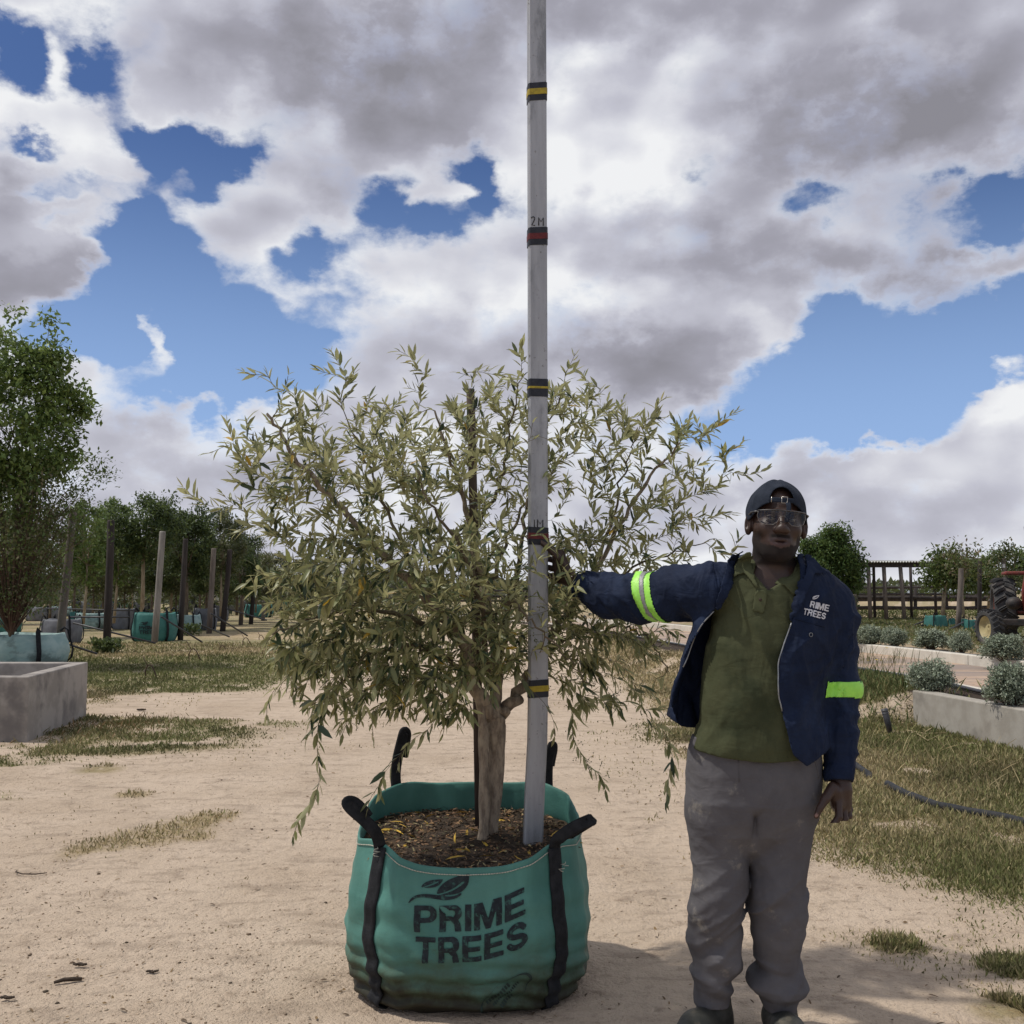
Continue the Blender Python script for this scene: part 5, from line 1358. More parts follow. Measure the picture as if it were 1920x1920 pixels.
q = MB(); q.tube([gsurf(x_, .0215 + .001) for x_ in np.linspace(-.071, .071, 20)], .0021, 6); q.build("frame", m_frame, gls, True)
q = MB(); q.tube([gsurf(x_, z_) for x_, z_ in outl[0:7]] + [gsurf(*p_) for p_ in outl[7:]], .0009, 5); q.build("rim", m_rimc, gls, True)
for s_ in (1, -1):
    q = MB(); q.tube([gsurf(.071 * s_, .020), hd((.0865 * s_, -.05, .020)) - ML - GL, hd((.0885 * s_, .0, .016)) - ML - GL, hd((.086 * s_, .03, .0)) - ML - GL], [.0026, .0030, .0026, .002], 8)
    q.build("temple", m_frame, gls, True)

# ---- polo shirt
m_polo = mat("olive polo", (.070, .076, .040), (.054, .060, .031), 7, .9, .35, 500, spec=.1, bdist=.001, fold=.012, c3=(.038, .045, .024), sc3=5)
Gp_ = Grid((X_(1288, 1420), 3.05, Z_(1432)), (X_(1552, 1200), 3.45, Z_(1035)), .0042)
def polo_fold(x, y, z):
    f = .009 * ridged(x + .35 * z, y, z, 16, 6, 5, 41, 2.5) + .013 * ridged(x - .7 * z, y, z, 8, 4, 5, 43, 2.5) * sst(-z, -1.25, -.95)
    return f - .005
f_, lo_, hi_ = loft(PO, polo_fold); Gp_.add(f_, lo_, hi_, .004)
Gp_.cone(Wp(1395, 1092, 3.27), Wp(1360, 1110, 3.27), .062, .066, .03); Gp_.cone(Wp(1505, 1098, 3.27), Wp(1550, 1128, 3.27), .060, .064, .03)
Gp_.cone(Wp(1420, 1082, 3.28), Wp(1490, 1084, 3.28), .062, .062, .03)
def neck_cut(x, y, z):
    nx_ = NK[0]; rr = np.sqrt((x - nx_) ** 2 + (y - 3.262) ** 2) - .069
    rr = np.maximum(rr, Z_(1080) - z)
    vz_ = Z_(1108); half = np.clip((z - vz_) * 1.15, 0, .06); vv = np.abs(x - (X_(1429, 1105) + (z - vz_) * .42)) - half
    vv = np.maximum(np.maximum(vv, y - 3.24), vz_ - z)
    return np.minimum(rr, vv)
Gp_.add(neck_cut, Gp_.lo, (X_(1552, 1200), 3.45, Z_(1035)), .003, 's')
def hemcut(x, y, z):
    hem = np.interp(x, [X_(1296, 1405), X_(1340, 1410), X_(1420, 1418), X_(1540, 1414)], [Z_(1402), Z_(1411), Z_(1419), Z_(1413)])
    return hem - z
Gp_.add(hemcut, Gp_.lo, (X_(1552, 1200), 3.45, Z_(1035)), .003, 'i')
V, Fc = Gp_.mesh(); V = smooth_mesh(V, Fc, 1, .5)
polo = mesh_obj("polo_shirt", V - ML, Fc, m_polo, man)
bvh_polo = BVHTree.FromPolygons([tuple(v) for v in V], Fc.tolist())
def drape(bvh, px, py, off, Y0=3.2, fb=None):
    """point on cloth seen at photo pixel (px,py), lifted by off towards the camera side"""
    a = Vector((0, 0, HC)); d = (Vector(Wp(px, py, 3.2)) - a).normalized()
    h = bvh.ray_cast(a, d, 10)
    if h[0] is None or h[0].y > 3.5: return Wp(px, py, Y0)
    n_ = h[1] if h[1].dot(d) < 0 else -h[1]
    return np.array(h[0] + n_ * off)
def patch(name, pts, bvh, off, m, parent, thick=.003, step=6, Y0=3.16, lift=None):
    V2, F2 = glyph_mesh(lambda P: poly2(P, pts), min(p[0] for p in pts) - 3, min(p[1] for p in pts) - 3, max(p[0] for p in pts) + 3, max(p[1] for p in pts) + 3, step)
    W3 = np.array([drape(bvh, v[0], v[1], off if lift is None else off + lift(v[0], v[1]), Y0) for v in V2])
    F2 = F2[:, ::-1]
    # even out depth so that the flap is a smooth sheet
    W3[:, 1] = smooth_mesh(W3, F2, 14, .5)[:, 1]; W3[:, 0] = smooth_mesh(W3, F2, 1, .5)[:, 0]; W3[:, 2] = smooth_mesh(W3, F2, 1, .5)[:, 2]
    ob = mesh_obj(name, W3 - ML, F2, m, parent); s = ob.modifiers.new("s", 'SOLIDIFY'); s.thickness = thick; s.offset = 0
    return ob
m_collar = mat("olive collar", (.084, .092, .048), (.067, .074, .038), 12, .9, .3, 400, spec=.1, bdist=.001)
patch("collar", [(1411, 1034), (1399, 1036), (1389, 1044), (1381, 1064), (1375, 1088), (1386, 1081), (1397, 1078), (1408, 1090), (1423, 1108), (1421, 1096), (1412, 1074), (1408, 1054)], bvh_polo, .010, m_collar, polo, .004, 3, 3.17)
patch("collar", [(1493, 1040), (1502, 1044), (1508, 1056), (1507, 1080), (1497, 1102), (1487, 1118), (1478, 1108), (1468, 1099), (1452, 1098), (1428, 1107), (1440, 1096), (1462, 1088), (1478, 1074), (1490, 1058)], bvh_polo, .010, m_collar, polo, .004, 3, 3.17)
pk = patch("placket", [(1416, 1104), (1424, 1107), (1432, 1106), (1440, 1110), (1433, 1152), (1410, 1146)], bvh_polo, .003, m_collar, polo, .003, 4)
q = MB(); pb_ = drape(bvh_polo, 1426, 1125, .006) - ML; q.ball(pb_, (.005, .002, .005), 10, 6); q.build("button", mat("brown button", (.05, .035, .025)), pk, True)

# ---- trousers
m_tr_, t, b, o = newmat("grey work trousers")
co = t.new('ShaderNodeTexCoord').outputs['Object']
c = t.mix(t.smooth(t.noise(co, 5, 5, .6), .35, .65), (.118, .114, .120), (.092, .088, .094)); c = t.mix(t.smooth(t.noise(co, 9, 6, .7), .58, .72), c, (.20, .185, .165))
t.put(b.inputs['Base Color'], c); b.inputs['Roughness'].default_value = .95; b.inputs['Specular IOR Level'].default_value = .1
bn = t.new('ShaderNodeBump'); bn.inputs['Strength'].default_value = .4; bn.inputs['Distance'].default_value = .0015
b2 = t.new('ShaderNodeBump'); b2.inputs['Strength'].default_value = .9; b2.inputs['Distance'].default_value = .016
t.put(b2.inputs['Height'], t.math('ADD', t.noise(t.vec('MULTIPLY', co, (1.2, 1, .8)), 8, 2, .5, .8), t.math('MULTIPLY', t.noise(t.vec('MULTIPLY', co, (.7, 1, 1.8)), 15, 2, .5, .6), .3))); t.l.new(b2.outputs[0], bn.inputs['Normal'])
t.put(bn.inputs['Height'], t.noise(co, 380, 3, .7)); t.l.new(bn.outputs[0], b.inputs['Normal'])
Gt = Grid((X_(1278, 1500), 3.06, .03), (X_(1552, 1500), 3.48, Z_(1375)), .0045)
def tr_fold(seed, zk, ank):
    def f(x, y, z):
        g = .004 * ridged(x + .5 * z, y, z, 12, 6, 6, seed) - .003
        kn = np.exp(-((z - zk) / .11) ** 2)
        g = g + .013 * kn * 1.35 * ridged(x, y, z - .75 * x, 3, 4, 15, seed + 1, 2.6)
        an_ = np.exp(-((z - ank) / .10) ** 2)
        g = g + .016 * an_ * 1.05 * ridged(x, y, z + .45 * x, 3, 4, 17, seed + 2, 2.4)
        up_ = np.exp(-((z - .70) / .10) ** 2)
        g = g + .009 * up_ * 1.8 * ridged(x, y, z + (.9 if seed == 51 else -.9) * x, 4, 4, 14, seed + 3, 2.6)
        sh = np.exp(-((z - (zk - .15)) / .12) ** 2)
        g = g + .010 * sh * 1.9 * ridged(x, y, z - .9 * x, 3, 3, 11, seed + 4, 2.8)
        return g - .009
    return f
LEG1 = prof([(1500, 1288, 1412, .110, 3.27), (1560, 1289, 1409, .105, 3.27), (1600, 1293, 1409, .101, 3.27), (1645, 1298, 1404, .098, 3.265), (1675, 1302, 1399, .092, 3.26), (1710, 1297, 1394, .092, 3.265), (1760, 1298, 1391, .088, 3.28), (1810, 1302, 1390, .084, 3.28),
             (1828, 1302, 1389, .084, 3.28), (1840, 1307, 1380, .074, 3.28), (1870, 1305, 1376, .070, 3.28), (1893, 1304, 1376, .072, 3.28)])
LEG2 = prof([(1500, 1400, 1538, .110, 3.27), (1560, 1401, 1530, .106, 3.27), (1600, 1401, 1525, .101, 3.27), (1645, 1405, 1518, .098, 3.262), (1675, 1408, 1512, .092, 3.25), (1700, 1404, 1509, .092, 3.255), (1750, 1412, 1507, .088, 3.27), (1790, 1420, 1502, .082, 3.28), (1818, 1428, 1500, .078, 3.28),
             (1832, 1412, 1508, .088, 3.28), (1848, 1408, 1513, .092, 3.275), (1860, 1418, 1511, .084, 3.27), (1872, 1430, 1500, .070, 3.27), (1897, 1435, 1495, .070, 3.27)])
f_, lo_, hi_ = loft(TR, lambda x, y, z: .006 * ridged(x + .3 * z, y, z, 8, 5, 7, 60) - .004); Gt.add(f_, lo_, hi_, .01)
f_, lo_, hi_ = loft(LEG1, tr_fold(51, Z_(1690), Z_(1835)), 2.15); Gt.add(f_, lo_, hi_, .018)
L2g = Grid(Gt.lo, Gt.lo + Gt.h * (Gt.n - 1), Gt.h); L2g.D[:] = .06
f_, lo_, hi_ = loft(LEG2, tr_fold(71, Z_(1700), Z_(1840)), 2.15); Gt.add(f_, lo_, hi_, .010)
# crease between the legs
Gt.add(lambda x, y, z: np.maximum(np.abs(x - np.interp(z, [Z_(1600), Z_(1545)], [X_(1405, 1600), X_(1404, 1545)])) - .0015, np.maximum(z - Z_(1520), y - 3.17)), (X_(1395, 1600), 3.1, Z_(1640)), (X_(1412, 1600), 3.3, Z_(1515)), .035, 's')
# hollow cuffs
V, Fc = Gt.mesh(); V = smooth_mesh(V, Fc, 1, .5)
trs = mesh_obj("trousers", V - ML, Fc, m_tr_, man)
bvh_tr = BVHTree.FromPolygons([tuple(v) for v in V], Fc.tolist())
q = MB(); q.tube([drape(bvh_tr, 1384 + k * .4, 1422 + 9 * k, .0005) - ML for k in range(6)], .0012, 5); q.build("fly_seam", m_tr_, trs, True)
q = MB(); q.tube([drape(bvh_tr, 1522 + 4 * math.sin(k * .5) + k * 2, 1415 + 9 * k, .001) - ML for k in range(6)], .0022, 5); q.build("pocket_edge", m_tr_, trs, True)

# ---- boots
m_boot = mat("black gumboot", (.020, .022, .020), (.045, .045, .038), 14, .6, .3, 40, spec=.35, c3=(.11, .095, .07), sc3=9)
Gb = Grid((X_(1225, 1930), 2.93, -.005), (X_(1510, 1930), 3.42, .22), .004)
Gb.chain([Wp(1340, 1875, 3.285), Wp(1342, 1915, 3.29), (X_(1346, 1930), 3.29, .05)], [.050, .050, .050], .02)
Gb.chain([(X_(1346, 1930), 3.30, .045), (X_(1300, 1930), 3.19, .050), (X_(1262, 1930), 3.11, .040)], [.044, .050, .042], .02)
Gb.chain([Wp(1465, 1885, 3.28), Wp(1465, 1915, 3.28), (X_(1465, 1930), 3.28, .05)], [.046, .046, .048], .02)
Gb.chain([(X_(1465, 1930), 3.29, .045), (X_(1464, 1930), 3.16, .052), (X_(1462, 1930), 3.05, .042)], [.044, .048, .042], .02)
Gb.D = np.maximum(Gb.D, (.003 - (Gb.lo[2] + Gb.h * np.arange(Gb.n[2])))[None, None, :].astype(np.float32))
V, Fc = Gb.mesh(); V = smooth_mesh(V, Fc, 1, .5)
for s_ in (0, 1):
    k = (V[:, 0] < X_(1405, 1930)) if s_ == 0 else (V[:, 0] >= X_(1405, 1930))
    mp = np.full(len(V), -1); mp[k] = np.arange(k.sum()); ff = mp[Fc]; ff = ff[(ff >= 0).all(1)]
    mesh_obj("boot", V[k] - ML, ff, m_boot, man)

# ---- jacket
m_jk = mat("navy drill", (.0055, .011, .030), (.009, .017, .043), 8, .82, .35, 420, spec=.2, bdist=.001, fold=.022, c3=(.012, .022, .053), sc3=6)
Gj = Grid((X_(1068, 1100, 3.7), 3.02, Z_(1470, 3.2)), (X_(1618, 1200), 3.72, Z_(1030)), .0046)
def jk_fold(x, y, z):
    f = .016 * ridged(x + .25 * z, y, z, 15, 10, 3.0, 81, 2.2) + .014 * ridged(x - .6 * z, y, z, 9, 7, 7, 83, 2.5)
    return f - .012
hi_all = Gj.lo + Gj.h * (Gj.n - 1)
f_, lo_, hi_ = loft(JK, jk_fold, 2.25); Gj.add(f_, lo_, hi_, .004)
Gj.cone(Wp(1415, 1080, 3.28), Wp(1352, 1106, 3.27), .060, .076, .03); Gj.cone(Wp(1490, 1083, 3.28), Wp(1556, 1130, 3.27), .058, .074, .03)
inner = Gj.D + .0115
open_l = ([1040, 1085, 1143, 1200, 1262, 1320, 1380], [1392, 1372, 1342, 1310, 1279, 1268, 1284]); open_r = ([1040, 1085, 1120, 1170, 1230, 1290, 1390, 1430], [1505, 1503, 1492, 1482, 1457, 1453, 1477, 1492])
def zx(tab): 
    zz = [Z_(p) for p in tab[0]][::-1]; xx = [X_(a, p, 3.14) for p, a in zip(*tab)][::-1]; return zz, xx
zl, xl2 = zx(open_l); zr, xr2 = zx(open_r)
def opening(x, y, z):
    L = np.interp(z, zl, xl2); Rr = np.interp(z, zr, xr2)
    return np.maximum(np.maximum(L - x, x - Rr), y - 3.255)
shell = np.maximum(Gj.D, -inner)
sl_, (gx, gy, gz) = Gj.sub(Gj.lo, hi_all)
shell = np.maximum(shell, -opening(gx, gy, gz))
hemz = np.interp(gx, [X_(1258, 1345), X_(1290, 1372), X_(1460, 1395), X_(1490, 1424), X_(1515, 1412), X_(1545, 1396)], [Z_(1348), Z_(1372), Z_(1400), Z_(1424), Z_(1411), Z_(1396)])
shell = np.maximum(shell, hemz - gz)
nck = np.sqrt((gx - NK[0]) ** 2 + (gy - 3.262) ** 2) - .078; shell = np.maximum(shell, -np.maximum(nck, Z_(1098) - gz))
Gj.D = shell.astype(np.float32)
def arm_fold(a, b, amp, seed):
    a = np.array(a); b = np.array(b); ax_ = (b - a) / np.linalg.norm(b - a)
    def f(x, y, z):
        s = (x - a[0]) * ax_[0] + (y - a[1]) * ax_[1] + (z - a[2]) * ax_[2]
        w = np.sqrt(np.maximum((x - a[0]) ** 2 + (y - a[1]) ** 2 + (z - a[2]) ** 2 - s * s, 0))
        ang = np.arctan2(z - a[2] - s * ax_[2], y - a[1] - s * ax_[1] + (x - a[0] - s * ax_[0]))
        P = np.stack([s * 17 + .8 * np.sin(ang * 1.0 + seed), np.cos(ang) * 1.1, np.sin(ang) * 1.1], -1)
        v = vnoise(P, 1, seed) * .65 + vnoise(P, 2.2, seed + 3) * .35
        return amp * ((1 - np.abs(2 * v - 1)) ** 1.8 - .35)
    return f
def sleeve(pts, rads, amp, seed, k=.02, torso_cut=True):
    pts = [np.array(p) for p in pts]
    lo = np.min(pts, 0) - max(rads) - .02; hi = np.max(pts, 0) + max(rads) + .02
    sl, (x, y, z) = Gj.sub(lo, hi)
    d = np.full(x.shape, .06)
    ax_ = np.array(pts[-1]) - np.array(pts[0])
    for i in range(len(pts) - 1):
        a, b_, ra, rb = pts[i], pts[i + 1], rads[i], rads[i + 1]; dd = b_ - a
        t_ = np.clip(((x - a[0]) * dd[0] + (y - a[1]) * dd[1] + (z - a[2]) * dd[2]) / (dd @ dd), 0, 1)
        e = np.sqrt((x - a[0] - t_ * dd[0]) ** 2 + (y - a[1] - t_ * dd[1]) ** 2 + (z - a[2] - t_ * dd[2]) ** 2) - (ra + (rb - ra) * t_)
        h_ = np.maximum(.02 - np.abs(d - e), 0) / .02; d = np.minimum(d, e) - h_ * h_ * .005
    d = d - arm_fold(pts[0], pts[-1], amp, seed)(x, y, z)
    # open cuff
    e_ = pts[-1]; dn = (pts[-1] - pts[-2]) / np.linalg.norm(pts[-1] - pts[-2])
    s_ = (x - e_[0]) * dn[0] + (y - e_[1]) * dn[1] + (z - e_[2]) * dn[2]
    d = np.maximum(d, s_)
    hol = np.maximum(d + .006, -.035 - s_); rr_ = np.sqrt((x - e_[0] - s_ * dn[0]) ** 2 + (y - e_[1] - s_ * dn[1]) ** 2 + (z - e_[2] - s_ * dn[2]) ** 2)
    d = np.maximum(d, -np.maximum(rr_ - rads[-1] + .007, -.035 - s_))
    d = np.maximum(d, -(inner[sl]))      # nothing fills the chest
    D = Gj.D[sl]; h_ = np.maximum(k - np.abs(D - d), 0) / k; Gj.D[sl] = np.minimum(D, d) - h_ * h_ * k * .25
sleeve([Wp(1368, 1108, 3.27), Wp(1335, 1108, 3.275), Wp(1265, 1113, 3.37), Wp(1203, 1122, 3.46), Wp(1140, 1116, 3.565), Wp(1088, 1096, 3.655)], [.066, .084, .082, .076, .068, .043], .017, 91)
sleeve([Wp(1545, 1130, 3.27), Wp(1562, 1160, 3.27), Wp(1567, 1220, 3.28), Wp(1570, 1300, 3.285), Wp(1572, 1390, 3.24), Wp(1575, 1466, 3.20)], [.062, .072, .066, .062, .053, .040], .015, 95)
V, Fc = Gj.mesh(); V = smooth_mesh(V, Fc, 1, .5)
jk = mesh_obj("jacket", V - ML, Fc, m_jk, man)
jt = Fc.tolist(); bvh_j = BVHTree.FromPolygons([tuple(v) for v in V], jt)
me = jk.data; nrm = np.zeros(len(me.vertices) * 3, np.float32); me.vertices.foreach_get('normal', nrm); nrm = nrm.reshape(-1, 3)
def band(name, sel, off, m, parent):
    k = sel(V); ff = Fc[k[Fc].all(1)]; used = np.unique(ff); mp = np.full(len(V), -1); mp[used] = np.arange(len(used))
    ob = mesh_obj(name, V[used] + nrm[used] * off - ML, mp[ff], m, parent); s = ob.modifiers.new("s", 'SOLIDIFY'); s.thickness = .0015; s.offset = 1
    return ob
m_hi = mat("lime reflective tape", (.36, .80, .10), (.30, .70, .09), 30, .45, .2, 90, spec=.5)
m_refl = mat("grey reflective stripe", (.20, .20, .20), (.26, .26, .26), 40, .4, .2, 90, spec=.5)
def slab(a, b, c0, c1, rmax=.12):
    a = np.array(a); b = np.array(b); d = (b - a) / np.linalg.norm(b - a)
    def f(V):
        w = V - a; s = w @ d; r = np.linalg.norm(w - s[:, None] * d, axis=1); return (s > c0) & (s < c1) & (r < rmax)
    return f
a1 = Wp(1270, 1108, 3.37); b1 = Wp(1196, 1133, 3.46)
rb_ = band("reflective_band", slab(a1, b1, .048, .118), .0020, m_hi, jk); band("grey_stripe", slab(a1, b1, .072, .092), .0042, m_refl, rb_)
band("reflective_band", slab(Wp(1569, 1240, 3.28), Wp(1571, 1340, 3.27), .060, .112, .1), .0020, m_hi, jk)
bvh_up = BVHTree.FromPolygons([tuple(v) for v in V] + [tuple(v) for v in np.array([v.co[:] for v in polo.data.vertices]) + ML], jt + [[i + len(V) for i in p.vertices] for p in polo.data.polygons])
# zips, collar, lettering
m_zip = mat("zip", (.30, .31, .32), (.20, .21, .22), 60, .35, metal=.6)
def zipline(pts):
    q = MB(); P_ = []
    for k in range(len(pts) - 1):
        for s_ in np.linspace(0, 1, 8, endpoint=False):
            px = pts[k][0] * (1 - s_) + pts[k + 1][0] * s_; py = pts[k][1] * (1 - s_) + pts[k + 1][1] * s_; P_.append((px, py))
    W3 = [drape(bvh_j, px, py, .002, None) if False else None for px, py in P_]
    pts3 = []
    for px, py in P_:
        for dx in (0, -2, 2, -4, 4, -7, 7, 10, -10):
            a = Vector((0, 0, HC)); d = (Vector(Wp(px + dx, py, 3.2)) - a).normalized(); h = bvh_j.ray_cast(a, d, 10)
            if h[0] is not None and h[0].y < 3.27:
                n_ = h[1] if h[1].dot(d) < 0 else -h[1]; pts3.append(np.array(h[0] + n_ * .002)); break
    pts3 = np.array(pts3)
    for _ in range(3): pts3[1:-1] = (pts3[:-2] + 2 * pts3[1:-1] + pts3[2:]) / 4
    q.tube([p - ML for p in pts3], .0021, 6); return q.build("zip", m_zip, jk, True)
zipline([(1340, 1145), (1310, 1200), (1279, 1258)]); zipline([(1483, 1168), (1459, 1230), (1454, 1290), (1464, 1340)])
patch("jacket_collar", [(1500, 1040), (1512, 1046), (1530, 1062), (1549, 1080), (1536, 1080), (1524, 1078), (1512, 1104), (1498, 1140), (1486, 1166), (1480, 1162), (1488, 1128), (1496, 1100), (1508, 1078), (1509, 1056)], bvh_up, .012, m_jk, jk, .004, 3, 3.18)
patch("jacket_collar", [(1395, 1040), (1376, 1038), (1370, 1048), (1362, 1062), (1350, 1100), (1339, 1143), (1346, 1138), (1358, 1118), (1374, 1090), (1380, 1066), (1388, 1044)], bvh_up, .012, m_jk, jk, .004, 3, 3.18)
m_logo = mat("white stitching", (.62, .63, .66), (.5, .51, .55), 60, .7)
V2, F2 = glyph_mesh(lambda P: np.minimum(np.minimum(word(P, "RIME", 9, 20, 37, 12.5), word(P, "TREES", 0, 4, 43, 12.5)), emblem(P, 9, 34.5, 13, 8) * 0 + np.maximum(poly2(P, quadb((10, 36), (10, 43), (23, 46)) + quadb((23, 46), (22, 36), (10, 36))[1:-1]), -curve2(P, [(10, 37), (17, 40), (20, 43)], .6))), -3, 0, 50, 50, .8)
W3 = []
for u, v in V2:
    a = R(-13); uu, vv = u * math.cos(a) - v * math.sin(a), u * math.sin(a) + v * math.cos(a)
    W3.append(drape(bvh_j, 1504 + uu * .98, 1156 - vv, .0022) - ML)
mesh_obj("printed_logo", W3, F2[:, ::-1], m_logo, jk)
q = MB(); pb_ = drape(bvh_j, 1520, 1190, .003) - ML
q.tube([pb_ + np.array((.005 * math.cos(a), -.001, .006 * math.sin(a))) for a in np.linspace(0, 6.283, 13)], .0013, 5); q.build("stud", m_zip, jk, True)
q = MB(); q.tube([drape(bvh_j, 1490 + 8 * k, 1160 + 2.2 * k, .0015) - ML for k in range(8)], .0017, 5); q.build("pocket_flap", m_jk, jk, True)

# ================================================================== BACKGROUND TREES, BUSHES
r3 = np.random.default_rng(23)
m_leaf = leafmat("broad leaves", .5, back=(.14, .18, .06), backmix=.5, trans=.35, spec=.4)
m_silver = leafmat("silver bush leaves", .6, back=(.26, .29, .21), backmix=.5, trans=.15, spec=.3)
m_trunk = mat("grey brown bark", (.19, .15, .11), (.10, .075, .055), 16, .95, .4, 60, stretch=(1, 1, .3))
m_ptrunk = mat("pale bark", (.34, .28, .20), (.22, .17, .11), 16, .95, .3, 60, stretch=(1, 1, .3))
m_post = mat("weathered post", (.17, .145, .125), (.10, .082, .07), 10, .95, .4, 50, stretch=(1, 1, .15))
m_postd = mat("tarred dark post", (.030, .025, .024), (.055, .045, .040), 10, .9, .4, 50, stretch=(1, 1, .15))
m_postg = mat("silver grey post", (.27, .25, .225), (.17, .155, .14), 10, .95, .4, 50, stretch=(1, 1, .15))
def leaf_cloud(n, centres, sig, size, cols, flat=.4, shade_=.0):
    c = centres[r3.integers(0, len(centres), n)]
    P = c + np.clip(r3.normal(0, 1, (n, 3)), -1.9, 1.9) * sig
    D = r3.normal(0, 1, (n, 3)) + (0, 0, -.25); N = r3.normal(0, flat, (n, 3)) + (0, 0, 1)
    L = size * (.55 + .9 * r3.random(n))
    V, Fc, kk = leaves_mesh(P, D, N, L, L * .24, simple=True)
    cols = np.array(cols); C = cols[r3.integers(0, len(cols), n)] * r3.uniform(.7, 1.3, (n, 1))
    return V, Fc, np.repeat(C, kk, 0)
def tree_at(name, label, pos, H, hw, n=4200, leaf=.075, cols=((.06, .085, .028), (.045, .068, .022), (.08, .11, .035)), trunk_frac=.38, tr=.05, bark=None, flat_top=False, group=None, lean=0.0, sig=.09, clumps=70, multi=1, asym=0, sparse=False):
    root_ = empty(name, pos, label, "tree", group)
    tb_ = MB(); cz = H * (trunk_frac + (1 - trunk_frac) / 2); rz = H * (1 - trunk_frac) / 2
    cen = []
    while len(cen) < clumps:
        u = r3.normal(0, 1, 3); u /= np.linalg.norm(u); rr_ = r3.uniform(.45, 1.0) ** .6 * (1 + .18 * math.sin(3 * math.atan2(u[1], u[0]) + 2 * u[2] + H))
        p = np.array((u[0] * hw * rr_ + asym * hw * .3, u[1] * hw * rr_, cz + u[2] * rz * rr_ * (1 if not flat_top or u[2] < 0 else .75)))
        cen.append(p)
    cen = np.array(cen)
    top = H * (trunk_frac + .12)
    for m_ in range(multi):
        ox = r3.normal(0, .12) * (multi > 1)
        mid = np.array((ox * 1.5 + lean * .5, r3.normal(0, .03), top * .5)); tp_ = np.array((ox * 2.5 + lean, r3.normal(0, .05), top))
        tb_.tube([(0, 0, -.05), mid, tp_], [tr, tr * .8, tr * .6], 9)
        for k in range(max(10 // multi, 4)):
            c = cen[r3.integers(0, len(cen))]; mm = (tp_ + c) / 2 + r3.normal(0, .08, 3) + (0, 0, .05)
            tb_.tube([tp_ * .92 + np.array(mid) * .08, mm, c], [tr * .42, tr * .25, tr * .08], 6)
    tb_.build("trunk", bark or m_trunk, root_, True)
    V, Fc, C = leaf_cloud(n, cen, hw * .001 + sig * np.array((1, 1, .8)) * (1.6 if not sparse else 1.0) * max(hw, .5), leaf, cols)
    cr = mesh_obj("crown", V, Fc, m_leaf, root_, smooth=False); set_col(cr, C)
    return root_
def copy_tree(o, loc, rz, sc, label, group=None):
    c = o.copy(); col.objects.link(c); c.location = Vector(loc); c.rotation_euler[2] = rz; c.scale = (sc, sc, sc); c["label"] = label
    if group: c["group"] = group
    for ch in o.children:
        d = ch.copy(); col.objects.link(d); d.parent = c
        for g_ in ch.children:
            e = g_.copy(); col.objects.link(e); e.parent = d
    return c
def spot(px, Y, z=0.0):
    p = Wp(px, 1108, Y); return np.array((p[0], Y, z))
def hgt_of(py, Y): return Wp(960, py, Y)[2]
dk = ((.055, .088, .030), (.042, .068, .024), (.08, .115, .036)); lg = ((.13, .20, .045), (.10, .16, .04), (.17, .23, .06)); br_ = ((.11, .115, .045), (.15, .125, .06), (.08, .095, .035))
# the big one at the left edge
p = spot(24, 18.6, .55)
big_ = tree_at("leafy_tree", "tall many-stemmed green tree growing from a pale bag at the left edge", p, hgt_of(598, 18.6) - .55, 1.0, 17000, .105, ((.17, .25, .065), (.13, .20, .052), (.22, .30, .075), (.09, .14, .042)), .40, .045, m_trunk, multi=5, clumps=170, sig=.085)
# thin reddish lower shoots
cen = []; tb_ = MB()
for k in range(110):
    a = r3.uniform(0, 6.28); rr_ = r3.uniform(.2, 1.0); c = np.array((math.cos(a) * rr_ * (1.05), math.sin(a) * rr_, r3.uniform(.5, 3.0))); cen.append(c)
    tb_.tube([(0, 0, .0), c * (.45, .45, .5), c], [.012, .008, .003], 5, cap=False)
tb_.build("shoots", mat("reddish shoots", (.12, .07, .05), (.08, .05, .035)), big_, True)
V, Fc, C = leaf_cloud(17000, np.array(cen), .19, .065, ((.14, .17, .06), (.17, .15, .08), (.11, .16, .05), (.18, .15, .09), (.09, .14, .04)))
cr = mesh_obj("lower_foliage", V, Fc, m_leaf, big_, smooth=False); set_col(cr, C)
cen = np.array([(1.25, -.2, 2.9), (1.45, 0, 3.05), (1.1, .1, 2.6), (1.6, 0, 2.9), (1.2, .1, 2.0), (1.5, -.1, 1.85), (1.0, 0, 2.3)])
tb_ = MB()
for c in cen: tb_.tube([(0, 0, .8), c * (.5, .5, .75), c], [.014, .009, .003], 5, cap=False)
tb_.build("side_branches", m_trunk, big_, True)
V, Fc, C = leaf_cloud(900, cen, .14, .07, lg); cr = mesh_obj("side_foliage", V, Fc, m_leaf, big_, smooth=False); set_col(cr, C)

gl_ = "trees standing in bags on the left"
t_dark = tree_at("nursery_tree", "broad dark green umbrella-shaped tree behind the pale grey post", spot(268, 33, .5), hgt_of(918, 33) - .5, 1.25, 12000, .11, dk, .42, .075, m_ptrunk, True, gl_)
t_lt = tree_at("nursery_tree", "small light green tree between the two posts nearest the planter", spot(158, 30, .45), hgt_of(935, 30) - .45, .62, 5000, .11, lg, .36, .045, m_ptrunk, False, gl_, lean=.1)
t_dk2 = tree_at("nursery_tree", "dark round tree behind the third and fourth posts", spot(350, 35, .5), hgt_of(950, 35) - .5, 1.0, 11000, .11, dk, .30, .07, m_trunk, False, gl_)
t_ol = tree_at("nursery_tree", "grey green feathery tree behind the left tips of the olive", spot(415, 37, .5), hgt_of(955, 37) - .5, .85, 8000, .11, ((.12, .13, .07), (.08, .10, .045), (.16, .16, .09)), .30, .05, m_ptrunk, False, gl_)
t_br = tree_at("nursery_tree", "brownish green small tree left of the dark post", spot(95, 36, .45), hgt_of(965, 36) - .45, 1.0, 9000, .10, br_, .24, .05, m_trunk, False, gl_)
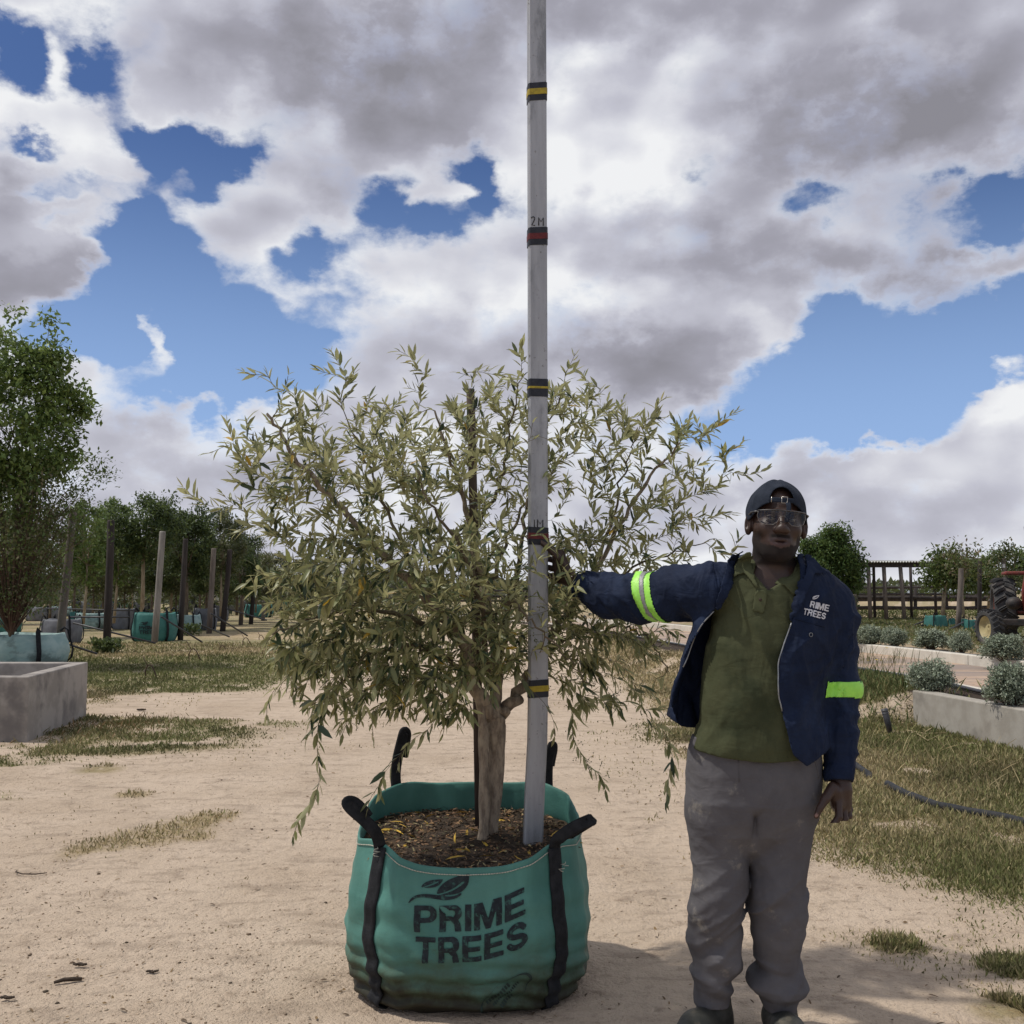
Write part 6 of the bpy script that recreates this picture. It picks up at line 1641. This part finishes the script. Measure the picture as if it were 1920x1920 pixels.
srcs = [t_dark, t_lt, t_dk2, t_ol, t_br]
more_ = [(4, 42, 935, 2, "dark tree behind the big leafy tree at the left edge"), (195, 44, 985, 4, "brownish tree in the gap right of the tarred post"), (215, 34, 922, 1, "light twiggy tree whose tip rises left of the umbrella tree"), (300, 46, 990, 4, "brown green tree seen under the umbrella tree"),
         (322, 41, 965, 3, "greyish tree between the umbrella tree and the dark round tree"), (388, 47, 1000, 2, "dark tree behind the fifth post"), (445, 45, 990, 2, "dark tree behind the olive's lower left shoots"), (480, 50, 1020, 4, "brownish tree in the row's far end behind the olive leaves"),
         (520, 54, 1035, 3, "pale feathery tree far behind the olive's left side"), (565, 58, 1045, 2, "small dark tree far behind the olive's lower left"), (615, 62, 1052, 4, "small brownish tree at the far end of the left rows"),
         (660, 66, 1056, 3, "faint grey green tree low behind the olive crown"), (710, 70, 1060, 2, "small dark tree low behind the middle of the olive"), (770, 74, 1064, 4, "far small tree behind the olive trunk"), (55, 50, 990, 0, "broad tree far behind, left of the first post"),
         (140, 52, 1000, 2, "dark tree far behind the first post"), (250, 55, 1010, 1, "pale green tree far behind the teal bag"), (350, 58, 1020, 4, "brown tree far behind the fourth post"), (1120, 80, 1078, 2, "tiny dark tree on the skyline right of the staff"), (175, 40, 1000, 4, "brown low tree between the first post and the tarred post"), (235, 42, 1010, 4, "brown low tree right of the tarred post's top"), (285, 40, 1015, 2, "dark low tree behind the pale grey post"), (330, 43, 1020, 4, "brown low tree left of the fourth post"), (375, 40, 1020, 2, "dark low tree behind the fourth and fifth posts"), (425, 42, 1025, 4, "brown low tree right of the fifth post"), (455, 40, 1030, 2, "dark low tree behind the thin grey post"), (500, 44, 1050, 4, "brown low tree behind the short pale post"), (1250, 85, 1082, 0, "tiny flat tree on the skyline under the man's arm")]
for (px, Y, py, k, lb) in more_:
    s0 = srcs[k]; H0 = {0: hgt_of(918, 33), 1: hgt_of(935, 30), 2: hgt_of(950, 35), 3: hgt_of(955, 37), 4: hgt_of(965, 36)}[k]
    sc = hgt_of(py, Y) / H0; copy_tree(s0, spot(px, Y, .35), r3.uniform(0, 6), sc, lb)
# right hand trees
ZR = .40
rt = tree_at("round_tree", "dense round bright green tree behind the man's shoulder", spot(1550, 27, ZR), hgt_of(988, 27) - ZR, .74, 26000, .09, ((.085, .15, .04), (.065, .115, .03), (.12, .19, .05), (.05, .085, .026)), .20, .10, m_trunk, False, clumps=110, sig=.11)
cor = ((.09, .13, .03), (.065, .10, .025), (.12, .17, .04), (.05, .075, .02))
gr_ = "trees standing in bags on the right"
tr1 = tree_at("coral_tree", "loose pale-trunked tree in the teal bag right of the open shed", spot(1766, 26, .75), hgt_of(1028, 26) - .75, .46, 2600, .11, cor, .34, .055, m_ptrunk, False, gr_, clumps=26, sig=.16, lean=.12)
tr2 = tree_at("coral_tree", "leafy green tree behind the dark posts left of the tractor", spot(1800, 29, .75), hgt_of(1040, 29) - .75, .46, 3200, .11, cor, .34, .05, m_ptrunk, False, gr_, clumps=40, sig=.15)
tree_at("coral_tree", "slim tree with reddish tip leaves above the leaning post", spot(1806, 25, .75), hgt_of(1018, 25) - .75, .30, 900, .09, ((.10, .11, .04), (.14, .10, .06), (.07, .09, .03)), .45, .03, m_ptrunk, False, gr_, clumps=16, sig=.3)
copy_tree(tr2, spot(1852, 34, .7), 2.0, 1.15, "yellow green tree behind the tractor's rear wheel")
copy_tree(tr1, spot(1835, 33, .7), 4.0, .95, "small crown peeping out beside the dark post left of the tractor")
tree_at("coral_tree", "dark bushy tree above the tractor's red canopy", spot(1890, 30, .7), hgt_of(1014, 30) - .7, .48, 2600, .09, br_ + dk, .2, .05, m_trunk, False, gr_, clumps=36, sig=.14)
copy_tree(tr2, spot(1925, 32, .7), 5.0, 1.2, "green tree cut off by the right edge above the tractor")

# silver bushes
def bush(px, pyb, hwpx, pyt, z, label, src=None, n=3600):
    g = Gp(px, pyb, z); Y = g[1]; hw = hwpx / F * Y; H = (pyb - pyt) / F * Y
    if src is not None:
        c = copy_tree(src, g, r3.uniform(0, 6.28), 1, label); c.scale = (hw / src["hw"], hw / src["hw"], H / src["hh"]); return c
    root_ = empty("silver_bush", g, label, "bush", "silver bushes along the brick path"); root_["hw"] = hw; root_["hh"] = H
    cen = []; st_ = MB()
    while len(cen) < 120:
        u = r3.normal(0, 1, 3); u /= np.linalg.norm(u)
        if u[2] < -.55: continue
        rr_ = r3.uniform(.55, 1.0) * (1 + .12 * r3.normal()); cen.append(np.array((u[0] * hw * .92 * rr_, u[1] * hw * .92 * rr_, H * .44 + u[2] * H * .47 * rr_)))
    for c in cen[:60]: st_.tube([(0, 0, -.02), c * (.5, .5, .45), c], [.007, .005, .002], 4, cap=False)
    st_.build("stems", m_trunk, root_, True)
    V, Fc, C = leaf_cloud(n, np.array(cen), .13 * hw, .028, ((.22, .26, .19), (.28, .32, .23), (.16, .20, .135), (.35, .38, .28)))
    cr = mesh_obj("foliage", V, Fc, m_silver, root_, smooth=False); set_col(cr, C); return root_
b1 = bush(1746, 1299, 44, 1237, .32, "rounded silver bush at the near corner of the low concrete wall", n=7000)
b2 = bush(1896, 1328, 44, 1238, .32, "larger silver bush on the low concrete wall at the right edge", n=8500)
for (px, pyb, hw, pt, z, lb, s_) in ((1632, 1212, 30, 1172, .4, "silver bush behind the kerb nearest the man's sleeve", b1), (1677, 1214, 24, 1175, .4, "second silver bush behind the kerb, right of the man", b1), (1746, 1219, 32, 1177, .4, "silver bush behind the kerb in front of the big teal bag", b2),
        (1804, 1227, 21, 1182, .4, "small silver bush behind the kerb left of the tractor's front wheel", b1), (1884, 1242, 42, 1186, .4, "wide silver bush behind the kerb in front of the tractor", b2),
        (1292, 1166, 26, 1130, .4, "silver bush just under the man's outstretched sleeve", b1), (1245, 1160, 22, 1130, .4, "silver bush behind the reflective band of the stretched arm", b2), (1190, 1153, 19, 1126, .4, "distant silver bush under the outstretched forearm", b1), (1150, 1148, 15, 1124, .4, "farthest silver bush behind the olive's right side", b2)):
    bush(px, pyb, hw, pt, z, lb, s_)
# ---------------------------------------------------------------- small bags
m_teal2 = mat("teal woven cloth", (.034, .135, .118), (.05, .17, .15), 5, .7, .3, 18, bdist=.02)
m_pale = mat("bleached woven cloth", (.33, .44, .42), (.24, .36, .35), 5, .7, .3, 18, c3=(.14, .20, .19), sc3=3, bdist=.02)
m_gry = mat("faded grey cloth", (.17, .175, .19), (.12, .125, .135), 4, .8, .3, 18, bdist=.02)
def small_bag(m, name="planting_bag"):
    n = 40; th = np.linspace(0, 2 * np.pi, n, endpoint=False); V = []; rows_ = []
    for (z, a) in ((0, .44), (.03, .48), (.12, .5), (.3, .515), (.48, .49), (.6, .46), (.66, .45), (.66, .43), (.56, .42), (.55, .001)):
        r_ = a / (np.abs(np.cos(th)) ** 3 + np.abs(np.sin(th)) ** 3) ** (1 / 3) + (vnoise(np.stack([np.cos(th) * 2, np.sin(th) * 2, th * 0 + z * 9], -1), 1.5, 3) - .5) * .05
        rows_.append(np.stack([r_ * np.cos(th), r_ * np.sin(th), z + (vnoise(np.stack([np.cos(th), np.sin(th)], -1), 2, 4) - .5) * .06 * (z > .5)], -1))
    V = np.concatenate(rows_); I = np.arange(len(V)).reshape(-1, n); J = np.roll(I, -1, 1)
    root_ = empty(name, (0, 0, 0)); mesh_obj("bag_fabric", V, np.stack([I[:-1], J[:-1], J[1:], I[1:]], -1).reshape(-1, 4), m, root_)
    for a in (45, 135, 225, 315):
        a = R(a); rr_ = lambda z: np.interp(z, [0, .12, .3, .6], [.47, .54, .555, .50]) * 1.13
        pts = [(math.cos(a) * rr_(z), math.sin(a) * rr_(z), z) for z in (.0, .12, .3, .5, .62)] + [(math.cos(a) * .55, math.sin(a) * .55, .72), (math.cos(a) * .50, math.sin(a) * .50, .78), (math.cos(a + .1) * .46, math.sin(a + .1) * .46, .70)]
        ribbon(pts, .06, .008, (math.cos(a), math.sin(a), .1)).build("strap", m_strap, root_, True)
    return root_
def clone(o, loc, rz, sc, label, cat, group):
    c = copy_tree(o, loc, rz, 1, label, group); c["category"] = cat; c.scale = sc; return c
protos = {'t': small_bag(m_teal2), 'p': small_bag(m_pale), 'g': small_bag(m_gry)}
first = {}
def put_bag(k, px, pyb, wpx, hpx, z, label, rz=0.15):
    g = Gp(px, pyb, z); Y = g[1] + .3; sx = wpx / F * Y / 1.0; sz = hpx / F * Y / .66
    if k not in first:
        o = protos[k]; first[k] = o; o.location = Vector(g) + Vector((0, .4 * sx, 0)); o.rotation_euler[2] = rz; o.scale = (sx, sx, sz); return tag(o, label, "planting bag", "planting bags in the nursery")
    return clone(protos[k], Vector(g) + Vector((0, .4 * sx, 0)), rz, (sx, sx, sz), label, "planting bag", "planting bags in the nursery")
tb0 = put_bag('t', 279, 1203, 76, 52, 0, "upright teal bag with dark lettering behind the pale grey post", .05)
for a in (('p', 20, 1250, 138, 58, 0, "big pale bag holding the many-stemmed tree at the left edge"), ('g', 103, 1207, 66, 44, 0, "slumped dark grey bag beside the first post"),
          ('p', 160, 1179, 52, 28, 0, "pale crumpled bag between the first and second posts"), ('g', 226, 1180, 38, 38, 0, "grey bag just right of the tarred post"), ('p', 197, 1178, 26, 27, 0, "small pale bag touching the left side of the tarred post"),
          ('t', 322, 1170, 36, 22, 0, "low teal bag behind the upright teal bag"), ('p', 343, 1184, 50, 30, 0, "pale bag at the foot of the fourth post"), ('g', 378, 1182, 44, 40, 0, "grey bag between the fourth and fifth posts"), ('g', 405, 1164, 34, 28, 0, "grey bag behind the fifth post"),
          ('t', 480, 1158, 52, 24, 0, "teal bag with black edges behind the last posts"), ('g', 165, 1152, 66, 24, 0, "grey bag in the second row behind the first post"), ('t', 140, 1170, 26, 22, 0, "small teal bag hard against the first post"), ('g', 262, 1150, 34, 24, 0, "grey bag farther back above the upright teal bag"),
          ('t', 226, 1140, 60, 16, 0, "dark teal bag in the back row right of the tarred post"), ('g', 70, 1165, 50, 26, 0, "grey bag behind the stems of the many-stemmed tree"), ('p', 105, 1156, 40, 18, 0, "pale bag in the back row left of the first post"), ('t', 8, 1186, 40, 34, 0, "teal bag half hidden behind the many-stemmed tree"),
          ('g', 345, 1148, 40, 20, 0, "grey bag in the back row near the fourth post"), ('g', 440, 1146, 36, 18, 0, "grey bag in the back row near the last posts"), ('t', 545, 1146, 44, 16, 0, "distant teal bag low behind the olive leaves"),
          ('t', 1761, 1183, 36, 28, .4, "wide teal bag with black straps right of the open shed"), ('t', 1787, 1180, 11, 20, .4, "narrow sliver of teal bag left of the leaning post"), ('t', 1809, 1183, 15, 22, .4, "teal bag right of the leaning post"), ('t', 1825, 1187, 22, 24, .4, "teal bag tucked behind the tractor's front wheel")):
    put_bag(*a, rz=r3.uniform(-.25, .25))
# lettering on the upright teal bag
V, Fc = glyph_mesh(lambda P: logo_field(P, 1.0), -.03, -.01, .38, .345, .008)
V3 = [((v[0] - .19) * 1.15, -.545 - .0 * v[0], .18 + v[1] * 1.05) for v in V]
mesh_obj("printed_letters", V3, Fc, m_ink, tb0, smooth=False)
# ---------------------------------------------------------------- posts, stays, pegs
def post(px, pyb, pxt, pyt, wpx, m, label, z=0.0, tagw=None, grp="posts holding the bagged trees"):
    g = Gp(px, pyb, z); Y = g[1]; tp_ = Wp(pxt, pyt, Y); r_ = wpx / F * Y / 2
    root_ = empty("timber_post", g, label, "post", grp)
    q = MB(); d = tp_ - g; q.tube([(0, 0, -.1), d * .35 + r3.normal(0, .008, 3), d * .7 + r3.normal(0, .008, 3), d * .985, d], [r_ * 1.05, r_, r_ * .97, r_ * .93, r_ * .8], 12)
    q.build("pole", m, root_, True)
    if tagw: 
        q = MB(); c = Wp(*tagw, Y) - g; q.box((c[0], -r_ - .01, c[2]), (.07, .012, .11)); q.build("tag", mat("white tag", (.6, .6, .6)), root_)
    return root_
post(108, 1240, 138, 955, 15, m_post, "leaning grey brown timber post with a white tag near its top", tagw=(141, 988))
post(200, 1222, 208, 975, 14, m_postd, "thick tarred black post standing in a tuft of grass")
post(289, 1208, 305, 996, 12, m_postg, "pale silver grey post in front of the upright teal bag")
post(338, 1200, 348, 1010, 10, m_postd, "dark post just right of the pale grey post")
post(392, 1188, 401, 1028, 10, m_post, "grey post in front of the grey bags")
post(417, 1184, 431, 1030, 10, m_postd, "dark leaning post right of the grey bags")
post(451, 1172, 460, 1040, 8, m_post, "thin grey post at the olive's left edge")
post(470, 1170, 480, 1040, 8, m_postd, "thin dark post near the olive's left edge")
post(493, 1164, 497, 1088, 7, m_postg, "short pale post behind the olive's lower left shoots")
post(1836, 1176, 1837, 1049, 8, m_postd, "dark post between the bagged trees left of the tractor", .4)
post(1884, 1170, 1882, 1047, 8, m_post, "grey post with a white tag behind the tractor", .4, (1880, 1061))
post(1795, 1186, 1802, 1066, 10, m_post, "brown leaning post between the teal bags on the right", .4)
def stay(a, b, za, zb, Ya, Yb, label):
    q = MB(); q.tube([Wp(a[0], a[1], Ya), Wp(b[0], b[1], Yb)], .022, 7); tag(q.build("stay_pipe", m_pipe, smooth=True), label, "stay pipe", "black stay pipes tying posts to the ground")
for (a, b, Ya, Yb, lb) in (((104, 1200), (182, 1226), 21, 21.5, "black stay running down from the slumped grey bag to the lawn"), ((137, 1168), (292, 1206), 25, 25.6, "long black stay from behind the first post to the pale grey post's foot"), ((302, 1156), (379, 1204), 25.5, 26.5, "black stay sloping down right of the upright teal bag"),
        ((395, 1150), (464, 1192), 29, 30, "black stay sloping down right of the grey bags"), ((378, 1172), (430, 1194), 28, 29.5, "lower black stay at the foot of the fifth post"), ((424, 1141), (500, 1163), 34, 35, "thin far stay behind the last posts"), ((130, 1157), (242, 1157), 27, 27, "level black pipe in front of the crumpled pale bag"), ((88, 1141), (300, 1146), 33, 33, "long level pipe across the back rows on the left"),
        ((1696, 1180), (1744, 1160), 26, 25, "upper black stay left of the wide teal bag on the right"), ((1698, 1178), (1742, 1171), 25, 25, "lower black stay left of the wide teal bag on the right"), ((1766, 1187), (1812, 1164), 22.5, 24, "black stay crossing in front of the wide teal bag on the right")):
    stay(a, b, 0, 0, Ya, Yb, lb)
m_rust = mat("rusty rebar", (.045, .030, .025), (.09, .05, .035), 40, .8, .2)
for (px, py, h, w, lb) in ((282, 1273, 26, 20, "nearest bent rebar peg in the lawn, right of the planter"), (364, 1240, 24, 20, "bent rebar peg in the lawn below the fourth post"), (418, 1220, 10, 12, "small half-buried rebar peg in the lawn"), (462, 1210, 15, 14, "rebar peg near the olive's left shoots"), (490, 1199, 9, 9, "farthest rebar peg at the olive's left edge")):
    g = Gp(px, py); k = g[1] / F; q = MB(); W2 = w * k / 2; Hh = h * k
    q.tube([(-W2 * .9, 0, 0), (-W2 * 1.0, 0, Hh * .55), (-W2 * .6, 0, Hh * .92), (-W2 * .1, 0, Hh), (W2 * .4, 0, Hh * .8), (W2 * 1.0, 0, Hh * .25), (W2 * 1.2, 0, -.05)], .010, 7)
    q.tube([(-W2 * .6, 0, Hh * .9), (-W2 * 1.5, 0, Hh * 1.6)], .006, 5)
    ob = q.build("rebar_peg", m_rust, smooth=True); ob.location = Vector(g) + Vector((0, 0, ground_h(g[0:1], g[1:2])[0])); tag(ob, lb, "peg", "rebar pegs in the lawn")
# ---------------------------------------------------------------- timber fences, open shed, barns
def fence(name, label, x0, x1, Y, z, zr, ph, step, m, Yb=None):
    Yb = Yb or Y
    root_ = empty(name, (x0, Y, z), label, "fence")
    L = x1 - x0; n = int(L / step)
    for zz_ in zr:
        q = MB(); q.tube([(k * L / 12, (Yb - Y) * k / 12, zz_ - z + r3.normal(0, .015)) for k in range(13)], .075, 8); q.build("rail", m, root_, True)
    for k in range(n + 1):
        q = MB(); x = k * step + r3.normal(0, .03); q.tube([(x, (Yb - Y) * k / n + .08, -.05), (x + r3.normal(0, .03), (Yb - Y) * k / n + .08, ph * r3.uniform(.92, 1.05))], [.075, .065], 8); q.build("fence_post", m, root_, True)
fence("timber_fence", "dark round-pole paddock fence right of the man", spot(1480, 38)[0], spot(1880, 38)[0], 38, .3, (1.10, .72), 1.12, 1.15, m_postd)
fence("timber_fence", "second dark paddock fence farther back on the right", spot(1300, 62)[0], spot(1900, 62)[0], 62, .3, (1.55, 1.15, .8), 1.35, 1.9, m_postd)
fence("timber_fence", "long dark rail fence far behind the bags on the left", spot(60, 78)[0], spot(1010, 78)[0], 78, .0, (1.35, .95, .6), 1.7, 2.6, m_postd)
shed = empty("open_shed", spot(1602, 30.5, .4), "open pole shed with a flat corrugated roof right of the man", "shed"); SHL = np.array(shed.location)
for (pb, pt, yb, yt, Y) in ((1603, 1603, 1170, 1064, 30.5), (1631, 1628, 1172, 1064, 30.5), (1661, 1657, 1175, 1062, 30.5), (1695, 1688, 1178, 1062, 30.5), (1639, 1638, 1150, 1062, 36), (1708, 1707, 1150, 1062, 36), (1754, 1751, 1152, 1062, 36), (1588, 1588, 1150, 1078, 36)):
    q = MB(); q.tube([spot(pb, Y, .38) - SHL, Wp(pt, yt, Y) - SHL], .058 if Y < 33 else .05, 10); q.build("shed_post", m_post if Y < 33 else m_postd, shed, True)
m_tin = mat("corrugated tin", (.42, .44, .42), (.30, .30, .29), 3, .5, metal=.4, c3=(.2, .12, .08), sc3=1)
xa, xb = spot(1596, 30.5)[0], spot(1768, 30.5)[0]; zt = hgt_of(1062, 30.5); zb_ = hgt_of(1057.5, 36.5)
V = []; nx_ = 160
for k in range(nx_ + 1):
    x = xa + (xb - xa) * k / nx_ - SHL[0]; w = .022 * math.sin(k * 1.25)
    V += [(x, -.15, zt + .12 + w - SHL[2]), (x * 1.18, 6.0, zb_ + .10 + w - SHL[2])]
rf = mesh_obj("roof", V, [(2 * k, 2 * k + 1, 2 * k + 3, 2 * k + 2) for k in range(nx_)], m_tin, shed); sm = rf.modifiers.new("s", 'SOLIDIFY'); sm.thickness = .012
q = MB(); q.beam((xa - SHL[0], 0, zt + .04 - SHL[2]), (xb - SHL[0], 0, zt + .04 - SHL[2]), .09, .14); q.build("roof_beam", m_postd, shed)
q = MB(); q.beam((xa * 1.16 - SHL[0], 5.6, zb_ + .02 - SHL[2]), (xb * 1.18 - SHL[0], 5.6, zb_ + .02 - SHL[2]), .09, .12); q.build("roof_beam", m_postd, shed)
# barns on the skyline
BYd = 300
def bx_(px, py): p = Wp(px, py, BYd); return p
barn = empty("barn", spot(1682, BYd, .3), "far cream barn with an arched roof seen through the open shed", "barn"); BL = np.array(barn.location)
n = 14; xa_, xb_ = bx_(1657, 1108)[0] - BL[0], bx_(1707, 1108)[0] - BL[0]; zt_ = bx_(0, 1101)[2]
arc = [(xa_ + (xb_ - xa_) * k / n, (1.1 + (zt_ - 1.1) * math.sin(math.pi * k / n) ** .7)) for k in range(n + 1)]
V = [(x, 0, z) for x, z in arc] + [(x, 20, z) for x, z in arc] + [(xa_, 0, -.4), (xb_, 0, -.4), (xa_, 20, -.4), (xb_, 20, -.4)]; k0 = 2 * (n + 1)
mesh_obj("wall", [(x, y + .01, z - .02) for x, y, z in V], [tuple([k0] + [k for k in range(n + 1)] + [k0 + 1])[::-1], (k0, k0 + 2, n + 1, 0), (k0 + 1, n, 2 * n + 1, k0 + 3)], mat("cream wall", (.50, .45, .26), (.44, .4, .24)), barn, smooth=False)
mesh_obj("roof", V[:2 * (n + 1)], [(k, k + 1, n + 2 + k, n + 1 + k) for k in range(n)], m_tin, barn)
def long_barn(px0, px1, pyr, pye, pyb, Y, label, mr, mw):
    r_ = empty("barn", spot(px0, Y, .3), label, "barn"); B_ = np.array(r_.location); x1 = spot(px1, Y)[0] - B_[0]; zr_, ze, zb2 = (hgt_of(p, Y) - B_[2] for p in (pyr, pye, pyb)); zb2 = -.4
    mesh_obj("roof", [(0, -.3, ze), (x1, -.3, ze), (x1, 8, zr_), (0, 8, zr_), (x1, 16, ze), (0, 16, ze)], [(0, 1, 2, 3), (3, 2, 4, 5)], mr, r_, smooth=False).modifiers.new("s", 'SOLIDIFY').thickness = .1
    q = MB(); q.box((x1 / 2, 8, (ze + zb2) / 2 - .08), (abs(x1) - .3, 15.6, ze - zb2)); q.build("wall", mw, r_)
    for k in range(6):
        q = MB(); q.box((x1 * (k + .5) / 6, .18, (ze + zb2) * .45), (x1 / 10, .1, (ze - zb2) * .5)); q.build("door", m_postd, r_)
m_roofg = mat("grey roof sheets", (.30, .33, .35), (.26, .28, .30), 1, .6); m_wallg = mat("grey shed wall", (.16, .165, .16), (.13, .13, .13), 1, .9)
long_barn(1700, 1870, 1102, 1112, 1121, 260, "long low grey-roofed shed on the skyline at the right", m_roofg, m_wallg)
long_barn(1568, 1604, 1103, 1108, 1116, 320, "small pale shed on the skyline beside the man's shoulder", mat("white roof", (.6, .62, .62)), m_wallg)
# low hedge and beds
def hedge(name, x0, x1, Y, z, h, d, n, cols, label, leaf=.06):
    P = np.column_stack([r3.uniform(x0, x1, n), Y + r3.uniform(-d, d, n), z + h * r3.random(n) ** .7]); N = r3.normal(0, .5, (n, 3)) + (0, 0, 1); L = leaf * r3.uniform(.6, 1.4, n)
    V, Fc, kk = leaves_mesh(P, r3.normal(0, 1, (n, 3)) + (0, 0, .6), N, L, L * .25, simple=True); ob = mesh_obj(name, V, Fc, m_leaf, smooth=False)
    set_col(ob, np.repeat(np.array(cols)[r3.integers(0, len(cols), n)] * r3.uniform(.7, 1.3, (n, 1)), kk, 0)); return tag(ob, label, "hedge", kind="stuff")
hedge("hedge", spot(1480, 36.6)[0], spot(1880, 36.6)[0], 36.6, .38, .28, .35, 9000, ((.16, .18, .05), (.12, .15, .04), (.2, .2, .07)), "low clipped yellow green hedge along the foot of the paddock fence")
hedge("verge_grass", spot(1490, 27)[0], spot(1900, 27)[0], 26, .40, .10, 7, 30000, ((.13, .14, .05), (.2, .17, .08), (.09, .11, .035)), "rough grass on the verge under the open shed", .07)
hedge("verge_grass", 7.0, 11.0, 17.8, .40, .06, 3.2, 9000, ((.2, .16, .08), (.13, .13, .05), (.3, .24, .14)), "thin dry grass among the silver bushes behind the kerb", .05)
hedge("far_scrub", -60, 45, 120, .2, 1.9, 14, 20000, ((.05, .065, .03), (.07, .08, .04), (.09, .09, .05)), "far low line of scrub along the horizon", .7)
hedge("far_scrub", -50, -4, 66, 0, 2.2, 10, 22000, ((.045, .06, .022), (.06, .06, .03), (.08, .075, .04)), "scrub filling the far ends of the nursery rows on the left", .35)
# grass tufts at posts
for (px, py, s_) in ((200, 1224, .3), (352, 1192, .35), (185, 1178, .3)):
    g = Gp(px, py); hedge("grass_tuft", g[0] - s_, g[0] + s_, g[1], 0, s_ * .9, s_ * .6, 500, ((.06, .09, .03), (.08, .11, .035)), {200: "green grass tuft round the tarred post's foot", 352: "green tuft in front of the pale bag by the fourth post", 185: "green tuft in front of the crumpled pale bag"}[px], .10)
# ---------------------------------------------------------------- tractor
m_red = mat("faded red paint", (.22, .045, .035), (.15, .035, .028), 6, .6, .15, 40, c3=(.10, .06, .045), sc3=4)
m_tyre = mat("dusty tyre", (.035, .036, .038), (.06, .058, .056), 8, .85, .2, 40, c3=(.11, .10, .09), sc3=4)
m_rim = mat("cream wheel rim", (.45, .38, .20), (.33, .27, .14), 6, .6)
m_iron = mat("dark iron", (.03, .03, .03), (.06, .05, .045), 10, .6, metal=.3)
TY = 18.4
tc_ = Wp(1926, 1108, TY); trac = empty("tractor", (tc_[0], TY, .42), "old faded red tractor with a chunky rear tyre, cut off by the right edge", "tractor"); trac.rotation_euler[2] = R(-20)
def wheel(c, rad, wid, rim, nl, lug, name="wheel"):
    w = empty(name, c); w.parent = trac
    n = 48; prof_ = [(-wid * .36, rad * .62), (-wid * .5, rad * .70), (-wid * .5, rad * .86), (-wid * .42, rad * .945), (0, rad * .955), (wid * .42, rad * .945), (wid * .5, rad * .86), (wid * .5, rad * .70), (wid * .36, rad * .62)]
    V = []; Fc = []; m_ = len(prof_)
    for k in range(n):
        a = 2 * math.pi * k / n
        for (x, r_) in prof_: V.append((x, r_ * math.cos(a), r_ * math.sin(a)))
    for k in range(n):
        for j in range(m_): Fc.append((k * m_ + j, k * m_ + (j + 1) % m_, ((k + 1) % n) * m_ + (j + 1) % m_, ((k + 1) % n) * m_ + j))
    q = MB(); q.add(V, Fc)
    for k in range(nl):
        for s_ in (1, -1):
            a0 = 2 * math.pi * (k + (0 if s_ > 0 else .5)) / nl
            P_ = []
            for u, da in ((.02, 0), (.28, .10), (.50, .22)):
                a = a0 + da * (20 / nl); r_ = rad * (.985 if u < .4 else .93); P_.append((s_ * u * wid, r_ * math.cos(a), r_ * math.sin(a)))
            nn = [np.array((0, math.cos(a0 + .1), math.sin(a0 + .1)))] * 3
            q2 = ribbon(P_, lug, lug * .45, nn); q.add(q2.V, q2.F)
    q.build("tyre", m_tyre, w, False)
    V = []; Fc = []; pr2 = [(-wid * .37, rad * .625), (-wid * .30, rad * .58), (-wid * .05, rad * .42), (-wid * .10, rad * .18), (-wid * .10, .01), (wid * .10, .01), (wid * .10, rad * .18), (wid * .05, rad * .42), (wid * .30, rad * .58), (wid * .37, rad * .625)]; m_ = len(pr2)
    for k in range(32):
        a = 2 * math.pi * k / 32
        for (x, r_) in pr2: V.append((x, r_ * math.cos(a), r_ * math.sin(a)))
    for k in range(32):
        for j in range(m_ - 1): Fc.append((k * m_ + j, k * m_ + j + 1, ((k + 1) % 32) * m_ + j + 1, ((k + 1) % 32) * m_ + j))
    mesh_obj("rim", V, Fc, rim, w); return w
wheel((-.36, .35, .57), .58, .36, m_red, 20, .06); wheel((1.10, .35, .57), .58, .36, m_red, 20, .06)
wf = wheel((-.71, -1.05, .31), .31, .22, m_rim, 22, .03); wf.rotation_euler[2] = R(26); wheel((.85, -1.05, .31), .31, .26, m_rim, 22, .03)
def tbox(name, c, d, m=m_red, bev=.02, rot=None):
    q = MB(); q.box(c, d, rot, bev); return q.build(name, m, trac)
tbox("bonnet", (.25, -.75, .95), (.50, 1.35, .50), bev=.06); tbox("chassis", (.22, -.3, .60), (.34, 2.1, .26)); tbox("front_axle", (.15, -1.05, .40), (1.5, .12, .12), m_iron)
tbox("side_plate", (-.02, -.55, .62), (.10, .34, .50)); tbox("footplate", (-.10, .05, .55), (.55, .30, .05), m_red); tbox("mudguard", (-.12, .38, 1.25), (.44, .70, .06), m_red, .02)
tbox("axle_housing", (.40, .45, .62), (1.1, .22, .26), m_iron); tbox("seat", (.40, .55, 1.15), (.42, .40, .10), m_iron, .04)
q = MB(); q.tube([(-.06, -.15, .60), (-.08, -.15, .9), (-.02, -.15, 1.22), (.02, -.12, 1.27), (.35, -.08, 1.28), (.70, -.12, 1.27), (.76, -.15, 1.2), (.78, -.15, .6)], .035, 10); q.build("guard_rail", m_red, trac, True)
q = MB(); q.tube([(-.05, -1.0, 1.15), (-.05, -1.0, 1.95)], .028, 10); q.tube([(-.12, -1.0, 1.97), (.03, -1.0, 1.99)], .05, 10); q.build("exhaust", m_iron, trac, True)
q = MB(); q.ball((-.30, -.78, .72), (.13, .13, .11), 12, 8); q.build("hydraulic_filter", m_iron, trac, True)
q = MB(); q.tube([(.25, .10, 1.15), (.28, .28, 1.30)], .02, 8); q.tube([(.28 + .18 * math.cos(a), .28 + .05 * math.sin(a), 1.30 + .17 * math.sin(a)) for a in np.linspace(0, 6.283, 20)], .015, 7); q.build("steering_wheel", m_iron, trac, True)
